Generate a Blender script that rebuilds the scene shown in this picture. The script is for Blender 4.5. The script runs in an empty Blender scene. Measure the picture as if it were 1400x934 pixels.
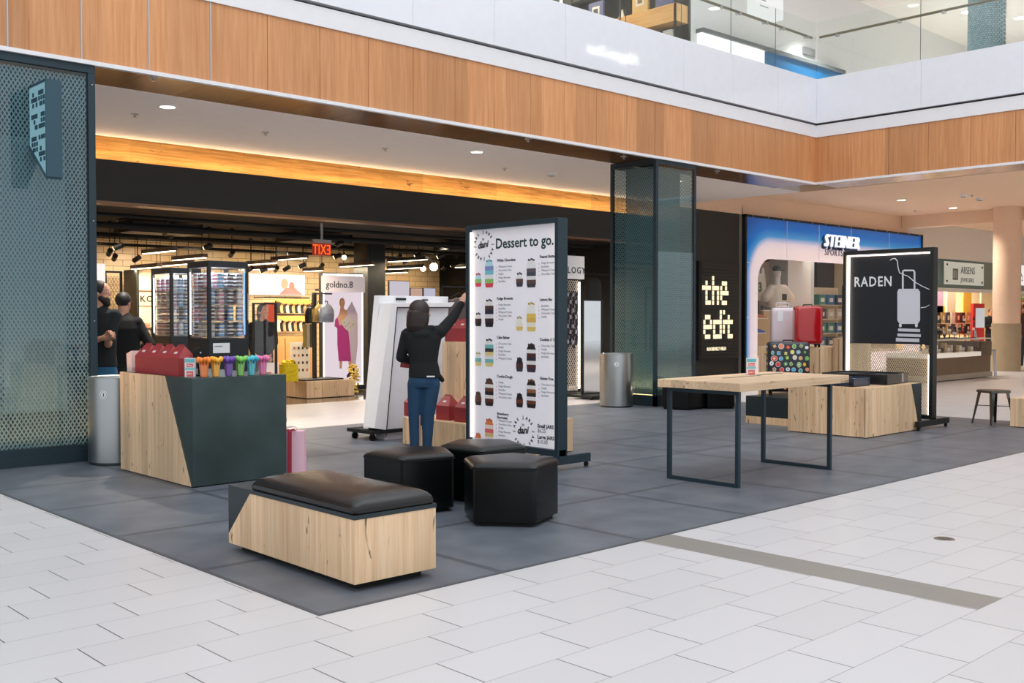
import bpy, bmesh, math, random
from mathutils import Vector, Matrix
random.seed(7)
S = bpy.context.scene
C = S.collection
PI = math.pi
# ------------------------------------------------------------------ camera
CAMH = 1.45; FOC = 1414.0; YAW = math.radians(43.3256); PITCH = math.radians(-1.4206)
cd = bpy.data.cameras.new('camera'); cam = bpy.data.objects.new('camera', cd); C.objects.link(cam)
cam.location = (0, 0, CAMH); cam.rotation_euler = (PI/2 + PITCH, 0, -YAW)
cd.sensor_width = 36; cd.lens = 36*FOC/1400; cd.clip_end = 200; cd.clip_start = .05
S.camera = cam
# ------------------------------------------------------------------ daylight of the atrium (skylight above), exposure
W = bpy.data.worlds.new('sky'); S.world = W; W.use_nodes = True
nt = W.node_tree; nt.nodes.clear()
wo = nt.nodes.new('ShaderNodeOutputWorld'); wb = nt.nodes.new('ShaderNodeBackground')
tc = nt.nodes.new('ShaderNodeTexCoord'); sx = nt.nodes.new('ShaderNodeSeparateXYZ'); cr = nt.nodes.new('ShaderNodeValToRGB')
nt.links.new(tc.outputs['Generated'], sx.inputs[0]); nt.links.new(sx.outputs['Z'], cr.inputs[0])
cr.color_ramp.elements[0].position = 0.0; cr.color_ramp.elements[0].color = (.62, .64, .66, 1)
cr.color_ramp.elements[1].position = .75; cr.color_ramp.elements[1].color = (.93, .97, 1.0, 1)
e = cr.color_ramp.elements.new(.25); e.color = (.86, .89, .92, 1)
nt.links.new(cr.outputs[0], wb.inputs[0]); wb.inputs[1].default_value = 1.25
nt.links.new(wb.outputs[0], wo.inputs[0])
S.view_settings.view_transform = 'Standard'; S.view_settings.look = 'None'
S.view_settings.gamma = 1; S.view_settings.use_curve_mapping = False
S.view_settings.exposure = 0.0

def area(name, loc, rot, sx_, sy_, power, col=(1, 1, 1), spread=180):
    l = bpy.data.lights.new(name, 'AREA'); l.shape = 'RECTANGLE'; l.size = sx_; l.size_y = sy_
    l.energy = power; l.color = col; l.spread = math.radians(spread)
    o = bpy.data.objects.new(name, l); o.location = loc; o.rotation_euler = rot; C.objects.link(o); return o
def spot(name, loc, target, power, col=(1, .85, .65), ang=70, blend=.6, r=.05):
    l = bpy.data.lights.new(name, 'SPOT'); l.energy = power; l.color = col; l.spot_size = math.radians(ang); l.spot_blend = blend; l.shadow_soft_size = r
    o = bpy.data.objects.new(name, l); o.location = loc
    o.rotation_euler = (Vector(target) - Vector(loc)).to_track_quat('-Z', 'Y').to_euler(); C.objects.link(o); return o
# skylight over the open atrium
area('atrium_skylight', (6, 2, 15), (0, 0, 0), 18, 12, 900, (.93, .97, 1))
# ------------------------------------------------------------------ survey: a photo point on a known plane -> a place in the mall (metres)
_f = Vector((math.sin(YAW)*math.cos(PITCH), math.cos(YAW)*math.cos(PITCH), math.sin(PITCH)))
_r = Vector((math.cos(YAW), -math.sin(YAW), 0)); _u = _r.cross(_f)
def _ray(x, y): return _f + _r*((x-700)/FOC) - _u*((y-467)/FOC)
O0 = Vector((0, 0, CAMH))
def FZ(x, y, z=0): d = _ray(x, y); return O0 + d*((z-CAMH)/d.z)
def FY(x, y, Y): d = _ray(x, y); return O0 + d*(Y/d.y)
def FX(x, y, X): d = _ray(x, y); return O0 + d*(X/d.x)
def FD(x, y, D): return O0 + _ray(x, y)*D
# ------------------------------------------------------------------ materials
MC = {}
def srgb(r, g, b):
    f = lambda c: (c/255/12.92) if c/255 <= .04045 else ((c/255+.055)/1.055)**2.4
    return (f(r), f(g), f(b), 1)
def nodes(name):
    m = bpy.data.materials.new(name); m.use_nodes = True
    return m, m.node_tree, m.node_tree.nodes['Principled BSDF']
def mat(name, rgb, rough=.5, metal=0, emit=0, ecol=None, spec=.5, coat=0, trans=0, noise=0, nscale=8, bump=0, bscale=60, alpha=1):
    if name in MC: return MC[name]
    m, t, b = nodes(name); c = srgb(*rgb)
    b.inputs['Base Color'].default_value = c; b.inputs['Roughness'].default_value = rough
    b.inputs['Metallic'].default_value = metal; b.inputs['Specular IOR Level'].default_value = spec
    b.inputs['Coat Weight'].default_value = coat; b.inputs['Coat Roughness'].default_value = .05
    if trans: b.inputs['Transmission Weight'].default_value = trans
    if emit: b.inputs['Emission Color'].default_value = srgb(*(ecol or rgb)); b.inputs['Emission Strength'].default_value = emit
    tcn = t.nodes.new('ShaderNodeTexCoord')
    n = t.nodes.new('ShaderNodeTexNoise'); n.inputs['Scale'].default_value = nscale; n.inputs['Detail'].default_value = 5
    t.links.new(tcn.outputs['Object'], n.inputs['Vector'])
    amt = noise if noise else .04
    hs = t.nodes.new('ShaderNodeMapRange'); hs.inputs[3].default_value = 1-amt; hs.inputs[4].default_value = 1+amt
    t.links.new(n.outputs['Fac'], hs.inputs[0])
    mx = t.nodes.new('ShaderNodeVectorMath'); mx.operation = 'SCALE'; mx.inputs[0].default_value = c[:3]
    t.links.new(hs.outputs[0], mx.inputs['Scale']); t.links.new(mx.outputs[0], b.inputs['Base Color'])
    if bump:
        n2 = t.nodes.new('ShaderNodeTexNoise'); n2.inputs['Scale'].default_value = bscale
        t.links.new(tcn.outputs['Object'], n2.inputs['Vector'])
        bp = t.nodes.new('ShaderNodeBump'); bp.inputs['Strength'].default_value = bump; bp.inputs['Distance'].default_value = .01
        t.links.new(n2.outputs['Fac'], bp.inputs['Height']); t.links.new(bp.outputs[0], b.inputs['Normal'])
    MC[name] = m; return m
def emis(name, rgb, s):
    if name in MC: return MC[name]
    m = bpy.data.materials.new(name); m.use_nodes = True; t = m.node_tree; t.nodes.clear()
    o = t.nodes.new('ShaderNodeOutputMaterial'); e = t.nodes.new('ShaderNodeEmission')
    e.inputs[0].default_value = srgb(*rgb); e.inputs[1].default_value = s; t.links.new(e.outputs[0], o.inputs[0]); MC[name] = m; return m
def glass(name, tint=(255, 255, 255), rough=0, refl=1.0):
    if name in MC: return MC[name]
    m = bpy.data.materials.new(name); m.use_nodes = True; t = m.node_tree; t.nodes.clear()
    o = t.nodes.new('ShaderNodeOutputMaterial'); tr = t.nodes.new('ShaderNodeBsdfTransparent'); gl = t.nodes.new('ShaderNodeBsdfGlossy')
    tr.inputs[0].default_value = srgb(*tint); gl.inputs['Roughness'].default_value = rough; gl.inputs[0].default_value = (refl, refl, refl, 1)
    fr = t.nodes.new('ShaderNodeFresnel'); ge = t.nodes.new('ShaderNodeNewGeometry'); mr = t.nodes.new('ShaderNodeMapRange')
    mr.inputs[3].default_value = 1.5; mr.inputs[4].default_value = 1/1.5; t.links.new(ge.outputs['Backfacing'], mr.inputs[0]); t.links.new(mr.outputs[0], fr.inputs[0])
    mx = t.nodes.new('ShaderNodeMixShader'); t.links.new(fr.outputs[0], mx.inputs[0]); t.links.new(tr.outputs[0], mx.inputs[1]); t.links.new(gl.outputs[0], mx.inputs[2])
    t.links.new(mx.outputs[0], o.inputs[0]); MC[name] = m; return m
def wood(name, c1, c2, axis='Z', plank=0, pax='X', knots=0, rough=.45, gs=1.0, emit=0):
    if name in MC: return MC[name]
    m, t, b = nodes(name); b.inputs['Roughness'].default_value = rough
    N = t.nodes.new; L = t.links.new
    tcn = N('ShaderNodeTexCoord'); mp = N('ShaderNodeMapping')
    sc = {'X': (1.2, 30, 30), 'Y': (30, 1.2, 30), 'Z': (30, 30, 1.2)}[axis]
    mp.inputs['Scale'].default_value = [s*gs for s in sc]; L(tcn.outputs['Object'], mp.inputs[0])
    n = N('ShaderNodeTexNoise'); n.inputs['Scale'].default_value = 1; n.inputs['Detail'].default_value = 6; n.inputs['Roughness'].default_value = .65
    L(mp.outputs[0], n.inputs['Vector'])
    r = N('ShaderNodeValToRGB'); r.color_ramp.elements[0].position = .3; r.color_ramp.elements[1].position = .72
    r.color_ramp.elements[0].color = srgb(*c1); r.color_ramp.elements[1].color = srgb(*c2); L(n.outputs['Fac'], r.inputs[0])
    out = r.outputs[0]
    if plank:
        sp = N('ShaderNodeSeparateXYZ'); L(tcn.outputs['Object'], sp.inputs[0])
        ad = N('ShaderNodeMath'); ad.operation = 'ADD'; L(sp.outputs['X'], ad.inputs[0]); L(sp.outputs['Y'], ad.inputs[1])
        src = ad.outputs[0] if pax == 'XY' else sp.outputs[pax]
        dv = N('ShaderNodeMath'); dv.operation = 'DIVIDE'; dv.inputs[1].default_value = plank; L(src, dv.inputs[0])
        fl = N('ShaderNodeMath'); fl.operation = 'FLOOR'; L(dv.outputs[0], fl.inputs[0])
        wn = N('ShaderNodeTexWhiteNoise'); wn.noise_dimensions = '1D'; L(fl.outputs[0], wn.inputs['W'])
        mr = N('ShaderNodeMapRange'); mr.inputs[3].default_value = .8; mr.inputs[4].default_value = 1.12; L(wn.outputs['Value'], mr.inputs[0])
        vm = N('ShaderNodeVectorMath'); vm.operation = 'SCALE'; L(out, vm.inputs[0]); L(mr.outputs[0], vm.inputs['Scale']); out = vm.outputs[0]
    if knots:
        m2 = N('ShaderNodeMapping'); k = {'X': (2.5, 9, 9), 'Y': (9, 2.5, 9), 'Z': (9, 9, 2.5)}[axis]; m2.inputs['Scale'].default_value = k
        L(tcn.outputs['Object'], m2.inputs[0]); n3 = N('ShaderNodeTexNoise'); n3.inputs['Scale'].default_value = 1.6; n3.inputs['Detail'].default_value = 3
        n3.inputs['Distortion'].default_value = 1.5
        L(m2.outputs[0], n3.inputs['Vector']); r2 = N('ShaderNodeValToRGB'); r2.color_ramp.elements[0].position = .655; r2.color_ramp.elements[1].position = .72
        r2.color_ramp.elements[0].color = (0, 0, 0, 1); r2.color_ramp.elements[1].color = (knots, knots, knots, 1); L(n3.outputs['Fac'], r2.inputs[0])
        mi = N('ShaderNodeMixRGB'); mi.inputs[2].default_value = srgb(70, 45, 25); L(r2.outputs[0], mi.inputs[0]); L(out, mi.inputs[1]); out = mi.outputs[0]
    L(out, b.inputs['Base Color']); MC[name] = m; return m
def printed(name, emit=0, rough=.5):
    """pigment colour per printed shape, from the mesh's colour attribute"""
    if name in MC: return MC[name]
    m, t, b = nodes(name); b.inputs['Roughness'].default_value = rough
    a = t.nodes.new('ShaderNodeAttribute'); a.attribute_name = 'Col'; t.links.new(a.outputs['Color'], b.inputs['Base Color'])
    if emit: t.links.new(a.outputs['Color'], b.inputs['Emission Color']); b.inputs['Emission Strength'].default_value = emit
    MC[name] = m; return m
def grid_mat(name, mode):
    m, t, b = nodes(name); N = t.nodes.new; L = t.links.new
    g = N('ShaderNodeTexCoord'); sp = N('ShaderNodeSeparateXYZ'); L(g.outputs['Object'], sp.inputs[0])
    def M(op, a, bb=None, c=None):
        n = N('ShaderNodeMath'); n.operation = op
        for i, v in enumerate((a, bb, c)):
            if v is None: continue
            if isinstance(v, (int, float)): n.inputs[i].default_value = v
            else: L(v, n.inputs[i])
        return n.outputs[0]
    X, Y = sp.outputs['X'], sp.outputs['Y']
    n = N('ShaderNodeTexNoise'); n.inputs['Scale'].default_value = 3; n.inputs['Detail'].default_value = 8; L(g.outputs['Object'], n.inputs['Vector'])
    if mode == 'white':
        v = M('DIVIDE', M('SUBTRACT', Y, 4.244), .305); row = M('FLOOR', v)
        u = M('DIVIDE', M('SUBTRACT', M('SUBTRACT', X, .467), M('MULTIPLY', row, .2033)), .61)
        fu = M('MULTIPLY', M('FRACT', u), .61); fv = M('MULTIPLY', M('FRACT', v), .305)
        line = M('MAXIMUM', M('LESS_THAN', fu, .0055), M('MULTIPLY', M('LESS_THAN', fv, .004), .55))
        s1 = M('MULTIPLY', M('GREATER_THAN', X, 5.155), M('LESS_THAN', X, 5.455))
        strip = M('MULTIPLY', s1, M('MULTIPLY', M('GREATER_THAN', Y, 2.109), M('LESS_THAN', Y, 4.25)))
        mc = N('ShaderNodeMixRGB'); L(line, mc.inputs[0])
        cell = N('ShaderNodeTexWhiteNoise'); cell.noise_dimensions = '2D'; cv = N('ShaderNodeCombineXYZ'); L(M('FLOOR', u), cv.inputs[0]); L(row, cv.inputs[1]); L(cv.outputs[0], cell.inputs['Vector'])
        sc = M('ADD', .965, M('MULTIPLY', cell.outputs['Value'], .05))
        vm = N('ShaderNodeVectorMath'); vm.operation = 'SCALE'; vm.inputs[0].default_value = srgb(200, 197, 199)[:3]; L(sc, vm.inputs['Scale'])
        L(vm.outputs[0], mc.inputs[1]); mc.inputs[2].default_value = srgb(70, 70, 74)
        m2 = N('ShaderNodeMixRGB'); L(strip, m2.inputs[0]); L(mc.outputs[0], m2.inputs[1]); 
        m3 = N('ShaderNodeMixRGB'); L(M('MULTIPLY', line, .35), m3.inputs[0]); m3.inputs[1].default_value = srgb(138, 133, 128); m3.inputs[2].default_value = srgb(70, 70, 70); L(m3.outputs[0], m2.inputs[2])
        L(m2.outputs[0], b.inputs['Base Color']); b.inputs['Roughness'].default_value = .33; b.inputs['Specular IOR Level'].default_value = .4
    else:
        fu = M('FRACT', M('DIVIDE', M('SUBTRACT', X, 2.725), 1.22)); fv = M('FRACT', M('DIVIDE', M('SUBTRACT', Y, 4.25), 1.22))
        w = .022
        line = M('MAXIMUM', M('MAXIMUM', M('LESS_THAN', fu, w), M('GREATER_THAN', fu, 1-w)), M('MAXIMUM', M('LESS_THAN', fv, w), M('GREATER_THAN', fv, 1-w)))
        r = N('ShaderNodeValToRGB'); L(n.outputs['Fac'], r.inputs[0]); r.color_ramp.elements[0].position = .3; r.color_ramp.elements[1].position = .75
        r.color_ramp.elements[0].color = srgb(82, 88, 98); r.color_ramp.elements[1].color = srgb(106, 111, 120)
        mc = N('ShaderNodeMixRGB'); L(M('MULTIPLY', line, .6), mc.inputs[0]); L(r.outputs[0], mc.inputs[1]); mc.inputs[2].default_value = srgb(48, 52, 58)
        # scuffs: short pale scratches
        mp = N('ShaderNodeMapping'); mp.inputs['Scale'].default_value = (3, 14, 1); mp.inputs['Rotation'].default_value = (0, 0, .6); L(g.outputs['Object'], mp.inputs[0])
        s = N('ShaderNodeTexNoise'); s.inputs['Scale'].default_value = 3.2; s.inputs['Detail'].default_value = 4; s.inputs['Roughness'].default_value = .7; L(mp.outputs[0], s.inputs['Vector'])
        m4 = N('ShaderNodeMixRGB'); L(M('MULTIPLY', M('GREATER_THAN', s.outputs['Fac'], .735), .35), m4.inputs[0]); L(mc.outputs[0], m4.inputs[1]); m4.inputs[2].default_value = srgb(170, 172, 176)
        L(m4.outputs[0], b.inputs['Base Color']); b.inputs['Roughness'].default_value = .42
    return m
def brick_mat(name, c1, c2, mortar, w=.4, h=.13, axes='XZ', rough=.35):
    m, t, b = nodes(name); N = t.nodes.new; L = t.links.new
    g = N('ShaderNodeTexCoord'); sp = N('ShaderNodeSeparateXYZ'); cb = N('ShaderNodeCombineXYZ'); L(g.outputs['Object'], sp.inputs[0])
    L(sp.outputs[axes[0]], cb.inputs[0]); L(sp.outputs[axes[1]], cb.inputs[1])
    k = N('ShaderNodeTexBrick'); L(cb.outputs[0], k.inputs['Vector']); k.inputs['Color1'].default_value = srgb(*c1); k.inputs['Color2'].default_value = srgb(*c2); k.inputs['Mortar'].default_value = srgb(*mortar)
    k.inputs['Scale'].default_value = 1; k.inputs['Brick Width'].default_value = w; k.inputs['Row Height'].default_value = h; k.inputs['Mortar Size'].default_value = .006
    L(k.outputs['Color'], b.inputs['Base Color']); b.inputs['Roughness'].default_value = rough; return m

# ------------------------------------------------------------------ mesh builder
class MB:
    def __init__(s): s.bm = bmesh.new(); s.cl = s.bm.loops.layers.float_color.new('Col'); s.col = (1, 1, 1, 1); s.mark = 0
    def c(s, *rgb): s.col = srgb(*rgb); return s
    def _fc(s, fs):
        for f in fs:
            for l in f.loops: l[s.cl] = s.col
    def face(s, pts):
        vs = [s.bm.verts.new(p) for p in pts]
        f = s.bm.faces.new(vs); s._fc([f]); return s
    def hexa(s, p):   # 8 points: bottom 4, top 4
        v = [s.bm.verts.new(q) for q in p]; fs = []
        for i in ((3, 2, 1, 0), (4, 5, 6, 7), (0, 1, 5, 4), (1, 2, 6, 5), (2, 3, 7, 6), (3, 0, 4, 7)): fs.append(s.bm.faces.new([v[k] for k in i]))
        s._fc(fs); return s
    def box(s, x0, y0, z0, x1, y1, z1):
        if x0 > x1: x0, x1 = x1, x0
        if y0 > y1: y0, y1 = y1, y0
        if z0 > z1: z0, z1 = z1, z0
        return s.hexa([(x0, y0, z0), (x1, y0, z0), (x1, y1, z0), (x0, y1, z0), (x0, y0, z1), (x1, y0, z1), (x1, y1, z1), (x0, y1, z1)])
    def cbox(s, cx, cy, cz, dx, dy, dz): return s.box(cx-dx/2, cy-dy/2, cz-dz/2, cx+dx/2, cy+dy/2, cz+dz/2)
    def prism(s, poly, vec):
        a = [s.bm.verts.new(p) for p in poly]; v = Vector(vec); b = [s.bm.verts.new(Vector(p)+v) for p in poly]; n = len(a)
        fs = [s.bm.faces.new(a[::-1]), s.bm.faces.new(b)] + [s.bm.faces.new([a[i], a[(i+1) % n], b[(i+1) % n], b[i]]) for i in range(n)]
        s._fc(fs); return s
    def cone(s, p0, p1, r0, r1=None, n=16, caps=True):
        p0 = Vector(p0); p1 = Vector(p1); r1 = r0 if r1 is None else r1; d = (p1-p0).normalized()
        a = d.orthogonal().normalized(); b = d.cross(a)
        A = [s.bm.verts.new(p0+(a*math.cos(2*PI*i/n)+b*math.sin(2*PI*i/n))*r0) for i in range(n)]
        B = [s.bm.verts.new(p1+(a*math.cos(2*PI*i/n)+b*math.sin(2*PI*i/n))*r1) for i in range(n)]
        fs = [s.bm.faces.new([A[i], A[(i+1) % n], B[(i+1) % n], B[i]]) for i in range(n)]
        if caps: fs += [s.bm.faces.new(A[::-1]), s.bm.faces.new(B)]
        s._fc(fs); return s
    def tube(s, pts, r, n=8):
        for a, b in zip(pts, pts[1:]):
            if (Vector(a)-Vector(b)).length > 1e-6: s.cone(a, b, r, r, n)
        return s
    def lathe(s, prof, c=(0, 0, 0), n=32):
        rings = []
        for r, z in prof:
            if r < 1e-6: rings.append([s.bm.verts.new((c[0], c[1], c[2]+z))])
            else: rings.append([s.bm.verts.new((c[0]+r*math.cos(2*PI*i/n), c[1]+r*math.sin(2*PI*i/n), c[2]+z)) for i in range(n)])
        fs = []
        for A, B in zip(rings, rings[1:]):
            for i in range(n):
                j = (i+1) % n
                if len(A) == 1 and len(B) == 1: continue
                if len(A) == 1: fs.append(s.bm.faces.new([A[0], B[j], B[i]]))
                elif len(B) == 1: fs.append(s.bm.faces.new([A[i], A[j], B[0]]))
                else: fs.append(s.bm.faces.new([A[i], A[j], B[j], B[i]]))
        s._fc(fs); return s
    def ell(s, c, r, u=16, v=10, rot=None):
        M = Matrix.Translation(c) @ (rot.to_4x4() if rot else Matrix.Identity(4)) @ Matrix.Diagonal((r[0], r[1], r[2], 1))
        d = bmesh.ops.create_uvsphere(s.bm, u_segments=u, v_segments=v, radius=1, matrix=M)
        s._fc({f for vv in d['verts'] for f in vv.link_faces}); return s
    def cap(s, p0, p1, r0, r1=None, n=12):
        r1 = r0 if r1 is None else r1
        s.cone(p0, p1, r0, r1, n); s.ell(p0, (r0,)*3, n, 8); s.ell(p1, (r1,)*3, n, 8); return s
    def loft(s, rings):   # rings: list of lists of points (closed)
        V = [[s.bm.verts.new(p) for p in R] for R in rings]; n = len(V[0]); fs = []
        for A, B in zip(V, V[1:]):
            for i in range(n): fs.append(s.bm.faces.new([A[i], A[(i+1) % n], B[(i+1) % n], B[i]]))
        fs.append(s.bm.faces.new(V[0][::-1])); fs.append(s.bm.faces.new(V[-1])); s._fc(fs); return s
    def text(s, body, size, o, xd=(1, 0, 0), yd=(0, 0, 1), ext=.0015, align='LEFT', bold=0, res=2, shear=0, sp=1, sx=1):
        cu = bpy.data.curves.new('t', 'FONT'); cu.body = body; cu.size = size; cu.extrude = ext; cu.align_x = align; cu.offset = bold; cu.resolution_u = res; cu.shear = shear; cu.space_character = sp
        ob = bpy.data.objects.new('t', cu); C.objects.link(ob)
        dg = bpy.context.evaluated_depsgraph_get(); me = bpy.data.meshes.new_from_object(ob.evaluated_get(dg))
        xd = Vector(xd).normalized(); yd = Vector(yd).normalized(); zd = xd.cross(yd)
        M = Matrix(((xd.x*sx, yd.x, zd.x, o[0]), (xd.y*sx, yd.y, zd.y, o[1]), (xd.z*sx, yd.z, zd.z, o[2]), (0, 0, 0, 1)))
        me.transform(M); nf = len(s.bm.faces); s.bm.from_mesh(me); s.bm.faces.ensure_lookup_table(); s._fc(s.bm.faces[nf:])
        bpy.data.objects.remove(ob); bpy.data.curves.remove(cu); bpy.data.meshes.remove(me); return s
    def out(s, name, m, parent=None, world=False, smooth=False, bevel=0, bseg=2, sub=0, remesh=0, solid=0, label=None, edge=30):
        bmesh.ops.recalc_face_normals(s.bm, faces=s.bm.faces)
        off = Vector((0, 0, 0)); p = parent
        if world:
            while p is not None: off += p.location; p = p.parent
        elif parent is None and world is None: pass
        me = bpy.data.meshes.new(name)
        if off.length: bmesh.ops.translate(s.bm, verts=s.bm.verts, vec=-off)
        s.bm.to_mesh(me); s.bm.free()
        ms = m if isinstance(m, (list, tuple)) else [m]
        for k in ms: me.materials.append(k)
        o = bpy.data.objects.new(name, me); C.objects.link(o); o.parent = parent
        if remesh:
            md = o.modifiers.new('r', 'REMESH'); md.mode = 'VOXEL'; md.voxel_size = remesh; md.use_smooth_shade = True
            sm = o.modifiers.new('s', 'SMOOTH'); sm.iterations = 3; sm.factor = .6
        if solid: md = o.modifiers.new('so', 'SOLIDIFY'); md.thickness = solid; md.offset = 0
        if bevel:
            md = o.modifiers.new('b', 'BEVEL'); md.width = bevel; md.segments = bseg; md.limit_method = 'ANGLE'; md.angle_limit = math.radians(edge)
        if sub: md = o.modifiers.new('ss', 'SUBSURF'); md.levels = sub; md.render_levels = sub
        if smooth or sub:
            for f in me.polygons: f.use_smooth = True
            if smooth and not sub and not remesh:
                try: me.set_sharp_from_angle(angle=math.radians(40))
                except Exception: pass
        if label: o['label'] = label
        return o
def thing(name, label, cat, loc=(0, 0, 0), rz=0, group=None):
    o = bpy.data.objects.new(name, None); C.objects.link(o); o.location = loc; o.rotation_euler = (0, 0, rz); o.empty_display_size = .1
    o['label'] = label; o['category'] = cat
    if group: o['group'] = group
    return o
def tag(o, label, cat, group=None):
    o['label'] = label; o['category'] = cat
    if group: o['group'] = group
    return o
def struct(name, mb, m, parent=None, **k):
    o = mb.out(name, m, parent, **k)
    if parent is None: o['kind'] = 'structure'
    return o
def sroot(name, loc=(0, 0, 0)):
    o = bpy.data.objects.new(name, None); C.objects.link(o); o.location = loc; o['kind'] = 'structure'; return o
def dup(root, loc, rz=0, label=None, group=None):
    def cp(o, par):
        c = o.copy(); C.objects.link(c); c.parent = par
        for ch in kids.get(o.name, []): cp(ch, c)
        return c
    kids = {}
    for o in root.children_recursive: kids.setdefault(o.parent.name, []).append(o)
    r = cp(root, None); r.location = loc; r.rotation_euler = (0, 0, rz)
    if label: r['label'] = label
    if group: r['group'] = group
    return r

# common materials
M_teal = mat('dark_teal_steel', (38, 56, 66), .45, .3)
M_steel = mat('blackened_steel', (52, 62, 66), .38, .6, noise=.18, nscale=3)
M_black = mat('black_paint', (17, 22, 23), .5)
M_blk2 = mat('matte_black', (8, 9, 10), .8)
M_white = mat('white_paint', (234, 233, 236), .5)
M_cream = mat('cream_paint', (226, 205, 186), .6)
M_chrome = mat('brushed_steel', (176, 180, 184), .28, 1)
M_oak = wood('fascia_oak', (196, 130, 80), (220, 160, 110), 'Z', .69, 'XY', 0, .45)
M_pale = wood('pale_oak', (214, 172, 130), (246, 216, 178), 'Z', .14, 'XY', .85, .5)
M_paleH = wood('pale_oak_top', (212, 174, 136), (240, 208, 172), 'X', .12, 'Y', .6, .5)
M_soff = wood('soffit_walnut', (92, 58, 30), (116, 76, 42), 'Y', 0, 'X', 0, .18)
M_leather = mat('black_leather', (9, 12, 13), .30, 0, spec=.32, bump=.08, bscale=90)
M_glass = glass('clear_glass')
M_print = printed('printed_colour'); M_backlit = printed('backlit_print', .5)
M_led = emis('led_white', (255, 246, 236), 9); M_ledw = emis('led_warm', (255, 205, 140), 6)
M_brick = brick_mat('cream_glazed_brick', (226, 200, 158), (216, 188, 146), (150, 122, 84))
# ================================================================== THE SETTING
D = 10.40; XC = 17.72; ZS = 3.96; ZW = 4.825; ZB = 5.05; ZT = 5.914; YH = 14.75; YS = 14.0; ZR = 4.31
M_wt = grid_mat('white_mall_tile', 'white'); M_dt = grid_mat('dark_popup_tile', 'dark')
M_shopfloor = mat('dark_polished_floor', (92, 78, 68), .12, noise=.2, nscale=2)
struct('floor', MB().box(-14, -16, -.2, 48, YH, 0), M_wt)
struct('floor', MB().box(2.725, 4.25, .0005, 14.73, 11.5, .003), M_dt)
struct('floor', MB().box(-2, YH, -.2, 27, 24, 0), M_shopfloor)
M_beige = mat('beige_with_warm_light', (238, 208, 180), .7)  # warm lamp light put into the ceiling's beige; column shares the colour
# --- ground-floor ceilings (underside of the upper floor)
M_ceil = mat('white_ceiling_paint', (240, 234, 232), .7)
struct('ceiling', MB().box(-8, D+.87, ZS, XC+.96, YH-.30, ZS+.25), M_ceil)
struct('ceiling', MB().box(XC+.96, -8, ZR, 48, YS+6, ZR+.25), M_beige)
struct('ceiling', MB().box(-8, YH, 3.02, 26, 24, 3.2), M_blk2)
# soffit strips behind the fascia
sf = sroot('trim_1', (0, D, ZS))
mb = MB(); x = 3.956-.6875*8
while x < XC: mb.box(x+.004, D+.02, ZS-.004, min(x+.6835, XC-.02), D+.87, ZS+.03); x += .6875
struct('soffit_panel', mb, M_soff, sf, world=True)
M_soff2 = mat('soffit_metal_panel', (186, 170, 160), .22, .5, noise=.2, nscale=.8)
sf2 = sroot('trim_2', (XC, 0, ZS))
mb = MB(); y = D
while y > -6: mb.box(XC+.02, y-.727, ZS-.004, XC+.92, y-.004, ZS+.03); y -= .73
struct('soffit_panel', mb, M_soff2, sf2, world=True)
struct('soffit_lip', MB().box(XC+.92, -6, ZS-.01, XC+.96, D+.9, ZR), M_beige, sf2, world=True)
# oak fascia panels
def fascia(name, horizontal):
    r = sroot(name, (0, D, ZS) if horizontal else (XC, 0, ZS)); mb = MB(); b2 = MB()
    if horizontal:
        k = -8
        while 3.956+.6875*k < XC-.1:
            a = 3.956+.6875*k; b = min(a+.6875, XC); mb.box(a+.003, D-.02, ZS+.02, b-.003, D+.02, ZW); k += 1
            if k < 3: b2.box(b-.007, D-.024, ZS+.02, b+.007, D, ZW)
        struct('oak_panel', mb, M_oak, r, world=True); struct('joint_strip', b2, M_chrome, r, world=True)
        struct('bottom_edge', MB().box(-2, D-.035, ZS-.02, XC-.02, D+.02, ZS+.02), M_white, r, world=True)
        struct('white_band', MB().box(-2, D-.04, ZW, XC-.03, D+.02, ZB), M_white, r, world=True)
        struct('shadow_gap', MB().box(-2, D+.03, ZB, XC+.02, D+.06, ZB+.035), M_black, r, world=True)
    else:
        y = D-.02
        while y > -6: mb.box(XC-.02, y-.727, ZS+.02, XC+.02, y-.003, ZW); y -= .73
        struct('oak_panel', mb, M_oak, r, world=True)
        struct('bottom_edge', MB().box(XC-.035, -6, ZS-.02, XC+.02, D-.02, ZS+.02), M_white, r, world=True)
        struct('white_band', MB().box(XC-.04, -6, ZW, XC+.02, D-.03, ZB), M_white, r, world=True)
        struct('shadow_gap', MB().box(XC+.03, -6, ZB, XC+.06, D+.05, ZB+.035), M_black, r, world=True)
    return r
fascia('trim_3', True); fascia('trim_4', False)
# glossy white glass-clad slab edge with thin joints
M_slab = mat('back_painted_white_glass', (234, 235, 242), .6, coat=1.0, spec=.05)
r = sroot('wall_balcony', (0, D, ZB)); mb = MB()
xj = [XC-.02-1.38*k for k in range(16)][::-1]
for a, b in zip(xj, xj[1:]): mb.box(a+.002, D-.07, ZB+.035, b-.002, D+.1, ZT)
struct('glass_cladding', mb, M_slab, r, world=True)
r = sroot('wall_balcony_right', (XC, 0, ZB)); mb = MB()
for k in range(6): mb.box(XC-.07, D-.07-2.02*(k+1)+.002, ZB+.035, XC+.1, D-.07-2.02*k-.002, ZT)
struct('glass_cladding', mb, M_slab, r, world=True)
# upper floor slabs (solid body between storeys)
M_upfloor = mat('upper_floor_tile', (214, 210, 206), .3)
struct('floor', MB().box(-8, D+.1, ZT-.3, 48, 30, ZT-.04), M_upfloor)
struct('floor', MB().box(XC+.1, -8, ZT-.3, 48, D+.09, ZT-.04), M_upfloor)
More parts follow.
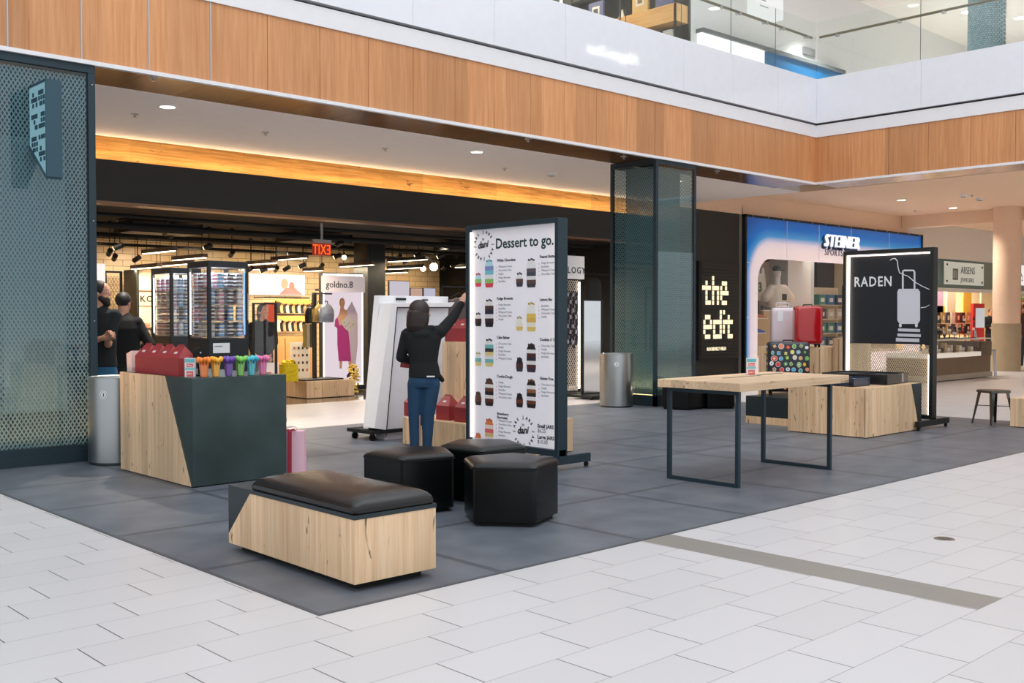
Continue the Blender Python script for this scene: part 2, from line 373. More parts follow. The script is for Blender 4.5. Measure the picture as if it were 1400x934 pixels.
# --- cove: recessed oak strip above the black header, lit from the cove
M_coveoak = wood('rustic_cove_oak', (140, 92, 44), (222, 172, 100), 'X', .9, 'X', .9, .45)
struct('trim_5', MB().box(-8, YH, 3.6, 18.5, YH+.05, ZS+.25), M_coveoak)
struct('wall_header', MB().box(-8, YH-.28, 3.06, 18.5, YH-.22, 3.64).box(-8, YH-.22, 3.06, 18.5, YH+.05, 3.1), M_black)
struct('trim_6', MB().box(-8, YH-.30, 3.02, 18.5, YH-.02, 3.058), mat('bronze_soffit', (120, 92, 70), .3, .6))
cl = thing('cove_light_strip', 'warm hidden light strip glowing along the oak cove above the black header', 'light', (5, YH-.12, 3.62))
MB().box(-8, YH-.14, 3.615, 18.4, YH-.10, 3.63).out('led_strip', M_ledw, cl, world=True)
area('cove_light', (5.3, YH-.12, 3.66), (PI, 0, 0), 26, .06, 110, (1, .72, .42))
# --- store interior shell
struct('wall_back', MB().box(-2, 21, 0, 26, 21.2, 3.1), M_brick)
struct('wall_left', MB().box(2.4, YH+.05, 0, 2.5, 21, 3.1), M_brick)
struct('wall_interior_black', MB().box(17.2, YS+.25, 0, 17.3, 21, 3.1), M_blk2)
struct('wall_interior_column', MB().box(*FY(503, 500, 17.8)[:2], 0, FY(527, 500, 17.8)[0], 18.3, 3.1), M_black)
# --- black wall of the edit store and its top trim
eX0 = FY(940, 400, YS)[0]; eX1 = FY(1010, 400, YS)[0]; sX0 = FY(1014, 400, YS)[0]; sX1 = FY(1257, 400, YS)[0]; zS = FY(1014, 293, YS)[2]
M_edit = mat('charcoal_wall', (40, 42, 40), .6)
r = sroot('wall_edit', (eX0, YS, 0))
struct('wall_panel', MB().box(eX0-.6, YS, 0, eX1, YS+.2, zS), M_edit, r, world=True)
struct('side_wall', MB().box(eX0-.6, YS+.2, 0, eX0-.5, YH+.05, 3.9), M_edit, r, world=True)
struct('bulkhead', MB().box(eX0-.6, YS+.02, zS, 29.0, YS+.3, ZR), M_beige, r, world=True)
# bulkhead coming towards the atrium on the right, and the bright mall hall beyond
struct('ceiling_bulkhead', MB().box(28.6, -8, 3.97, 29.0, YS, ZR), M_beige)
M_hall = mat('hall_white_wall', (224, 220, 214), .7)
struct('wall_right_far', MB().box(sX1+.02, YS+.4, FY(1283, 353, YS+.4)[2], 50, YS+.5, ZR), M_hall)
struct('wall_end', MB().box(47, -8, 0, 47.2, YS+8, ZR), M_hall)
# --- upper storey seen over the balcony
struct('ceiling_upper', MB().box(-8, D+1.5, 9.3, 48, 34, 9.5), M_hall)
struct('ceiling_upper', MB().box(XC+1.5, -8, 9.3, 48, D+1.5, 9.5), M_hall)
struct('wall_upper_back', MB().box(FY(945, 20, 13)[0], 13, ZT, 40, 13.2, 9.3), mat('upper_white_wall', (222, 222, 222), .6))
struct('wall_upper_right', MB().box(39, -8, ZT, 39.2, 13, 9.3), M_hall)
struct('wall_upper_left', MB().box(-8, 22, ZT, FY(945, 20, 13)[0], 22.2, 9.3), M_cream)
# lit ice-cream shop sign hanging over the right-hand upper walkway; the white glass mirrors it
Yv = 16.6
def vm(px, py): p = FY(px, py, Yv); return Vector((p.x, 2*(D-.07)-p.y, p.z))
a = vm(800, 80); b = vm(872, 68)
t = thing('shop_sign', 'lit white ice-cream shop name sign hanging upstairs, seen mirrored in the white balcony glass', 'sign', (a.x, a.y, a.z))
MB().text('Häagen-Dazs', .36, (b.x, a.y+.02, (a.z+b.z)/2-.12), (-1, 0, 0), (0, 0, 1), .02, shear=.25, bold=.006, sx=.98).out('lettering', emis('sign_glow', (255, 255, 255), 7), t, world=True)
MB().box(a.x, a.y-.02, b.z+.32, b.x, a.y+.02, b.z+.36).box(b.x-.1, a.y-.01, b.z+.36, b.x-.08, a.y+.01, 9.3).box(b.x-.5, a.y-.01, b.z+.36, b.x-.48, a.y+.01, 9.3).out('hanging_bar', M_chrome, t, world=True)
# glass balustrade
M_bal = glass('balustrade_glass', (250, 253, 252))
def balustrade(label, pts, n, loc):
    t = thing('glass_balustrade', label, 'railing', loc)
    (ax, ay), (bx, by) = pts; g = MB(); L_ = math.hypot(bx-ax, by-ay); ux, uy = (bx-ax)/L_, (by-ay)/L_
    hz = ZT-.02
    for k in range(n):
        p0 = k*L_/n+.006; p1 = (k+1)*L_/n-.006
        q = [(ax+ux*p0, ay+uy*p0), (ax+ux*p1, ay+uy*p1)]
        nx, ny = -uy*.006, ux*.006
        gm = MB(); gm.hexa([(q[0][0]-nx, q[0][1]-ny, hz), (q[1][0]-nx, q[1][1]-ny, hz), (q[1][0]+nx, q[1][1]+ny, hz), (q[0][0]+nx, q[0][1]+ny, hz),
                  (q[0][0]-nx, q[0][1]-ny, hz+1.1), (q[1][0]-nx, q[1][1]-ny, hz+1.1), (q[1][0]+nx, q[1][1]+ny, hz+1.1), (q[0][0]+nx, q[0][1]+ny, hz+1.1)])
        gm.out('glass_pane', M_bal, t, world=True)
        if k: MB().cbox(ax+ux*k*L_/n, ay+uy*k*L_/n, hz+.55, .008, .008, 1.1).out('pane_edge', mat('glass_edge_green', (60, 92, 88), .3), t, world=True)
    s = 1 if abs(ux) > .5 else -1
    off = (0, .09) if s == 1 else (.09, 0)
    zr = hz+.84
    MB().tube([(ax+off[0], ay+off[1], zr), (bx+off[0], by+off[1], zr)], .024, 12).out('handrail', mat('bronze_rail', (120, 112, 92), .3, .9), t, world=True, smooth=True)
    for k in range(n):
        for f in (.2, .8):
            p = (k+f)*L_/n; x_, y_ = ax+ux*p, ay+uy*p
            MB().tube([(x_, y_, zr-.06), (x_+off[0], y_+off[1], zr-.06), (x_+off[0], y_+off[1], zr-.02)], .01, 8).cone((x_-off[0]*.15, y_-off[1]*.15, zr-.06), (x_+off[0]*.15, y_+off[1]*.15, zr-.06), .028, .028, 12).out('rail_bracket', M_chrome, t, world=True)
    MB().box(min(ax, bx)-(.012 if s == -1 else 0), min(ay, by)-(.012 if s == 1 else 0), ZT-.02, max(ax, bx)+(.012 if s == -1 else 0), max(ay, by)+(.012 if s == 1 else 0), ZT+.012).out('base_channel', mat('copper_channel', (150, 112, 82), .4, .6), t, world=True)
balustrade('glass balustrade with handrail along the long balcony above the left shops', ((XC-1.38*10, D), (XC, D)), 10, (XC-6.9, D, ZT))
balustrade('glass balustrade with handrail on the short balcony running to the right', ((XC, D-.03), (XC, D-12.1)), 6, (XC, D-6, ZT))
# --- upstairs contents
def up(px, py, Y=13.0): return FY(px, py, Y)
X9 = FY(945, 20, 13)[0]; XF = X9-.45
M_shelfdk = mat('dark_shelving', (34, 42, 42), .6)
t = thing('display_shelving', 'dark shop shelving with oak lintel on the upper floor behind the glass balustrade', 'shelving', (X9, 17, ZT))
zlo_, zhi_ = FX(930, 26, XF).z, FX(924, 3, XF).z
MB().box(X9-.05, 13.02, ZT, X9, 21.9, 9.25).out('back_panel', M_shelfdk, t, world=True)
MB().box(XF, 13.05, zlo_, X9-.05, 21.9, zhi_).out('oak_lintel', wood('lit_oak', (214, 158, 92), (240, 196, 130), 'Y', 0, 'X', 0, .5), t, world=True)
ZSH = (zlo_-.85, zlo_-.42, zhi_+.62)
for zz in ZSH: MB().box(XF+.02, 13.05, zz, X9-.05, 21.9, zz+.025).out('shelf', M_shelfdk, t, world=True)
for k in range(7): MB().box(XF, 13.05+k*1.45, ZT, XF+.03, 13.1+k*1.45, 9.25).out('upright', M_shelfdk, t, world=True)
area('upper_shop_light', (X9-1.2, 17, 9.2), (0, 0, 0), 1, 6, 150, (1, .82, .55))
cols = [(190, 120, 120), (206, 206, 206), (96, 104, 156), (120, 122, 128), (214, 180, 120), (60, 90, 94)]
for zi, (zz, h, wd, dy) in enumerate(((ZSH[0]+.026, .26, .22, .42), (ZSH[1]+.026, .26, .22, .42), (zhi_+.001, .5, .42, .62))):
    for k in range(int(7.6/dy)):
        y0 = 13.2+k*dy; c = cols[(k*2+zi) % 6]
        if any(abs(y0+wd/2-(13.07+j*1.45)) < wd/2+.05 for j in range(7)): continue
        o = MB().c(*c).box(XF+.06, y0, zz, XF+.12, y0+wd, zz+h).c(228, 224, 220).box(XF+.055, y0+wd*.25, zz+h*.3, XF+.06, y0+wd*.75, zz+h*.8).c(*[int(v*.6) for v in c]).box(XF+.052, y0+wd*.35, zz+h*.4, XF+.055, y0+wd*.65, zz+h*.7).out('boxed_shirt', M_print)
        tag(o, 'framed or boxed printed shirt standing on the dark shelving upstairs', 'shirt', 'shirt packs on the upstairs shelving')
for k in range(13):
    y0 = 13.3+k*.6; zz = (ZSH[0]+.026, ZSH[1]+.026, zhi_, ZSH[2]+.026)[(k*3) % 4]; xx = XF+.02
    if zz == zhi_: xx = XF
    o = MB().c(236, 236, 234).hexa([(xx, y0-.07, zz), (xx+.04, y0-.07, zz), (xx+.04, y0+.07, zz), (xx, y0+.07, zz), (xx+.015, y0-.02, zz+.16), (xx+.04, y0-.02, zz+.16), (xx+.04, y0+.02, zz+.16), (xx+.015, y0+.02, zz+.16)]).out('price_tag', M_print)
    tag(o, 'small white folded price tag standing on the upstairs shelving', 'tag', 'white tags on the upstairs shelving')
# white lit shop panel, blue panel, vent, directory
def upbox(name, label, cat, q, m, dep=.12, lab=True):
    a = up(*q[0]); b = up(*q[1])
    o = MB().prism([(a.x, 12.98-dep, q[2]), (b.x, 12.98-dep, q[2]), (b.x, 12.98-dep, b.z), (a.x, 12.98-dep, a.z if len(q) < 4 else q[3])], (0, dep, 0)).out(name, m)
    return tag(o, label, cat)
zt_ = up(960, 45).z
upbox('lit_shop_fascia', 'glowing white shop fascia panel upstairs left of the blue panel', 'sign', ((952, 45), (1038, zt_ and 68), 6.0), emis('fascia_glow', (255, 250, 248), 1.3))
upbox('blue_wall_panel', 'mottled blue panel strip on the upper floor wall behind the balcony corner', 'panel', ((1040, 70), (1146, 103), 6.0), mat('mottled_blue', (16, 88, 136), .4, noise=.35, nscale=14))
a = up(951, 42); b = up(1146, 100)
tag(MB().hexa([(a.x, 12.80, a.z-.05), (b.x, 12.80, b.z-.05), (b.x, 12.99, b.z-.05), (a.x, 12.99, a.z-.05), (a.x, 12.80, a.z+.03), (b.x, 12.80, b.z+.03), (b.x, 12.99, b.z+.03), (a.x, 12.99, a.z+.03)]).out('canopy_trim', mat('grey_trim', (96, 102, 106), .5)), 'grey metal trim running along the top of the blue and glowing upstairs panels', 'trim')
a = up(1097, 64); b = up(1113, 79); mb = MB()
t = thing('wall_vent', 'small grey louvred air vent on the white upper wall', 'vent', (a.x, 12.98, b.z))
MB().box(a.x, 12.97, b.z, b.x, 12.999, a.z).out('frame', mat('vent_grey', (150, 152, 154), .5), t, world=True)
mb = MB(); nz = 6
for k in range(nz): z_ = b.z+(a.z-b.z)*(k+.3)/nz; mb.box(a.x+.03, 12.955, z_, b.x-.03, 12.975, z_+.03)
mb.out('slat', mat('vent_slat', (120, 122, 126), .5), t, world=True)
p0 = FY(1033, 0, 11.9); p1 = FY(1068, 28, 11.9)
t = thing('directory_sign', 'white hanging mall directory box with faint text, upstairs above the corner', 'sign', ((p0.x+p1.x)/2, 11.97, p1.z))
MB().box(p0.x, 11.85, p1.z, p1.x, 12.1, p1.z+1.0).out('sign_box', emis('directory_glow', (250, 250, 250), .95), t, world=True)
mb = MB()
for k in range(7): mb.c(150, 150, 155).box(p0.x+.08, 11.844, p1.z+.12+k*.12, p0.x+.08+[.3, .22, .34, .18, .3, .26, .2][k], 11.849, p1.z+.14+k*.12)
mb.out('lettering', M_print, t, world=True)
MB().tube([((p0.x+p1.x)/2, 11.97, p1.z+1), ((p0.x+p1.x)/2, 11.97, 9.3)], .02).out('hanger', M_chrome, t, world=True)
cx = FX(1344, 60, 25)
tag(MB().cone((25.2, cx.y, ZT), (25.2, cx.y, 9.3), .42, .42, 32).out('mosaic_column', brick_mat('mosaic_tile', (128, 160, 172), (156, 186, 196), (96, 120, 130), .05, .05, 'YZ', .2), smooth=True), 'round upper floor column clad in small blue-grey mosaic tiles', 'column')
# --- round ceiling fittings
def downlight(p, label, power=18, z=ZS, r=.09, col=(1, .9, .78), grp='recessed downlights in the ground-floor ceilings'):
    t = thing('downlight', label, 'light', (p[0], p[1], z), group=grp)
    MB().lathe([(r*1.35, 0), (r*1.35, -.012), (r, -.016), (r, 0)]).out('trim_ring', M_white, t, smooth=True)
    MB().lathe([(0, -.008), (r, -.008), (r, -.004), (0, -.004)]).out('lens', emis('lens_warm', (255, 236, 200), 12), t)
    if power: spot('downlight_lamp', (p[0], p[1], z-.03), (p[0], p[1], 0), power, col, 120 if z < 5 else 84, .8, .08)
downlight(FZ(229, 145, ZS), 'bright round downlight in the white ceiling nearest the left mesh panel', 850)
downlight(FZ(652, 207, ZS), 'bright round downlight in the white ceiling above the menu board', 850)
downlight((15.45, 11.9), 'round downlight in the white ceiling hidden behind the mesh column', 500)
downlight(FZ(1303, 284, ZR), 'round downlight in the beige ceiling near the round column', 500, ZR, .1)
for q in ((20.5, 6), (20.5, 1), (24, 5.5), (31.5, 6), (24.5, 12), (33, 11.5), (38, 7), (38, 11.5)): downlight(q, 'round downlight further along the beige ceiling', 500, ZR, .1)
for px, py in ((1101, 7), (1228, 57), (1395, 24)):
    p = FZ(px, py, 9.3); downlight(p, 'added round downlight in the upper floor ceiling, brightening the upper storey', 2400, 9.3, .14, (1, .97, .93), 'downlights in the upper ceiling')
for q in ((22, 5), (27, 11.5), (33, 8), (10, 12.2), (21.5, 11.8)): downlight(q, 'added round downlight in the upper floor ceiling, brightening the upper storey', 2400, 9.3, .14, (1, .97, .93), 'downlights in the upper ceiling')  # extra downlights added to brighten the upper storey
def sprinkler(p, z, label, big=False, grp='sprinkler heads and detectors on the ceilings'):
    t = thing('smoke_detector' if big else 'sprinkler_head', label, 'detector' if big else 'sprinkler', (p[0], p[1], z), group=grp)
    if big:
        MB().lathe([(0, -.06), (.07, -.055), (.09, -.03), (.095, 0), (0, 0)]).out('housing', M_white, t, smooth=True)
        MB().lathe([(.05, -.063), (.055, -.063), (.055, -.05), (.05, -.05)]).out('vent_ring', mat('grey_plastic', (120, 120, 122), .5), t)
    else:
        MB().lathe([(0, -.008), (.045, -.008), (.05, 0), (0, 0)]).out('cover_plate', M_chrome, t)
        MB().cone((0, 0, 0), (0, 0, -.035), .012, .012, 10).lathe([(0, -.04), (.024, -.04), (.024, -.035), (0, -.035)]).out('nozzle', M_chrome, t)
for (px, py, z, l, b_) in [(184, 156, ZS, 'small sprinkler head left of the first downlight in the white ceiling', 0), (363, 181, ZS, 'small sprinkler head between the two downlights in the white ceiling', 0), (527, 203, ZS, 'small sprinkler head just left of the second downlight', 0),
    (690, 230, ZS, 'small sprinkler head just right of the second downlight', 0), (754, 236, ZS, 'white smoke detector on the white ceiling left of the mesh column', 1), (978, 268, ZR, 'small sprinkler head right of the mesh column', 0), (999, 269, ZR, 'white smoke detector right of the mesh column', 1),
    (1317, 266, ZR, 'white smoke detector, largest of the three fittings near the round column', 1), (1329, 267, ZR, 'small sprinkler between the two detectors near the round column', 0), (1340, 271, ZR, 'white detector rightmost of the three near the round column', 1), (1251, 288, ZR, 'small sprinkler head left of the far beige downlight', 0)]:
    sprinkler(FZ(px, py, z), z, l, b_)
for px, py, z in ((210, 106, ZS-.004), (722, 190, ZS-.004), (853, 214, ZS-.004), (980, 234, ZS-.004)):
    sprinkler(FZ(px, py, z), z, 'tiny sprinkler head set in the walnut soffit strip', False, 'sprinkler heads in the walnut soffit')
# --- round beige column with stone base, on the right
p = FZ(1375, 507)
t = thing('round_column', 'large round beige column with a stone-clad lower part at the right', 'column', (p.x, p.y, 0))
MB().cone((0, 0, 1.25), (0, 0, ZR), .34, .34, 48).out('shaft', M_beige, t, smooth=True)
MB().cone((0, 0, 0), (0, 0, 1.25), .36, .36, 48).out('stone_base', mat('stone_cladding', (176, 158, 128), .5, noise=.12, nscale=4), t, smooth=True)
# floor drain cover
p = FZ(1291, 737)
t = thing('floor_drain', 'small round metal drain cover set in the white floor tiles', 'drain', (p.x, p.y, 0))
MB().lathe([(0, .003), (.062, .003), (.066, 0)]).out('cover', mat('worn_metal', (150, 142, 132), .35, .8, noise=.2, nscale=60), t)
mb = MB()
for k in range(5): mb.box(-.045+.01*abs(k-2), -.036+k*.018-.002, .003, .045-.01*abs(k-2), -.036+k*.018+.002, .0045)
mb.out('groove', M_black, t)

# ================================================================== MESH PANEL WITH BLADE SIGN (left)
M_mesh = mat('expanded_metal', (128, 146, 152), .45, .2)
def expanded(x0, x1, z0, z1, cw, chh, th=.0045, Y=None, X=None):
    """diamond mesh: zig-zag strands running upwards"""
    mb = MB(); n = int((x1-x0)/cw); m = int((z1-z0)/chh*2)
    for i in range(n+1):
        for s in (0, 1):
            for j in range(m):
                d0 = cw/2 if j % 2 else 0; d1 = cw/2-d0
                a0 = x0+i*cw+(cw-d0 if s else d0); a1 = x0+i*cw+(cw-d1 if s else d1)
                za = z0+j*chh/2; zb_ = za+chh/2
                if max(a0, a1) > x1+1e-4: continue
                w = th
                if Y is not None: mb.face([(a0-w, Y, za), (a0+w, Y-.004, za), (a1+w, Y-.004, zb_), (a1-w, Y, zb_)])
                else: mb.face([(X, a0-w, za), (X-.004, a0+w, za), (X-.004, a1+w, zb_), (X, a1-w, zb_)])
    return mb
px0 = FY(122, 300, D)[0]; px1 = FY(132, 300, D)[0]
t = thing('mesh_screen_wall', 'dark teal framed wall panel of lit expanded metal mesh at the left edge', 'screen', (2.6, D, 0))
MB().box(1.4, D, 3.86, px1, D+.1, 3.94).out('top_bar', M_teal, t, world=True, bevel=.004)
MB().box(px0, D, .0, px1, D+.1, 3.86).out('post', M_teal, t, world=True, bevel=.004)
MB().box(1.4, D-.0, .1, px0, D+.1, .17).out('sill', M_teal, t, world=True)
MB().box(1.4, D-.015, 0, px0+.08, D+.1, .1).out('plinth', M_teal, t, world=True)
expanded(1.6, px0, .17, 3.86, .040, .066, .0065, Y=D+.06).out('metal_mesh', M_mesh, t, world=True)
MB().box(1.4, D+.02, .17, px0, D+.026, 3.86).out('glass_pane', glass('tinted_glass', (238, 248, 250), 0, .7), t, world=True)
MB().box(1.4, D+.62, 0, px1, D+.66, 3.94).out('back_panel', mat('grey_teal_backing', (34, 58, 70), .6), t, world=True)
MB().box(px1-.02, D+.1, 0, px1, D+.62, 3.94).out('side_panel', M_teal, t, world=True)
MB().box(3.30, D+.3, .5, 3.9, D+.58, 3.2).out('inner_pier', mat('pale_teal', (92, 120, 134), .6), t, world=True)
MB().box(1.5, D+.12, .10, px0-.02, D+.14, .12).out('led_strip', M_ledw, t, world=True)
area('mesh_base_light', (2.8, D+.15, .19), (PI+.5, 0, 0), 2.4, .04, 110, (1, .50, .24), 100)
for z_ in (.4, 1.4, 2.4, 3.75): MB().cone((px1-.03, D-.003, z_), (px1-.03, D+.003, z_), .006, .006, 8).out('screw', M_chrome, t, world=True)
# blade sign
bx0 = FY(62, 180, D-.45)[0]; bx1 = FY(84, 180, D-.45)[0]
t = thing('blade_sign', 'teal metal blade sign box projecting from the left mesh panel, slanted lower edge', 'sign', (bx0, D, 2.7))
M_tealp = mat('teal_sign_paint', (40, 74, 88), .5)
prof = [(D, 3.08), (D-.45, 2.74), (D-.45, 3.64), (D, 3.64)]
MB().prism([(bx1-.02, y_, z_) for y_, z_ in prof], (.02, 0, 0)).box(bx0, D-.47, 2.74, bx1, D-.45, 3.64).box(bx0, D-.45, 3.62, bx1, D, 3.64).prism([(bx0, D, 3.08), (bx0, D-.45, 2.74), (bx0, D-.45, 2.72), (bx0, D, 3.06)], (bx1-bx0, 0, 0)).out('housing', M_tealp, t, world=True)
bf = MB().prism([(bx0+.012, y_, z_) for y_, z_ in prof], (.01, 0, 0)).out('lit_face', emis('pale_cyan_glow', (150, 200, 215), .6), t, world=True)
EDIT = {'t': [' # ', '###', ' # ', ' # ', ' ##'], 'h': ['#  ', '#  ', '## ', '# #', '# #'], 'e': ['## ', '# #', '###', '#  ', ' ##'], 'd': ['  #', '  #', '###', '# #', '###'], 'i': ['#', ' ', '#', '#', '#']}
mb = MB(); 
for wi, word in enumerate(('the', 'edit')):
    v = 0
    for ch in word:
        rows = EDIT[ch]
        for ri, row in enumerate(rows):
            for ci, c_ in enumerate(row):
                if c_ == '#':
                    yy = D-.07-ri*.03-wi*.19; zz = 3.56-(v+ci)*.052
                    mb.box(bx0+.004, yy-.028, zz-.04, bx0+.012, yy, zz)
        v += len(rows[0])+1
mb.out('pixel_lettering', M_tealp, bf, world=True)

# ================================================================== MESH COLUMN (centre right)
cx0 = 12.95; cx1 = 14.0; cy0 = D; cy1 = FX(834, 400, cx0)[1]; q = .055
t = thing('mesh_column', 'tall dark teal framed column cased in glass and metal mesh under the fascia', 'column', ((cx0+cx1)/2, (cy0+cy1)/2, 0))
for (x_, y_) in ((cx0, cy0), (cx1-q, cy0), (cx0, cy1-q), (cx1-q, cy1-q)): MB().box(x_, y_, .0, x_+q, y_+q, ZS-.01).out('post', M_teal, t, world=True)
for y_ in (cy0, cy1-q): MB().box(cx0+q, y_, ZS-.09, cx1-q, y_+q, ZS-.01).out('top_rail', M_teal, t, world=True)
for x_ in (cx0, cx1-q): MB().box(x_, cy0+q, ZS-.09, x_+q, cy1-q, ZS-.01).out('top_rail', M_teal, t, world=True)
MB().box(cx0, cy0, 0, cx1, cy1, .17).out('plinth', M_teal, t, world=True)
g2 = glass('column_glass', (232, 242, 242))
MB().box(cx0+.008, cy0+q, .17, cx0+.014, cy1-q, ZS-.09).out('glass_pane', g2, t, world=True)
MB().box(cx0+q, cy0+.008, .17, cx1-q, cy0+.014, ZS-.09).out('glass_pane', g2, t, world=True)
expanded(cy0+q, cy1-q, .18, ZS-.1, .040, .066, .005, X=cx0+.05).out('metal_mesh', M_mesh, t, world=True)
expanded(cx0+q, cx1-q, .18, ZS-.1, .040, .066, .005, Y=cy0+.05).out('metal_mesh', M_mesh, t, world=True)
MB().box(cx0+.22, cy0+.22, .17, cx1-.15, cy1-.15, ZS-.1).out('core', mat('core_grey_green', (74, 88, 88), .6), t, world=True)
MB().box(cx0+.10, cy0+.10, .172, cx0+.13, cy1-.10, .176).out('led_strip', M_ledw, t, world=True)
area('column_base_light', (cx0+.12, (cy0+cy1)/2, .25), (PI, 0, 0), .08, .8, 5, (1, .7, .4))
area('column_base_light', ((cx0+cx1)/2, cy0+.12, .25), (PI, 0, 0), .8, .08, 4, (1, .7, .4))

# ================================================================== THE EDIT WALL SIGN
p0 = FY(952, 357, YS); p1 = FY(1006, 490, YS)
t = thing('pixel_wall_sign', 'black slatted wall sign with glowing pixel letters reading the edit', 'sign', (p0.x, YS, p1.z))
MB().box(p0.x, YS-.08, p1.z, p1.x, YS, p0.z).out('frame', mat('sign_black', (24, 26, 26), .5), t, world=True)
mb = MB(); zz = p1.z+.03
while zz < p0.z-.03: mb.box(p0.x+.05, YS-.1, zz, p1.x-.05, YS-.08, zz+.05); zz += .075
mb.out('slat', mat('sign_slat', (34, 37, 36), .45), t, world=True)
M_px = emis('pixel_glow', (255, 236, 196), 1.25)
def pix(rows, pxx, pyy, dx, dy):
    mb = MB(); a = FY(pxx, pyy, YS)
    for ri, runs in enumerate(rows):
        for c0, c1 in runs:
            for ci in range(c0, c1+1): mb.box(a.x+ci*dx+dx*.05, YS-.115, a.z-ri*dy-dy*.88, a.x+ci*dx+dx*.97, YS-.1, a.z-ri*dy)
    return mb
cw = (FY(988.4, 400, YS).x-FY(955, 400, YS).x)/15; dyy = (FY(970, 378, YS).z-FY(970, 418, YS).z)/6
pix([[(6, 6)], [(2, 2), (6, 6), (12, 14)], [(0, 4), (6, 9), (11, 11), (14, 14)], [(2, 2), (6, 6), (9, 9), (11, 15)], [(2, 2), (6, 6), (9, 9), (11, 11)], [(2, 4), (6, 6), (9, 9), (12, 14)]], 955, 377, cw, dyy).out('lettering', M_px, t, world=True)
pix([[(10, 10), (12, 12)], [(1, 3), (10, 10), (15, 15)], [(0, 0), (4, 4), (6, 10), (12, 12), (13, 17)], [(0, 4), (6, 6), (10, 10), (12, 12), (15, 15)], [(0, 0), (6, 6), (10, 10), (12, 12), (15, 15)], [(1, 3), (6, 10), (15, 17)]], 956.6, 424, cw, dyy).out('lettering', M_px, t, world=True)
a = FY(961.5, 479.5, YS); MB().text('ROOSEVELT FIELD', .105, (a.x, YS-.1, a.z), ext=.004, bold=.003, sx=.86).out('small_lettering', M_px, t, world=True)
# black ottoman-like blocks behind the table come with the ottomans below

# ================================================================== SPORTS SHOP FRONT
t = thing('sports_shop_front', 'glowing blue and white sports shop frontage with rounded display window', 'shop front', (sX0, YS, 0))
m, tr, b = nodes('blue_gradient_panel'); N = tr.nodes.new; L = tr.links.new
tcn = N('ShaderNodeTexCoord'); sp = N('ShaderNodeSeparateXYZ'); L(tcn.outputs['Object'], sp.inputs[0])
wx0 = FY(1033, 400, YS).x-sX0; wz1 = FY(1050, 354, YS).z
def mth(op, a, bb=0):
    n = N('ShaderNodeMath'); n.operation = op
    for i, v in enumerate((a, bb)):
        if isinstance(v, (int, float)): n.inputs[i].default_value = v
        else: L(v, n.inputs[i])
    return n.outputs[0]
dx = mth('MAXIMUM', mth('SUBTRACT', wx0+.55, sp.outputs['X']), 0); dz = mth('MAXIMUM', mth('SUBTRACT', sp.outputs['Z'], wz1-.45), 0)
dx = mth('MULTIPLY', dx, 1.0); dist = mth('SQRT', mth('ADD', mth('MULTIPLY', dx, dx), mth('MULTIPLY', dz, dz)))
rp = N('ShaderNodeValToRGB'); L(mth('DIVIDE', dist, 1.6), rp.inputs[0])
el = rp.color_ramp.elements; el[0].position = .42; el[0].color = srgb(232, 216, 218); el[1].position = 1.0; el[1].color = srgb(4, 70, 140)
for p_, c_ in ((.52, (214, 206, 220)), (.62, (60, 140, 200)), (.74, (4, 100, 185))): e = el.new(p_); e.color = srgb(*c_)
L(rp.outputs[0], b.inputs['Base Color']); L(rp.outputs[0], b.inputs['Emission Color']); b.inputs['Emission Strength'].default_value = .55; b.inputs['Roughness'].default_value = .2
M_blue = m
wx = sX0+wx0; mb = MB(); R = .55; wxr = sX1-1.0; wb_ = .45
mb.box(sX0+.06, YS-.06, 0, wx, YS, zS-.05); mb.box(wx, YS-.06, wz1, sX1-.06, YS, zS-.05); mb.box(wx, YS-.06, 0, sX1-.06, YS, wb_); mb.box(wxr, YS-.06, wb_, sX1-.06, YS, wz1)
arc = [(wx+R-R*math.cos(a_*PI/24), YS-.06, wz1-R+R*math.sin(a_*PI/24)) for a_ in range(13)]
mb.prism([(wx, YS-.06, wz1)]+arc[::-1], (0, .06, 0))
lp_ = mb.out('lit_panel', M_blue, t, world=True)
MB().box(sX0, YS-.1, 0, sX0+.06, YS, zS).box(sX0, YS-.1, zS-.05, sX1, YS, zS).box(sX1-.06, YS-.1, 0, sX1, YS, zS).out('black_frame', M_black, t, world=True)
MB().box(wx, YS-.02, wb_, wxr, YS-.012, wz1).out('window_glass', M_glass, t, world=True)
mb = MB()
for px in (1073, 1117, 1161, 1213): x_ = FY(px, 320, YS).x; mb.box(x_-.008, YS-.066, wz1+.05, x_+.008, YS-.058, zS-.05)
for py in (359, 434): z_ = FY(1017, py, YS).z; mb.box(sX0+.06, YS-.066, z_-.008, wx-.25, YS-.058, z_+.008)
mb.out('panel_joint', M_white, lp_, world=True)
for k in range(14):
    x_ = sX0+.3+k*.66; MB().cone((x_, YS-.11, zS-.025), (x_, YS-.1, zS-.025), .02, .02, 8).out('bolt', M_chrome, t, world=True)
a = FY(1121, 336, YS); bq = FY(1177, 341, YS); hgt = FY(1121, 319, YS).z-FY(1121, 336, YS).z
MB().text('STEINER', hgt*1.42, (a.x-.05, YS-.16, a.z-.02), ext=.03, bold=.0, shear=.22, sx=.90, sp=1.22).out('lettering', emis('steiner_glow', (250, 250, 255), 1.1), t, world=True)
MB().text('STEINER', hgt*1.42, (a.x-.07, YS-.10, a.z-.06), ext=.02, bold=.025, shear=.22, sx=.90, sp=1.22).out('letter_backing', mat('navy_letter_back', (20, 50, 90), .4), t, world=True)
a = FY(1124, 349, YS); MB().text('SPORTS SHOP', .24, (a.x, YS-.075, a.z), ext=.008, sx=1.0, sp=1.15).out('small_lettering', mat('grey_letters', (150, 140, 150), .4), t, world=True)
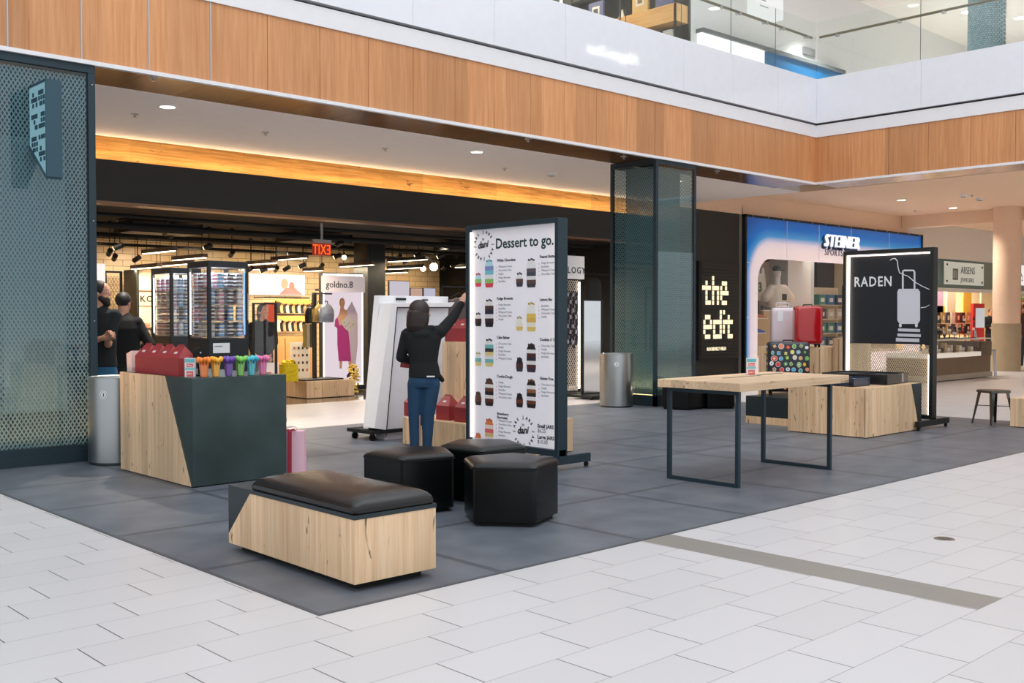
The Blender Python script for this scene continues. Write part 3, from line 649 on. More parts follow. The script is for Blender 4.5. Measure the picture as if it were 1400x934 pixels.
# shop interior behind the window
struct('wall_sports_shop', MB().box(sX0, YS+3.4, 0, sX1, YS+3.5, 4.0).box(sX0+.02, YS+.02, 0, sX0+.06, YS+3.4, 4.0), mat('shop_wall_warm', (196, 186, 170), .7))
struct('floor', MB().box(sX0, YH+.01, -.2, 48, YS+6, .0), mat('shop_floor', (170, 150, 130), .4))
struct('floor_window_base', MB().box(wx, YS+.02, 0, wxr, YS+1.4, .5), M_cream)
xp = FY(1085, 400, YS+1.6); 
tag(MB().box(FY(1077, 400, YS+1.6).x, YS+1.6, 0, FY(1113, 400, YS+1.6).x, YS+2.2, 4.0).out('square_pillar', mat('pillar_white', (214, 214, 208), .6)), 'white square pillar inside the sports shop window', 'pillar')
tag(MB().box(FY(1117, 400, YS+2.6).x, YS+2.6, 2.3, FY(1147, 400, YS+2.6).x, YS+2.7, 3.4).out('wall_screen', mat('dark_blue_screen', (30, 48, 66), .3)), 'dark blue display board high inside the sports shop', 'board')
area('sports_shop_light', (23.5, YS+1.2, 3.7), (0, 0, 0), 6, 1, 170, (1, .95, .86))
# ================================================================== FOREGROUND FURNITURE
# --- bench
t = thing('storage_bench', 'low pale oak box bench with a black leather cushion in the foreground', 'bench', (3.36, 5.15, 0), -.012)
x0, x1, y0, y1 = -.27, .27, -.69, .69
MB().box(x0+.06, y0+.06, 0, x1-.06, y1-.06, .05).out('recessed_base', M_blk2, t)
# oak body with slanted far end, dark steel wedge beyond it
MB().prism([(x0, y0, .045), (x0, y1, .045), (x0, y1, .105), (x0, y1-.27, .385), (x0, y0, .385)], (x1-x0, 0, 0)).out('oak_body', M_pale, t, bevel=.002)
MB().prism([(x0, y1, .105), (x0, y1-.27, .385), (x0, y1-.27, .405), (x0, y1, .405)], (x1-x0, 0, 0)).out('steel_wedge', M_steel, t)
MB().box(x0-.003, y0-.003, .385, x1+.003, y1-.27, .408).out('steel_rim', M_steel, t)
mb = MB(); n = 20; cyx0, cyx1 = x0+.002, x1-.002; cy_0, cy_1 = y0+.002, y1-.275; rings = []
def rr(hx, hy, z, r_, cx_=0, cy_=0):
    p = []
    for qx, qy, a0 in ((1, 1, 0), (-1, 1, 90), (-1, -1, 180), (1, -1, 270)):
        for k in range(7): a_ = math.radians(a0+15*k); p.append((cx_+qx*(hx-r_)+r_*math.cos(a_), cy_+qy*(hy-r_)+r_*math.sin(a_), z))
    return p
hx, hy = (cyx1-cyx0)/2, (cy_1-cy_0)/2; yc = (cy_0+cy_1)/2
for ins, z_, r_ in ((.006, .406, .03), (0, .414, .03), (-.003, .432, .035), (.003, .452, .04), (.018, .470, .05), (.045, .484, .06), (.09, .497, .06), (.16, .505, .04), (.235, .507, .01)):
    mb.loft([rr(hx-ins, hy-ins, z_, min(r_, hx-ins-.001), 0, yc)]) if False else rings.append(rr(hx-ins, hy-ins, z_, min(r_, hx-ins-.001), 0, yc))
mb.loft(rings).out('cushion', mat('brown_black_leather', (17, 15, 15), .26, spec=.45, bump=.07, bscale=70), t, smooth=True)
# --- hexagonal ottomans
def hexpts(r, z, rot, rc=.03):
    pts = []; st = 2*PI/5
    for k in range(5):
        a = rot+k*st; c_ = Vector((math.cos(a)*r, math.sin(a)*r, z))
        pa = Vector((math.cos(a-st)*r, math.sin(a-st)*r, z)); pb = Vector((math.cos(a+st)*r, math.sin(a+st)*r, z))
        d1 = (pa-c_).normalized(); d2 = (pb-c_).normalized()
        for f in range(5):
            u = f/4; q0 = c_+d1*rc*(1-u); q1 = c_+d2*rc*u; pts.append(tuple(q0*(1-u)+q1*u))
    return pts
def make_ottoman(label, loc, rz=0):
    t = thing('pentagonal_ottoman', label, 'ottoman', loc, rz, 'pentagonal black leather ottomans')
    MB().loft([hexpts(.325, 0, 0), hexpts(.325, .05, 0)]).out('base', M_blk2, t)
    MB().loft([hexpts(.362, .035, 0), hexpts(.364, .05, 0), hexpts(.364, .395, 0, .035)]).out('leather_side', M_leather, t, smooth=True)
    MB().loft([hexpts(.362, .392, 0, .035), hexpts(.368, .40, 0, .035), hexpts(.368, .41, 0, .035), hexpts(.355, .425, 0, .05), hexpts(.32, .436, 0, .06), hexpts(.24, .443, 0, .06), hexpts(.1, .445, 0, .03)]).out('seat_pad', M_leather, t, smooth=True)
    sp_ = t.children[-1]
    MB().tube([Vector(p) for p in hexpts(.368, .396, 0, .035)]+[Vector(hexpts(.368, .396, 0, .035)[0])], .004, 6).out('piping', M_leather, sp_, smooth=True)
    return t
o1 = make_ottoman('front ottoman of the trio, nearest the camera, all of its front face showing', (5.02, 5.35, 0), math.radians(184))
o2 = dup(o1, (4.784, 6.18, 0), math.radians(-13-90-36), 'left ottoman of the trio, behind the oak bench and left of the front ottoman')
o3 = dup(o1, (5.49, 6.16, 0), math.radians(-133.3), 'rear ottoman of the trio, mostly hidden, just in front of the menu board')
q = FD(932, 500, 16.15); o4 = dup(o1, (q.x, q.y, 0), .3, 'black pentagonal ottoman against the mesh column, seen under the left end of the high table')
q = FD(979, 500, 16.35); o5 = dup(o1, (q.x, q.y, 0), .9, 'black pentagonal ottoman behind the high table, right of the one against the mesh column')
# --- high table
t = thing('high_table', 'tall table with thick pale oak top and two black steel loop legs', 'table', (8.07, 5.36, 0))
tx0, tx1, ty0, ty1 = 7.25, 9.04, 4.93, 5.80
MB().box(tx0, ty0, .818, tx1, ty1, .889).out('tabletop', wood('pale_oak_table', (214, 178, 138), (242, 212, 178), 'X', .145, 'Y', .6, .4), t, world=True, bevel=.003)
for xl in (7.31, 8.80):
    q = .035; mb = MB(); ya, yb = 4.985, 5.74
    mb.box(xl, ya, 0, xl+q, ya+q, .818).box(xl, yb-q, 0, xl+q, yb, .818).box(xl, ya+q, 0.0, xl+q, yb-q, q).box(xl, ya+q, .818-q, xl+q, yb-q, .818)
    mb.out('leg_frame', M_teal, t, world=True, bevel=.002)
MB().box(7.75, 5.44, .889, 8.35, 5.47, .8905).box(8.42, 5.52, .889, 8.85, 5.55, .8905).out('cable_slot', M_blk2, t, world=True)
def card_holder(loc, rz, label):
    t = thing('price_card_holder', label, 'card holder', loc, rz, 'clear price card holders')
    MB().c(226, 226, 230).box(-.045, -.012, .0, .045, .012, .16).c(70, 180, 190).box(-.043, -.014, .125, .043, -.012, .155).c(225, 80, 70).box(-.03, -.0145, .085, .03, -.012, .115).box(-.03, -.0145, .005, .03, -.012, .05).c(120, 200, 205).box(-.043, -.014, .06, .043, -.012, .08).out('printed_card', M_print, t)
    mb = MB(); 
    mb.c(250, 250, 250).text('Menu', .022, (-.025, -.0155, .092), ext=.0005).text('JARS', .022, (-.025, -.0155, .02), ext=.0005); mb.out('lettering', M_print, t)
    MB().box(-.05, -.02, 0, .05, -.017, .168).box(-.05, .017, 0, .05, .02, .168).box(-.05, -.03, -.0, .05, .03, .003).out('acrylic_cover', M_glass, t)
    return t
p = FZ(1027, 513, .889); ch = card_holder((p.x, p.y, .889), -YAW, 'clear holder with a teal and red price card standing on the high table')
# --- counter
t = thing('display_counter', 'waist-high counter of dark steel with a slanted pale oak side panel', 'counter', (4.44, 8.87, 0))
kx0, kx1, ky0, ky1, kh = 3.985, 4.885, 8.13, 9.59, .925
MB().box(kx0+.03, ky0+.03, 0, kx1-.03, ky1-.03, .02).out('recessed_base', M_blk2, t, world=True)
MB().box(kx0+.004, ky0, .012, kx1, ky1, kh).out('steel_body', mat('blackened_steel_panel', (68, 82, 82), .36, .5, noise=.5, nscale=2.6), t, world=True, bevel=.002)
# oak face follows a slanted edge measured on the side
yt = FX(225, 514, kx0).y; yb = FX(261, 667, kx0).y
MB().prism([(kx0-.004, ky1, .012), (kx0-.004, yb, .012), (kx0-.004, yt, kh), (kx0-.004, ky1, kh)], (.02, 0, 0)).out('oak_side_panel', wood('pale_oak_side', (214, 176, 136), (244, 214, 178), 'Z', .13, 'Y', .8, .5), t, world=True)
# --- bins
def make_bin(label, loc):
    t = thing('waste_bin', label, 'bin', loc, 0, 'brushed steel cylindrical bins')
    MB().lathe([(0, 0), (.255, 0), (.26, .015), (.26, .03)], n=48).out('base_ring', mat('dark_steel', (90, 96, 98), .35, .9), t, smooth=True)
    MB().lathe([(.265, .03), (.265, .82), (.262, .835), (.262, .85), (.255, .855), (.245, .85), (.235, .80), (.235, .55)], n=64).out('steel_shell', mat('brushed_bin_steel', (168, 172, 174), .34, 1), t, smooth=True)
    MB().lathe([(0, .8), (.236, .8)], n=40).out('inner_lid', M_blk2, t)
    d = Vector((-math.sin(YAW)-.12, -math.cos(YAW), 0)).normalized()
    a = math.atan2(d.y, d.x); side = Vector((-math.sin(a), math.cos(a), 0))
    mb = MB(); c0 = d*.2665+Vector((0, 0, .69)); n = 20
    def disc(r0, r1): 
        for k in range(n):
            a0, a1 = 2*PI*k/n, 2*PI*(k+1)/n
            f = lambda r, an: tuple(c0+side*(-r*math.cos(an))+Vector((0, 0, r*math.sin(an)))+d*.001)
            mb.face([f(r0, a0), f(r1, a0), f(r1, a1), f(r0, a1)])
    mb.c(235, 238, 238); disc(.034, .04); disc(.0, .026)
    mb.c(90, 100, 104); p = c0+d*.004
    mb.hexa([tuple(p+side*sx_*.006+d*dd+Vector((0, 0, zz))) for zz in (-.016, .016) for dd, sx_ in ((0, -1), (0, 1), (.001, 1), (.001, -1))])
    mb.out('round_emblem', M_print, t.children[1])
    return t
b1 = make_bin('brushed steel bin between the left mesh panel and the display counter', (4.155, 10.1, 0))
b2 = dup(b1, (12.52, 10.85, 0), 0, 'brushed steel bin beside the mesh column, right of the narrow mirror')
# --- red gable boxes
M_card = mat('maroon_card', (150, 46, 50), .55); M_cardin = mat('maroon_card_dark', (112, 34, 38), .55)
def make_gable(label, loc, rz=0, group='maroon gable boxes on the counter'):
    t = thing('gable_box', label, 'box', loc, rz, group)
    a, b, h, hr = .103, .085, .155, .262
    # a: half length (x), b: half depth (y); broad roof faces look along y
    v = lambda s: [(-a, s*b, h), (a, s*b, h), (a*.5, s*.006, hr), (-a*.5, s*.006, hr)]
    MB().box(-a, -b, 0, a, b, h).out('body', M_card, t)
    mb = MB(); f = v(-1); g = v(1)
    mb.face(f).face(g[::-1]).face([(-a, -b, h), (-a*.5, 0, hr), (-a, b, h)]).face([(a, -b, h), (a, b, h), (a*.5, 0, hr)]); mb.out('roof', M_card, t, solid=.002)
    rf_ = t.children[1]
    def onroof(x_, tt, sg=-1, o_=.0016): return (x_, sg*b*(1-tt)+sg*o_, h+(hr-h)*tt+o_)
    mb = MB()
    for sg in (-1, 1): mb.prism([onroof(.026*math.cos(j*PI/6), .80+.075*math.sin(j*PI/6), sg) for j in range(12)], (0, sg*.001, .001))
    mb.out('handle_slot', mat('slot_dark', (50, 24, 22), .8), rf_)
    MB().box(-a*.46, -.004, hr-.002, a*.46, .004, hr+.012).out('ridge_fold', M_card, rf_)
    mb = MB(); mb.c(225, 220, 220)
    for k in range(3): mb.prism([onroof(-.026+k*.018, .34), onroof(-.013+k*.018, .34), onroof(-.011+k*.018, .50), onroof(-.024+k*.018, .50)], (0, -.001, .001))
    mb.out('printed_mark', M_print, t.children[1])
    return t
names = ['farthest of the four maroon gable boxes on the counter, at the left end', 'second maroon gable box from the left on the counter', 'third maroon gable box from the left on the counter', 'nearest of the four maroon gable boxes on the counter, beside the price card']
ys = [9.24, 9.022, 8.805, 8.585]
gb = make_gable(names[0], (4.11, ys[0], kh+.001), -PI/2+.06)
for k in (1, 2, 3): dup(gb, (4.11, ys[k], kh+.001), -PI/2+.06, names[k])
p = FZ(259.5, 516, kh); dup(ch, (p.x+.035, p.y+.06, kh), -YAW-.1, 'clear holder with a teal and red price card at the near corner of the counter')
# --- small cups holding bundles of coloured spoons along the counter front
def spoon_cup(col, cname, loc):
    t = thing('spoon_cup', 'clear cup with a bundle of %s plastic spoons on the counter edge' % cname, 'cup', loc, random.random()*3, 'cups of coloured spoons on the counter')
    MB().lathe([(0, 0), (.032, 0), (.040, .11), (.039, .11), (.031, .003), (0, .003)], n=20).out('clear_cup', M_glass, t, smooth=True)
    m = mat('plastic_'+cname, col, .35, spec=.5, noise=.12, nscale=40)
    for k in range(9):
        a = k*2*PI/9; r0 = .014+.006*(k % 2); r1 = .038 if k else 0; 
        mb = MB(); mb.cap((r0*math.cos(a), r0*math.sin(a), .006), (r1*math.cos(a), r1*math.sin(a), .13), .0065, .006, 8)
        mb.ell((r1*1.2*math.cos(a), r1*1.2*math.sin(a), .142+.006*(k % 3)), (.022, .022, .022), 10, 8); mb.out('spoon', m, t, smooth=True)
    MB().lathe([(0, .004), (.028, .004), (.033, .1), (0, .1)], n=14).out('wrap', m, t, smooth=True)
    return t
for px, col, cn in ((279, (240, 130, 40), 'orange'), (295, (242, 178, 50), 'yellow'), (312.7, (112, 72, 170), 'purple'), (328.5, (128, 200, 90), 'green'), (343.8, (70, 190, 208), 'cyan'), (359, (232, 120, 172), 'pink')):
    q = FY(px, 516, ky0+.09); spoon_cup(col, cn, (q.x, ky0+.09, kh+.001))
q = FY(275, 500, ky0+.3)
t = thing('card_reader_stand', 'round-topped black card reader stand behind the orange spoons on the counter', 'stand', (q.x, ky0+.32, kh))
MB().lathe([(0, 0), (.05, 0), (.055, .01), (.02, .02), (.016, .1), (0, .1)]).out('foot', M_blk2, t, smooth=True)
MB().prism([(-.055, -.01, .08), (.055, -.01, .08), (.055, -.01, .2)]+[(.055*math.cos(a*PI/8), -.01, .2+.05*math.sin(a*PI/8)) for a in range(1, 8)]+[(-.055, -.01, .2)], (0, .03, 0)).out('screen_housing', M_blk2, t)
MB().ell((0, -.012, .2), (.009, .004, .009)).out('camera_lens', M_chrome, t)
t = thing('paper_bag', 'folded pale pink paper bag at the far left end of the counter', 'bag', (4.07, 9.49, kh))
MB().c(236, 204, 196).hexa([(-.04, -.05, 0), (.04, -.05, 0), (.04, .05, 0), (-.04, .05, 0), (-.045, -.055, .2), (.045, -.055, .2), (.045, .055, .17), (-.045, .055, .17)]).out('paper_body', M_print, t)
MB().c(225, 180, 172).box(-.035, -.06, .03, .035, -.0555, .05).out('fold', M_print, t)
# --- pink gift bag on floor
p = FZ(395, 650)
t = thing('gift_bag', 'pale pink paper gift bag with maroon ribbon on the floor beside the counter', 'bag', (p.x+.05, p.y+.05, 0), -.75)
MB().c(238, 190, 206).hexa([(-.14, -.055, 0), (.14, -.055, 0), (.14, .055, 0), (-.14, .055, 0), (-.125, -.04, .40), (.125, -.04, .40), (.125, .04, .40), (-.125, .04, .40)]).out('paper_body', M_print, t, bevel=.002)
MB().c(190, 60, 80).hexa([(-.02, -.058, .005), (.02, -.058, .005), (.02, .058, .005), (-.02, .058, .005), (-.02, -.044, .402), (.02, -.044, .402), (.02, .044, .402), (-.02, .044, .402)]).out('ribbon', M_print, t)
for s in (-1, 1): MB().tube([(-.06, s*.04, .37)]+[(-.06*math.cos(a*PI/8), s*.045, .40+.035*math.sin(a*PI/8)) for a in range(9)]+[(.06, s*.04, .37)], .004, 6).out('handle', mat('rope_white', (232, 220, 222), .7), t, smooth=True)
for k in (-1, 1): MB().c(180, 50, 70).ell((k*.03, -.02, .405), (.03, .015, .014)).out('bow', M_print, t, smooth=True)

# ================================================================== MENU LIGHTBOX
XM = 6.92
ya, yb, z0, z1 = 6.713, 8.028, .19, 2.366
t = thing('menu_lightbox', 'tall backlit dessert menu board in a dark steel frame on castors', 'menu board', (7.0, 7.37, 0))
fw = .045
MB().box(XM, ya, z0-.06, XM+.13, ya+fw, z1).box(XM, yb-fw, z0-.06, XM+.13, yb, z1).box(XM, ya+fw, z1-fw, XM+.13, yb-fw, z1).box(XM, ya+fw, z0-.06, XM+.13, yb-fw, z0).out('frame', M_teal, t, world=True, bevel=.002)
M_panel = mat('backlit_white_fabric', (226, 222, 228), .5, emit=.18, ecol=(240, 236, 245))
mpan = MB().box(XM+.05, ya+fw, z0, XM+.09, yb-fw, z1-fw).out('printed_panel', M_panel, t, world=True)
for yy in (ya+fw+.001, yb-fw-.013): MB().box(XM+.02, yy, z0+.02, XM+.045, yy+.012, z1-fw-.02).out('led_strip', emis('led_soft', (255, 240, 225), 2.5), t, world=True)
for yf in (ya+.015, yb-.03):
    fb_ = MB().box(XM-.30, yf-.01, .05, XM+.46, yf+.035, .13).out('foot_bar', M_teal, t, world=True)
    for xx in (XM-.26, XM+.42):
        MB().cone((xx, yf+.0, .022), (xx, yf+.025, .022), .022, .022, 14).box(xx-.012, yf-.004, .03, xx+.012, yf+.03, .05).out('castor', M_blk2, fb_, world=True)
MB().box(XM+.02, ya, .1, XM+.11, ya+fw, z0).box(XM+.02, yb-fw, .1, XM+.11, yb, z0).out('post', M_teal, t, world=True)
# printing: positions come from the board itself
XP = XM+.05
def mp(px, py): q = FX(px, py, XP); return q.y, q.z
mb = MB()
def pt(txt, px, py, size, bold=0, col=(30, 34, 40), align='LEFT', shear=0, sx=1.0, off=0):
    y_, z_ = mp(px, py); mb.c(*col).text(txt, size, (XP-.0016, y_, z_), (0, -1, 0), (0, 0, 1), ext=.0006, align=align, bold=bold, shear=shear, sx=sx)
pt('Dessert to go.', 677.5, 340, .142, .0028, (24, 60, 58), sx=.98)
def round_logo(px, py, R_, s):
    y_, z_ = mp(px, py); word = 'JARS JARS JARS JARS '
    for k, ch_ in enumerate(word):
        if ch_ == ' ': continue
        a = PI/2-2*PI*k/len(word); cc = Vector((XP-.0016, y_-R_*math.cos(a), z_+R_*math.sin(a)))
        up_ = Vector((0, -math.cos(a), math.sin(a))); rt = Vector((0, -math.sin(a), -math.cos(a)))
        mb.c(30, 34, 40).text(ch_, s, cc-rt*s*.3, rt, up_, ext=.0006, bold=.0015)
    mb.c(20, 22, 26).text('dani', R_*.75, (XP-.0016, y_+R_*.72, z_-R_*.22), (0, -1, .1), (0, .1, 1), ext=.0006, bold=.003, shear=.3)
    mb.text('by', R_*.32, (XP-.0016, y_+R_*.2, z_+R_*.42), (0, -1, .1), (0, .1, 1), ext=.0006)
round_logo(661.5, 336, .125, .04); round_logo(716, 590, .125, .04)
ITEMS = [('White Chocolate', 647, 662, 672, 392, 358, [(186, 226, 238), (140, 150, 205), (120, 200, 214), (236, 234, 238), (140, 200, 110), (224, 70, 90)]),
 ('Peanut Butter', 703, 722, 739, 392, 353, [(238, 236, 236), (238, 236, 236), (96, 88, 92), (70, 74, 86), (230, 226, 226), (96, 72, 66), (60, 60, 70)]),
 ('Fudge Brownie', 647, 662, 672, 446, 408, [(238, 232, 228), (80, 54, 50), (44, 44, 60), (232, 228, 228), (60, 38, 40), (30, 26, 34)]),
 ('Lemon Bar', 706, 721, 738, 452, 410, [(242, 240, 232), (242, 240, 232), (232, 196, 96), (226, 182, 90), (240, 236, 222), (232, 200, 110)]),
 ('Cake Batter', 647, 662, 672, 500, 463, [(238, 236, 236), (120, 190, 190), (60, 60, 60), (232, 208, 140), (236, 232, 230), (120, 190, 190), (232, 208, 140)]),
 ('Cookies n’ Cream', 705, 721, 739, 508, 464, [(40, 38, 42), (238, 236, 236), (84, 44, 46), (48, 46, 62), (234, 230, 230), (84, 44, 46), (56, 52, 64)]),
 ('Cookie Dough', 647, 662, 671, 554, 517, [(92, 64, 50), (238, 232, 226), (108, 66, 50), (34, 32, 36), (234, 230, 228), (96, 52, 40), (36, 30, 34)]),
 ('Gluten Free', 706, 721, 739, 557, 516, [(40, 34, 34), (240, 236, 236), (150, 96, 60), (46, 40, 34), (238, 234, 232), (110, 58, 44), (34, 28, 32)]),
 ('Strawberry Shortcake', 649, 663, 672, 607, 567, [(232, 130, 70), (244, 226, 218), (232, 110, 110), (232, 190, 130), (246, 234, 230), (236, 140, 120)])]
pic = []
def jarpic(pxc, pyb, hgt, wid, bands, topping=True):
    y_, z_ = mp(pxc, pyb); m_ = MB(); n = len(bands)
    for k, c_ in enumerate(bands):
        za = z_+hgt*(1-(k+1)/n); zb2 = z_+hgt*(1-k/n); w0 = wid*.5*(.82 if k == n-1 else 1); w1 = wid*.5*(.7 if k == 0 else 1)
        m_.c(*c_).hexa([(XP-.003, y_-w0, za), (XP-.0005, y_-w0, za), (XP-.0005, y_+w0, za), (XP-.003, y_+w0, za), (XP-.003, y_-w1, zb2), (XP-.0005, y_-w1, zb2), (XP-.0005, y_+w1, zb2), (XP-.003, y_+w1, zb2)])
    c_ = bands[2] if topping else bands[0]
    for k in range(5): m_.c(*[int(v*.8) for v in c_]).ell((XP-.002, y_+wid*(-.28+.14*k), z_+hgt+.004+.006*((k*7) % 3)), (.001, wid*.1, .012), 8, 6)
    m_.c(*bands[0]).ell((XP-.0018, y_, z_+hgt*.985), (.001, wid*.36, .022), 12, 8)
    m_.out('jar_picture', M_print, mpan, world=True)
for nm, xs, xb, xt, ybase, ytop, bands in ITEMS:
    small_x = xs+7 if xs < 690 else xs+5
    big_x = {647: 669, 649: 670, 703: 726, 706: 726, 705: 726}[xs]; 
    jarpic(654 if xs < 690 else 710.5, ybase, .115 if ybase < 600 else .09, .095, bands[:1]+bands[-2:], True)
    jarpic(669 if xs < 690 else 726.5, ybase+1, .255 if ybase < 600 else .24, .125, bands, True)
    tx = 679.5 if xs < 690 else 738; ty = {392: 358, 446: 410, 500: 463, 554: 516, 607: 568, 452: 411, 508: 466, 557: 517}[ybase]
    if xs > 690: ty = {392: 353, 452: 411.5, 508: 466, 557: 519}[ybase]
    if nm.startswith('Straw'): pt('Strawberry', tx, 567, .038, .001); pt('Shortcake', tx, 572, .038, .001)
    else: pt(nm, tx, ty, .038, .001)
    for k in range(4 if xs > 690 else 5):
        y_, z_ = mp(tx+2, ty+6+k*5.2); pt(['Whipped Cream', 'Chocolate Cake', 'Vanilla', 'Fudge Brownie', 'Sprinkles'][(k+len(nm)) % 5], tx+2, ty+8+k*5, .029, 0, (140, 142, 150))
        mb.c(200, 80, 80).ell((XP-.001, mp(tx-1, ty)[0], z_-.012), (.001, .005, .005), 6, 4)
pt('Small JARS', 735, 584.5, .05, .0015); pt('$6.25', 735, 591, .05, 0, (90, 90, 96)); pt('Large JARS', 735, 599.5, .05, .0015); pt('$10.00', 735, 606, .05, 0, (90, 90, 96))
mb.out('lettering', M_print, mpan, world=True)

# ================================================================== BRAND LIGHTBOX (right)
XR = 13.0; ya, yb, z0, z1 = 5.93, 7.19, .12, 2.33
t = thing('luggage_brand_board', 'dark framed upright luggage advertising board reading RADEN with LED edge', 'display board', (13.05, 6.56, 0))
MB().box(XR, ya, z0, XR+.12, ya+.05, z1).box(XR, yb-.035, z0, XR+.12, yb, z1).box(XR, ya+.05, z1-.05, XR+.12, yb-.035, z1).box(XR, ya+.05, z0, XR+.12, yb-.035, z0+.05).out('frame', M_black, t, world=True, bevel=.002)
MB().box(XR+.02, yb-.075, z0+.05, XR+.05, yb-.045, z1-.06).box(XR+.02, ya+.06, z1-.075, XR+.05, yb-.05, z1-.06).out('led_strip', emis('led_board', (255, 240, 222), 4), t, world=True)
MB().box(XR+.02, ya+.055, z0+.05, XR+.05, ya+.07, .95).out('led_strip', emis('led_board', (255, 240, 222), 4), t, world=True)
zg = FX(1200, 470, XR+.06).z
rpan = MB().c(20, 26, 34).box(XR+.06, ya+.05, zg, XR+.08, yb-.045, z1-.08).out('printed_panel', M_print, t, world=True)
expanded(ya+.05, yb-.05, z0+.05, zg, .03, .05, .004, X=XR+.07).out('metal_mesh', mat('warm_metal_mesh', (190, 170, 140), .4, .3), t, world=True)
MB().box(XR-.42, ya-.03, .05, XR+.44, ya+.03, .12).out('foot_bar', M_black, t, world=True)
MB().box(XR+.03, ya-.0, .1, XR+.09, ya+.05, z0+.02).box(XR+.03, yb-.05, .1, XR+.09, yb, z0+.02).out('post', M_black, t, world=True)
for xx in (XR-.38, XR+.4): MB().cone((xx, ya-.01, .025), (xx, ya+.015, .025), .025, .025, 14).box(xx-.012, ya-.012, .03, xx+.012, ya+.018, .05).out('castor', M_blk2, t, world=True)
XQ = XR+.06
def rp_(px, py): q = FX(px, py, XQ); return q.y, q.z
mb = MB(); y_, z_ = rp_(1167.5, 392); mb.c(232, 234, 238).text('RADEN', .185, (XQ-.002, y_, z_), (0, -1, 0), (0, 0, 1), ext=.001, bold=.003, sx=.82, sp=1.15); mb.out('lettering', M_print, rpan, world=True)
mb = MB(); g = lambda px, py, d_=.003: (XQ-d_, *rp_(px, py))
mb.c(214, 214, 224).prism([g(*q) for q in [(1229, 395), (1255, 395), (1258, 399), (1258, 438), (1255, 443), (1230, 443), (1227, 438), (1227, 399)]], (.002, 0, 0))
for pl in ([(1234.5, 397), (1234.5, 371.5), (1236, 370), (1249, 370), (1250.5, 371.5), (1250.5, 397)],): mb.tube([g(*q) for q in pl], .012, 6)
mb.tube([g(*q) for q in [(1217, 356), (1220, 354), (1224, 353.5), (1227, 357), (1228, 366), (1230, 373), (1234, 375), (1242, 378), (1250, 385), (1260, 391), (1271, 396)]], .006, 6)
mb.tube([g(*q) for q in [(1259, 421), (1266, 420), (1271, 417)]], .006, 6)
for (a_, b_) in (((1228, 449), (1258, 454)), ((1227, 456), (1259, 461)), ((1225, 462), (1257, 468))): mb.c(206, 206, 216).prism([g(a_[0], a_[1]), g(b_[0], a_[1]+1), g(b_[0], b_[1]), g(a_[0], b_[1]-1)], (.002, 0, 0))
mb.c(230, 230, 236)
for px in (1231, 1253): mb.ell(g(px, 445), (.002, .02, .025), 10, 8)
mb.out('suitcase_picture', M_print, rpan, world=True)

# ================================================================== LUGGAGE DISPLAY BOXES
def oakbox(label, x0, y0, x1, y1, zb_, zt, wedge=None, name='display_box', grp=None, m=None, lip=True):
    t = thing(name, label, 'display box', ((x0+x1)/2, (y0+y1)/2, zb_))
    if grp: t['group'] = grp
    if zb_ < .01: MB().box(x0+.03, y0+.03, 0, x1-.03, y1-.03, .02).out('recessed_base', M_blk2, t, world=True)
    b_ = MB()
    if wedge:
        xa, xb_ = wedge
        b_.prism([(x0, y0, zb_+.012), (xb_, y0, zb_+.012), (xa, y0, zt), (x0, y0, zt)], (0, y1-y0, 0)); b_.out('oak_body', m or M_pale, t, world=True, bevel=.002)
        MB().prism([(xb_+.001, y0, zb_+.012), (x1, y0, zb_+.012), (x1, y0, zt), (xa+.001, y0, zt)], (0, y1-y0, 0)).out('steel_wedge', M_steel, t, world=True)
    else: b_.box(x0, y0, zb_+(.012 if zb_ < .01 else 0), x1, y1, zt).out('oak_body', m or M_pale, t, world=True, bevel=.002)
    if lip: MB().box(x0+.012, y0+.012, zt, x1-.012, y1-.012, zt+.002).out('top_panel', M_paleH, t, world=True)
    MB().box(x0-.002, y0+.02, zb_+.03, x0, y0+.026, zt-.02).out('panel_groove', mat('groove_brown', (110, 84, 58), .7), t, world=True)
    return t
oakbox('large pale oak display box carrying two open suitcases, slanted steel right end', 11.38, 5.98, 12.80, 7.03, 0, .595, (12.52, 12.74))
t = thing('display_box', 'low dark steel display box on a pale oak plinth carrying the patterned suitcase', 'display box', (12.5, 7.65, 0))
MB().box(11.9, 7.12, .10, 12.95, 8.0, .37).out('steel_body', M_steel, t, world=True)
MB().box(11.9, 7.12, .0, 12.95, 8.0, .10).out('oak_plinth', M_pale, t, world=True)
ybx = FX(1037, 480, 13.2).y
oakbox('tall pale oak display box behind, carrying the white and red suitcases', 13.2, 7.63, 14.2, ybx, 0, 1.0)
oakbox('small pale oak riser box under the black suitcase behind the advertising board', 13.5, 7.5, 14.4, 7.62, 0, 1.13, lip=False)

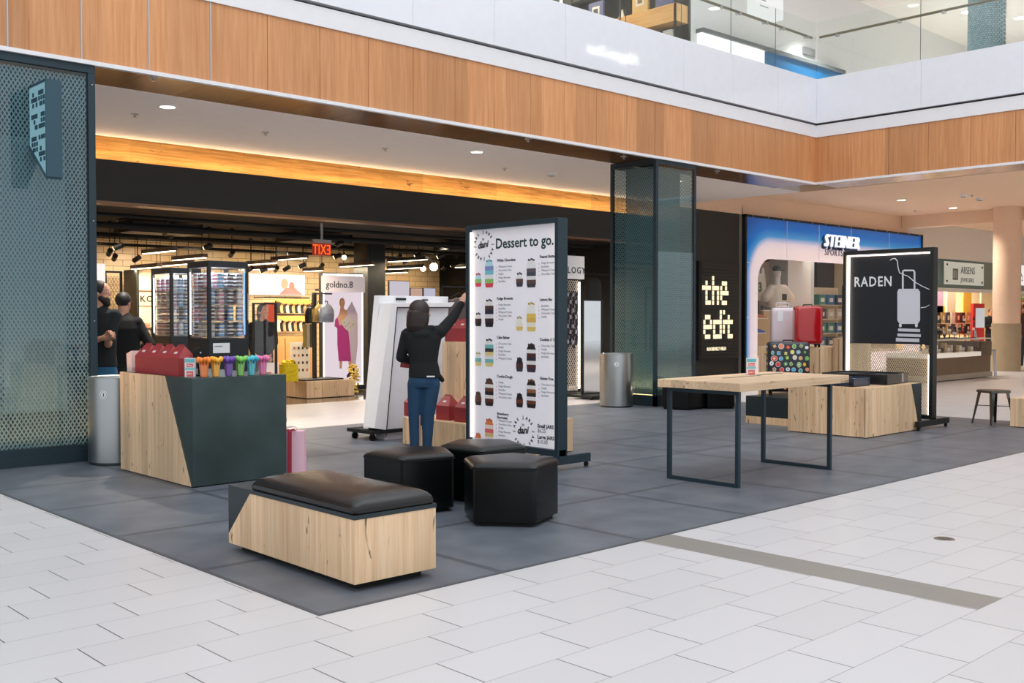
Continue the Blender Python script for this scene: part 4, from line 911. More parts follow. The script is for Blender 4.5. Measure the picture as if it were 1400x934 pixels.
def suitcase(label, w, h, d, m, loc, rz, tagp=False, handle='side', ribs=0, stickers=False, telescopic=False):
    t = thing('suitcase', label, 'suitcase', loc, rz)
    wheel = .045
    def rrect(hx, hz, y_, r_=.05):
        p = []
        for qx, qz, a0 in ((1, 1, 0), (-1, 1, 90), (-1, -1, 180), (1, -1, 270)):
            for k in range(6): a_ = math.radians(a0+18*k); p.append((qx*(hx-r_)+r_*math.cos(a_), y_, wheel+h/2+qz*(hz-r_)+r_*math.sin(a_)))
        return p
    hw, hh = w/2, h/2
    for s, nm in ((-1, 'front_shell'), (1, 'back_shell')):
        MB().loft([rrect(hw, hh, s*.004), rrect(hw, hh, s*(d*.5-.045)), rrect(hw-.008, hh-.008, s*(d*.5-.02)), rrect(hw-.028, hh-.028, s*(d*.5-.004)), rrect(hw-.05, hh-.05, s*d*.5)]).out(nm, m, t, smooth=True)
    MB().loft([rrect(hw-.003, hh-.003, -.006), rrect(hw-.003, hh-.003, .006)]).out('zip_band', M_blk2, t)
    for sx_ in (-1, 1):
        for sy_ in (-1, 1): MB().cone((sx_*(hw-.05)-.012, sy_*(d*.5-.05), .022), (sx_*(hw-.05)+.012, sy_*(d*.5-.05), .022), .022, .022, 14).box(sx_*(hw-.05)-.014, sy_*(d*.5-.05)-.014, .03, sx_*(hw-.05)+.014, sy_*(d*.5-.05)+.014, wheel+.008).out('wheel', M_blk2, t)
    zt = wheel+h
    MB().tube([(-.07, .0, zt-.005), (-.06, 0, zt+.02), (.06, 0, zt+.02), (.07, 0, zt-.005)], .008, 8).out('carry_handle', M_blk2 if not tagp else m, t, smooth=True)
    if telescopic:
        MB().tube([(-.09, d*.3, zt-.01), (-.09, d*.3, zt+.07), (.09, d*.3, zt+.07), (.09, d*.3, zt-.01)], .009, 8).out('telescopic_handle', mat('pale_handle', (205, 198, 205), .4), t, smooth=True)
    if tagp:
        MB().c(240, 240, 240).box(-.11, -d/2-.006, zt-.20, -.03, -d/2-.003, zt-.05).out('paper_tag', M_print, t)
    if stickers:
        rnd = random.Random(5); cols = [(236, 224, 200), (226, 60, 60), (120, 190, 90), (240, 190, 50), (80, 180, 220), (240, 240, 240), (240, 150, 120), (250, 236, 120), (80, 150, 90)]
        k = 0; mb = MB()
        for iz in range(8):
            for ix in range(6):
                cx_ = -hw+.065+ix*(w-.13)/5+rnd.uniform(-.012, .012)+(.02 if iz % 2 else -.01); cz_ = wheel+.065+iz*(h-.13)/7+rnd.uniform(-.012, .012)
                r_ = rnd.uniform(.022, .036); ex_ = rnd.uniform(.75, 1.2); yy = -d/2-.0008-.0004*(k % 4); k += 1
                if abs(cx_) > hw-.04: continue
                c_ = cols[rnd.randrange(9)]; ns = rnd.choice([4, 5, 12, 12, 12]); a0 = rnd.random()*3
                lay_ = [((236, 236, 236), r_*1.1, 0), (c_, r_*.95, -.0006)][(k % 3 == 0):]+([(cols[rnd.randrange(9)], r_*.45, -.0012)] if k % 2 else [])
                for c2, rr_, dy in lay_:
                    mb.c(*c2).prism([(cx_+rr_*ex_*math.cos(a0+2*PI*j/ns), yy+dy, cz_+rr_*math.sin(a0+2*PI*j/ns)) for j in range(ns)], (0, .0005, 0))
        mb.out('food_print', M_print, t)
        mb = MB()
        for iz in range(8):
            for iy in range(3):
                cy_ = -d/2+.07+iy*.06; cz_ = wheel+.07+iz*(h-.14)/7; r_ = rnd.uniform(.016, .026); a0 = rnd.random()*3
                for sx_ in (-1, 1):
                    mb.c(*cols[rnd.randrange(9)]).prism([(sx_*(hw+.0006), cy_+r_*math.cos(a0+2*PI*j/8), cz_+r_*math.sin(a0+2*PI*j/8)) for j in range(8)], (sx_*.0006, 0, 0))
        mb.out('food_print', M_print, t)
    return t
q = FD(1077, 500, 14.15); suitcase('upright black suitcase covered in colourful food cartoon prints', .56, .68, .26, mat('printed_black_shell', (22, 26, 34), .35, coat=.3), (q.x, q.y, .372), -YAW-.12, stickers=True)
q = FD(1071, 450, 15.2); suitcase('pale pink suitcase with a paper tag, standing left of the red suitcase', .36, .52, .22, mat('pale_shell', (222, 206, 212), .35, coat=.4), (q.x, q.y, 1.003), -YAW-.05, tagp=True, telescopic=True)
q = FD(1104, 450, 14.75); suitcase('glossy red hard-shell suitcase standing on the oak box', .385, .54, .24, mat('glossy_red_shell', (178, 14, 24), .18, coat=.8), (q.x, q.y, 1.003), -YAW+.05)
q = FD(1152, 430, 15.5); suitcase('large matte black suitcase half hidden behind the advertising board', .47, .74, .28, mat('matte_black_shell', (28, 30, 30), .4), (13.9, 7.42, 1.132), -YAW-.1)
# steel pedestal top for the black suitcase is the riser above; open cases on the big box
def open_case(label, w, l, h, loc, rz, m, inner):
    t = thing('open_suitcase', label, 'suitcase', loc, rz)
    for s in (-1, 1):
        cx_ = s*(w/2+.004)
        mb = MB(); o_ = [(cx_-w/2, -l/2), (cx_+w/2, -l/2), (cx_+w/2, l/2), (cx_-w/2, l/2)]; e_ = .008
        mb.box(cx_-w/2, -l/2, 0, cx_+w/2, l/2, .008).box(cx_-w/2, -l/2, .008, cx_-w/2+e_, l/2, h).box(cx_+w/2-e_, -l/2, .008, cx_+w/2, l/2, h).box(cx_-w/2+e_, -l/2, .008, cx_+w/2-e_, -l/2+e_, h).box(cx_-w/2+e_, l/2-e_, .008, cx_+w/2-e_, l/2, h)
        mb.out('shell', m, t, bevel=.004)
        MB().box(cx_-w/2+e_+.004, -l/2+e_+.004, h-.035, cx_+w/2-e_-.004, l/2-e_-.004, h-.02).out('lining', inner, t)
    MB().box(-.03, -l/2-.012, h*.4, .03, -l/2, h*.4+.02).out('handle', M_blk2, t)
    for s in (-1, 1): MB().cone((s*w*.9, -l/2-.012, .03), (s*w*.9, -l/2-.03, .03), .025, .025, 12).out('wheel', M_blk2, t)
    return t
t2 = open_case('small navy suitcase lying open on the large oak box', .21, .40, .10, (11.66, 6.40, .60), -PI/2+.0, mat('navy_shell', (24, 40, 66), .3, coat=.4), mat('grey_lining', (170, 172, 178), .7))
t3 = open_case('larger black suitcase lying open on the oak box, right of the navy one', .42, .70, .125, (12.36, 6.52, .60), -PI/2+.1, mat('black_shell', (18, 20, 24), .35, coat=.3), mat('black_lining', (44, 44, 48), .8))
MB().c(240, 240, 240).hexa([(11.6, 6.3, .685), (11.75, 6.3, .685), (11.75, 6.5, .685), (11.6, 6.5, .685), (11.6, 6.3, .688), (11.75, 6.3, .688), (11.75, 6.5, .688), (11.6, 6.5, .688)]).out('inner_paper', M_print, t2, world=False) if False else None
# stool
t = thing('metal_stool', 'low gunmetal four-legged stool on the dark floor at the right', 'stool', (14.14, 5.62, 0), -.5)
M_gun = mat('gunmetal', (96, 96, 92), .3, .85, noise=.15, nscale=9)
MB().loft([rr(.155, .155, .425, .04), rr(.16, .16, .43, .04), rr(.16, .16, .455, .04), rr(.15, .15, .463, .04), rr(.05, .05, .458, .02)]).out('seat', M_gun, t, smooth=True)
for sx_ in (-1, 1):
    for sy_ in (-1, 1):
        a_ = Vector((sx_*.135, sy_*.135, .43)); b_ = Vector((sx_*.19, sy_*.19, 0)); mb = MB()
        for (w0, w1, dx_, dy_) in ((.05, .022, 1, 0), (.05, .022, 0, 1)):
            mb.hexa([tuple(b_), tuple(b_-Vector((dx_*sx_*w1, dy_*sy_*w1, 0))), tuple(b_-Vector((dx_*sx_*w1+dy_*sx_*.004, dy_*sy_*w1+dx_*sy_*.004, 0))), tuple(b_-Vector((dy_*sx_*.004, dx_*sy_*.004, 0))),
                     tuple(a_), tuple(a_-Vector((dx_*sx_*w0, dy_*sy_*w0, 0))), tuple(a_-Vector((dx_*sx_*w0+dy_*sx_*.004, dy_*sy_*w0+dx_*sy_*.004, 0))), tuple(a_-Vector((dy_*sx_*.004, dx_*sy_*.004, 0)))])
        mb.out('leg', M_gun, t)
MB().tube([(-.155, -.155, .25), (.155, .155, .25)], .006).tube([(.155, -.155, .25), (-.155, .155, .25)], .006).out('cross_brace', M_gun, t)
oakbox('pale oak display box at the far right edge beside the metal stool', 13.95, 4.5, 14.6, 5.33, 0, .38)
# ================================================================== OAK BOXES, GABLE BOXES AND WHITE BOARDS BEHIND THE MENU
lb = oakbox('low pale oak display box behind the woman, carrying maroon gable boxes', 7.08, 8.22, 7.72, 9.30, 0, .31)
yl = FX(604.7, 500, 7.74).y
oakbox('tall pale oak display box between the woman and the menu board', 7.74, 8.10, 8.3, yl, 0, FX(604.7, 467.4, 7.74).z)
zt2 = FX(604.7, 467.4, 7.74).z
nm2 = ['maroon gable box at the left end of the low oak box behind the woman', 'maroon gable box on the low oak box, just right of the woman’s legs', 'maroon gable box on the low oak box, next to the menu board frame']
for k, (px, y0) in enumerate(((557, 9.0), (601, 8.62), (626, 8.36))):
    dup(gb, (7.26, FX(px, 570, 7.18).y-.05, .313), -PI/2+.06, nm2[k], 'maroon gable boxes on the low oak box')
for k, (px, l) in enumerate(((620, 'maroon gable box on the tall oak box just left of the menu board'), (633, 'maroon gable box on the tall oak box, mostly hidden by the menu board'))):
    q = FX(px, 465, 7.86); dup(gb, (7.90, q.y, zt2+.003), -PI/2+.1, l, 'maroon gable boxes on the tall oak box')
# --- white display boards leaning on a dolly
t = thing('white_display_board', 'tall white framed display board leaning on a black wheeled dolly behind the woman', 'display board', (7.6, 9.95, 0))
def slab(ptl, y0, y1, m, nm): return MB().prism([(q[0], y0, q[1]) for q in ptl], (0, y1-y0, 0)).out(nm, m, t, world=True, bevel=.004)
def wz(px, py, Y): q = FY(px, py, Y); return (q.x, q.z)
Yb = 9.95
slab([wz(503, 589, Yb), wz(600, 589, Yb), wz(613, 405.7, Yb), wz(518.3, 404, Yb)], Yb, Yb+.10, M_white, 'back_slab')
Yf = 9.72
o_ = [wz(512, 586, Yf), wz(612, 592, Yf), wz(622, 413.5, Yf), wz(535.5, 414.5, Yf)]; i_ = [wz(527.6, 610, Yf), wz(606, 606, Yf), wz(617, 420, Yf), wz(543, 420, Yf)]
slab([o_[0], wz(528, 588, Yf), i_[3], o_[3]], Yf, Yb, M_white, 'frame_stile'); slab([i_[3], i_[2], o_[2], o_[3]], Yf, Yb, M_white, 'frame_rail')
slab([wz(529, 606, Yf), i_[1], i_[2], i_[3]], Yf+.05, Yb, mat('white_panel_cool', (222, 224, 232), .35), 'door_panel')
MB().tube([(wz(527.6, 606, Yf)[0], Yf-.002, .04), (wz(543, 420.5, Yf)[0], Yf-.002, wz(543, 420.5, Yf)[1]), (wz(617, 420.5, Yf)[0], Yf-.002, wz(617, 420.5, Yf)[1])], .006, 6).out('seam', M_black, t, world=True)
MB().box(*wz(541, 410.5, Yb)[:1], Yb-.02, wz(541, 410.5, Yb)[1], wz(554, 409, Yb)[0], Yb-.0, wz(541, 407.5, Yb)[1]).out('handle_slot', M_blk2, t, world=True)
MB().box(*wz(577, 411, Yb)[:1], Yb-.02, wz(577, 411, Yb)[1], wz(584, 409, Yb)[0], Yb-.0, wz(577, 409.3, Yb)[1]).out('handle_slot', M_blk2, t, world=True)
xd = wz(493, 590, Yb)[0]
MB().box(xd, Yf+.0, .085, xd+.95, Yb+.28, .125).out('dolly', M_blk2, t, world=True)
for xx, yy in ((xd+.06, Yf+.08), (xd+.06, Yb+.2), (xd+.8, Yf+.08), (xd+.8, Yb+.2)):
    MB().cone((xx-.0, yy-.014, .038), (xx, yy+.014, .038), .038, .038, 18).box(xx-.02, yy-.02, .05, xx+.02, yy+.02, .086).out('castor', M_blk2, t, world=True)
# jacket on a hook beyond the woman's hand
t = thing('hanging_jacket', 'grey jacket hanging beside the woman’s raised hand, left of the menu board', 'jacket', (8.4, 8.75, 0))
q = FD(627, 402, 13.6); r_ = Vector((.7276, -.686, 0))
def blobmesh(prims, name, m, parent, vox=.012, world=False, label=None):
    mb = MB()
    for p in prims:
        if p[0] == 'c': mb.cap(p[1], p[2], p[3], p[4], 14)
        elif p[0] == 'e': mb.ell(p[1], p[2], 18, 12, p[3] if len(p) > 3 else None)
        elif p[0] == 'l': mb.loft(p[1])
    return mb.out(name, m, parent, remesh=vox, world=world, label=label)
t.location = (q.x, q.y, 0)
blobmesh([('e', (0, 0, 1.62), (.14, .09, .07)), ('l', [[(.17*math.cos(a*PI/8), .07*math.sin(a*PI/8), z_) for a in range(16)] for z_ in (1.15, 1.62)]), ('c', (-.15, 0, 1.62), (-.2, .02, 1.15), .05, .045), ('c', (.15, 0, 1.62), (.2, .02, 1.15), .05, .045)], 'fabric', mat('grey_wool', (86, 74, 72), .9), t, .015)
MB().tube([(-.15, 0, 1.69), (0, 0, 1.75), (.15, 0, 1.69)], .006).tube([(0, 0, 1.75), (0, 0, 1.80), (.02, 0, 1.82)], .004).out('hanger', M_blk2, t)
MB().box(-.3, -.01, 1.82, .3, .01, 1.84).box(-.3, -.02, 0, -.28, .02, 1.84).box(.28, -.02, 0, .3, .02, 1.84).out('garment_rail', M_blk2, t)

# ================================================================== PEOPLE
M_skin = mat('skin', (212, 160, 132), .5, noise=.05); M_skin2 = mat('skin_tan', (200, 146, 118), .5)
M_hairb = mat('dark_brown_hair', (44, 30, 26), .45, noise=.4, nscale=30, bump=.3, bscale=120)
M_knit = mat('black_knit', (18, 20, 22), .9, bump=.15, bscale=200)
M_denim = mat('blue_denim', (26, 62, 92), .8, noise=.3, nscale=7, bump=.1, bscale=300)
M_shoe = mat('dark_shoe', (24, 22, 22), .4)
def ringe(c, rx, ry, ang=0, n=20, up_=None):
    return [(c[0]+rx*math.cos(2*PI*k/n)*math.cos(ang)-ry*math.sin(2*PI*k/n)*math.sin(ang), c[1]+rx*math.cos(2*PI*k/n)*math.sin(ang)+ry*math.sin(2*PI*k/n)*math.cos(ang), c[2]) for k in range(n)]
def hand(prims, w, d, side, s=1.0, curl=.5, palm=None):
    """palm + five separate tapered fingers; w wrist, d pointing direction, side thumb side, palm = palm-facing direction"""
    w = Vector(w); d = Vector(d).normalized(); side = Vector(side); side = (side-d*side.dot(d)).normalized(); nrm = Vector(palm) if palm else d.cross(side)
    nrm = (nrm-d*nrm.dot(d)-side*nrm.dot(side)).normalized()
    for k in range(4):
        u = (.5-k/3)*.062*s
        prims.append(('c', tuple(w+d*.01*s+side*u*.75), tuple(w+d*.085*s+side*u), .014*s, .0115*s))
        L_ = (.070, .078, .072, .056)[k]*s; a0 = curl*.6; a1 = curl*1.3
        p0 = w+d*.088*s+side*u*1.05; p1 = p0+(d*math.cos(a0)+nrm*math.sin(a0))*L_*.5; p2 = p1+(d*math.cos(a1)+nrm*math.sin(a1))*L_*.5
        prims += [('c', tuple(p0), tuple(p1), .0092*s, .0082*s), ('c', tuple(p1), tuple(p2), .0082*s, .0068*s)]
    t0 = w+side*.026*s+d*.02*s; t1 = t0+(side*.8+d*.7+nrm*.3).normalized()*.038*s; t2 = t1+(side*.2+d*.9+nrm*.45).normalized()*.032*s
    prims += [('c', tuple(t0), tuple(t1), .0125*s, .010*s), ('c', tuple(t1), tuple(t2), .010*s, .0078*s)]
def head_prims(c, yaw_, s=1.0):
    """head whose face looks along yaw_ (radians, 0 = +x)"""
    f = Vector((math.cos(yaw_), math.sin(yaw_), 0)); sd = Vector((-f.y, f.x, 0)); c = Vector(c); P = []
    rot = Matrix.Rotation(yaw_, 3, 'Z')
    P.append(('e', tuple(c+Vector((0, 0, .025*s))), (.092*s, .075*s, .095*s), rot)); P.append(('e', tuple(c+f*.022*s-Vector((0, 0, .045*s))), (.066*s, .058*s, .072*s), rot))
    P.append(('e', tuple(c+f*.055*s-Vector((0, 0, .095*s))), (.026*s, .03*s, .022*s), rot))
    P.append(('c', tuple(c+f*.082*s+Vector((0, 0, .012*s))), tuple(c+f*.104*s-Vector((0, 0, .022*s))), .009*s, .0125*s))   # nose
    P.append(('e', tuple(c+f*.082*s-Vector((0, 0, .054*s))), (.012*s, .022*s, .007*s), rot)); P.append(('e', tuple(c+f*.081*s-Vector((0, 0, .065*s))), (.012*s, .02*s, .007*s), rot))
    P.append(('e', tuple(c+f*.078*s+Vector((0, 0, .034*s))), (.014*s, .045*s, .009*s), rot))
    for k in (-1, 1): P.append(('e', tuple(c+sd*.075*s*k-f*.008*s-Vector((0, 0, .01*s))), (.017*s, .010*s, .030*s), rot))
    return P
def eyes(c, yaw_, parent, s=1.0):
    f = Vector((math.cos(yaw_), math.sin(yaw_), 0)); sd = Vector((-f.y, f.x, 0)); c = Vector(c)
    for k in (-1, 1):
        p = c+f*.079*s+sd*.03*k*s+Vector((0, 0, .008*s))
        MB().c(236, 232, 228).ell(p, (.010*s, .010*s, .008*s), 10, 8).c(30, 22, 18).ell(p+f*.006*s, (.0055*s, .0055*s, .0055*s), 8, 6).out('eye', M_print, parent, smooth=True)

# --- woman at the board: local x = to the right in the photo, y = away from the camera
p = FZ(581, 628)
t = thing('person', 'person with a dark bob, black cardigan and blue jeans, reaching up beside the menu board', 'person', (p.x, p.y, 0), -YAW)
hc = Vector((-.045, .02, 1.475)); fy = math.radians(28)
sh_r = Vector((.155, .02, 1.285)); el_r = Vector((.275, .14, 1.43)); wr_r = Vector((.365, .27, 1.59))
sh_l = Vector((-.185, .02, 1.26)); el_l = Vector((-.245, .05, 1.03)); wr_l = Vector((-.12, .24, .97))
P = head_prims(hc, fy, .98)+[('c', (-.035, .0, 1.29), (-.05, .01, 1.40), .054, .048), ('c', (-.16, .0, 1.26), (.13, .0, 1.28), .05, .05),
   ('l', [ringe((-.015, .01, z_), rx, ry) for z_, rx, ry in ((.82, .15, .10), (.95, .125, .085), (1.1, .135, .09), (1.25, .165, .085))]),
   ('c', tuple(sh_r), tuple(el_r), .042, .034), ('c', tuple(el_r), tuple(wr_r), .034, .022), ('c', tuple(sh_l), tuple(el_l), .042, .034), ('c', tuple(el_l), tuple(wr_l), .034, .022),
   ('c', (-.075, .0, .84), (-.085, .0, .45), .078, .048), ('c', (-.085, .0, .45), (-.085, .02, .08), .048, .034), ('c', (.055, .0, .84), (.035, .0, .45), .078, .048), ('c', (.035, .0, .45), (.03, .02, .08), .048, .034),
   ('c', (-.085, .0, .05), (-.095, .13, .03), .034, .028), ('c', (.03, .0, .05), (.04, .13, .03), .034, .028)]
hand(P, wr_r, (.35, .45, .7), (-.7, .3, .2), .95, .55, palm=(.3, .6, -.6)); hand(P, wr_l, (.9, .35, -.05), (0, .2, 1), .95, .6, palm=(0, 1, 0))
body = blobmesh(P, 'body', M_skin, t, .0065)
blobmesh([('l', [ringe((.0, .0, .825), .165, .118), ringe((-.005, .0, .90), .158, .112), ringe((-.01, .0, .99), .142, .10), ringe((-.015, .0, 1.10), .160, .105), ringe((-.015, .0, 1.22), .186, .102), ringe((-.015, -.0, 1.30), .165, .085), ringe((-.02, .0, 1.345), .085, .07)]),
   ('c', (-.17, .01, 1.265), (.14, .01, 1.29), .066, .066), ('c', tuple(sh_r), tuple(el_r), .064, .054), ('c', tuple(el_r), tuple(wr_r-Vector((.01, .015, .02))), .052, .036), ('c', tuple(sh_l), tuple(el_l), .062, .054), ('c', tuple(el_l), tuple(wr_l-(wr_l-el_l).normalized()*.03), .052, .038),
   ('c', (-.12, -.045, 1.32), (.08, -.045, 1.33), .03, .03), ('e', (-.02, -.07, 1.26), (.10, .04, .05)), ('c', (.14, .02, .84), (.175, .03, .80), .03, .025)], 'cardigan', M_knit, t, .010)
blobmesh([('l', [ringe((-.015, .0, .73), .150, .105), ringe((-.01, .0, .78), .158, .115), ringe((-.01, .0, .84), .154, .108), ringe((-.01, .0, .885), .142, .10)]),
   ('c', (-.088, .0, .76), (-.105, -.0, .46), .090, .066), ('c', (-.105, .0, .46), (-.105, .01, .10), .064, .048), ('c', (.068, .0, .76), (.035, .0, .46), .090, .066), ('c', (.035, .0, .46), (.02, .01, .10), .064, .048)], 'jeans', M_denim, t, .010)
MB().box(-.06, -.158, .70, .0, -.145, .78).box(.04, -.158, .70, .10, -.145, .78).out('back_pocket', mat('denim_stitch', (36, 76, 108), .8), t) if False else None
MB().box(.03, -.128, .838, .11, -.118, .852).out('hem_shirt', M_white, t)
hp = [('e', tuple(hc+Vector((-.012, -.018, .035))), (.108, .104, .105)), ('e', tuple(hc+Vector((-.045, -.035, -.05))), (.088, .085, .12)), ('e', tuple(hc+Vector((.02, -.05, -.05))), (.075, .062, .11)), ('e', tuple(hc+Vector((-.08, .03, -.06))), (.045, .06, .10)), ('e', tuple(hc+Vector((-.03, -.05, -.12))), (.085, .06, .055)), ('e', tuple(hc+Vector((.045, -.055, -.10))), (.04, .035, .06)), ('l', [ringe(tuple(hc+Vector((-.03, -.04, z_))), rx, ry, n=16) for z_, rx, ry in ((-.185, .092, .06), (-.13, .112, .082), (-.04, .108, .09), (.02, .10, .09))])]
blobmesh(hp, 'hair', M_hairb, t, .009)
eyes(hc, fy, t, .98)
for s in (-.09, .035):
    blobmesh([('c', (s, -.02, .045), (s, .12, .035), .042, .036), ('c', (s, -.03, .02), (s, .13, .02), .03, .03)], 'shoe', M_shoe, t, .008)
# maroon box held against her front
q0 = t.location; ca, sa = math.cos(-YAW), math.sin(-YAW); lx, ly = -.12, .30
tb = thing('maroon_tray', 'flat maroon box held in the woman’s left hand', 'box', (q0.x+lx*ca-ly*sa, q0.y+lx*sa+ly*ca, .90), -YAW)
tb.rotation_euler = (0, .12, -YAW)
MB().box(-.16, -.035, 0, .12, .12, .085).out('tray_body', M_card, tb, bevel=.003); MB().box(-.163, -.038, .06, .123, .123, .09).out('lid', M_cardin, tb)

# --- bearded man beside the left mesh panel (facing right), local frame as above
def clothed(label, loc, rz, H_, skin, top, trousers, hairm, facing, arms, beard=False, hairlong=False, topname='top', build=1.0):
    t = thing('person', label, 'person', loc, rz); k = H_/1.75; b = build
    hc = Vector((0, 0, 1.635*k)); V = lambda *a: Vector(a)*k
    P = head_prims(hc+Vector((math.cos(facing), math.sin(facing), 0))*.02, facing, k)
    P += [('c', tuple(V(0, 0, 1.42)), tuple(V(0, 0, 1.57)), .066*k, .062*k), ('l', [ringe(V(0, 0, z_), rx*k*b, ry*k*b) for z_, rx, ry in ((.92, .15, .11), (1.1, .14, .10), (1.35, .18, .11), (1.43, .15, .09))])]
    T = [('l', [ringe(V(0, 0, z_), rx*k*b, ry*k*b) for z_, rx, ry in ((.86, .185, .135), (1.0, .172, .13), (1.15, .175, .13), (1.32, .205, .13), (1.42, .185, .105), (1.47, .09, .08))]), ('c', tuple(V(-.17, 0, 1.40)), tuple(V(.17, 0, 1.40)), .068*k, .068*k), ('c', tuple(V(-.04, 0, 1.46)), tuple(V(.04, 0, 1.46)), .06*k, .06*k)]
    for (s_, e_, w_, slv, hd, tsd) in arms:
        s_, e_, w_ = V(*s_), V(*e_), V(*w_)
        P += [('c', tuple(s_), tuple(e_), .048*k, .040*k), ('c', tuple(e_), tuple(w_), .041*k, .027*k)]
        T.append(('c', tuple(s_), tuple(e_), .07*k, .06*k)) if slv > .5 else T.append(('c', tuple(s_), tuple(s_+(e_-s_)*.75), .068*k, .06*k))
        if slv > 1: T.append(('c', tuple(e_), tuple(w_), .058*k, .042*k))
        hand(P, w_, hd, tsd, k, .9)
    L = [('l', [ringe(V(0, 0, z_), rx*k*b, ry*k*b) for z_, rx, ry in ((.74, .175, .13), (.86, .178, .13), (.95, .165, .12))])]
    for sx_ in (-.09, .09):
        P += [('c', tuple(V(sx_, 0, .85)), tuple(V(sx_, .0, .48)), .07*k, .05*k), ('c', tuple(V(sx_, 0, .48)), tuple(V(sx_, 0, .08)), .05*k, .035*k), ('c', tuple(V(sx_, 0, .05)), tuple(V(sx_*1.1, .13, .035)), .035*k, .028*k)]
        L += [('c', tuple(V(sx_, 0, .80)), tuple(V(sx_, .0, .48)), .098*k, .074*k), ('c', tuple(V(sx_, 0, .48)), tuple(V(sx_, 0, .09)), .072*k, .058*k)]
    blobmesh(P, 'body', skin, t, .008); blobmesh(T, topname, top, t, .012); blobmesh(L, 'trousers', trousers, t, .012)
    f = Vector((math.cos(facing), math.sin(facing), 0)); h0 = hc+f*.02
    Hh = [('e', tuple(h0-f*.020*k+Vector((0, 0, .036*k))), (.099*k, .089*k, .096*k), Matrix.Rotation(facing, 3, 'Z'))]
    if hairlong: Hh += [('e', tuple(h0-f*.045*k-Vector((0, 0, .04*k))), (.07*k, .088*k, .13*k), Matrix.Rotation(facing, 3, 'Z')), ('e', tuple(h0-f*.04*k-Vector((0, 0, .15*k))), (.05*k, .08*k, .09*k), Matrix.Rotation(facing, 3, 'Z'))]
    blobmesh(Hh, 'hair', hairm, t, .01)
    if beard: blobmesh([('e', tuple(h0+f*.046*k-Vector((0, 0, .080*k))), (.052*k, .062*k, .052*k), Matrix.Rotation(facing, 3, 'Z')), ('e', tuple(h0+f*.07*k-Vector((0, 0, .115*k))), (.03*k, .04*k, .035*k), Matrix.Rotation(facing, 3, 'Z')), ('e', tuple(h0+f*.02*k-Vector((0, 0, .06*k))), (.05*k, .074*k, .045*k), Matrix.Rotation(facing, 3, 'Z'))], 'beard', hairm, t, .008)
    eyes(h0, facing, t, k)
    for sx_ in (-.09, .09): blobmesh([('c', tuple(V(sx_, -.03, .045)), tuple(V(sx_*1.1, .14, .038)), .045*k, .038*k)], 'shoe', M_shoe, t, .01)
    return t
hair2 = mat('short_dark_hair', (40, 26, 22), .7)
q = FD(136, 500, 11.25)
clothed('bearded person in a black t-shirt and jeans, hands together, beside the left mesh panel', (q.x, q.y, 0), -YAW, 1.82, M_skin2, mat('black_cotton', (22, 26, 30), .9), mat('mid_denim', (40, 92, 124), .85, noise=.2), hair2, .05,
   [((-.16, .02, 1.40), (-.12, -.16, 1.10), (.13, -.20, 1.17), .3, (1, 0, .2), (0, 0, 1)), ((.17, .0, 1.40), (.13, -.10, 1.10), (.17, -.20, 1.16), .3, (.5, -.4, .3), (0, 0, 1))], beard=True, topname='t_shirt')
q = FD(169, 500, 12.2)
clothed('person seen from behind in a black long-sleeved top, next to the bearded man', (q.x, q.y, 0), -YAW, 1.72, M_skin2, mat('black_wool', (13, 14, 16), .95), M_blk2, mat('black_hair', (18, 16, 16), .6), 1.3,
   [((-.16, .02, 1.38), (-.24, .05, 1.12), (-.15, .28, 1.08), 2, (.3, 1, 0), (0, 0, 1)), ((.17, .02, 1.38), (.31, .02, 1.13), (.14, .26, 1.10), 2, (-.4, 1, 0), (0, 0, 1))], topname='long_sleeved_top', build=1.1)
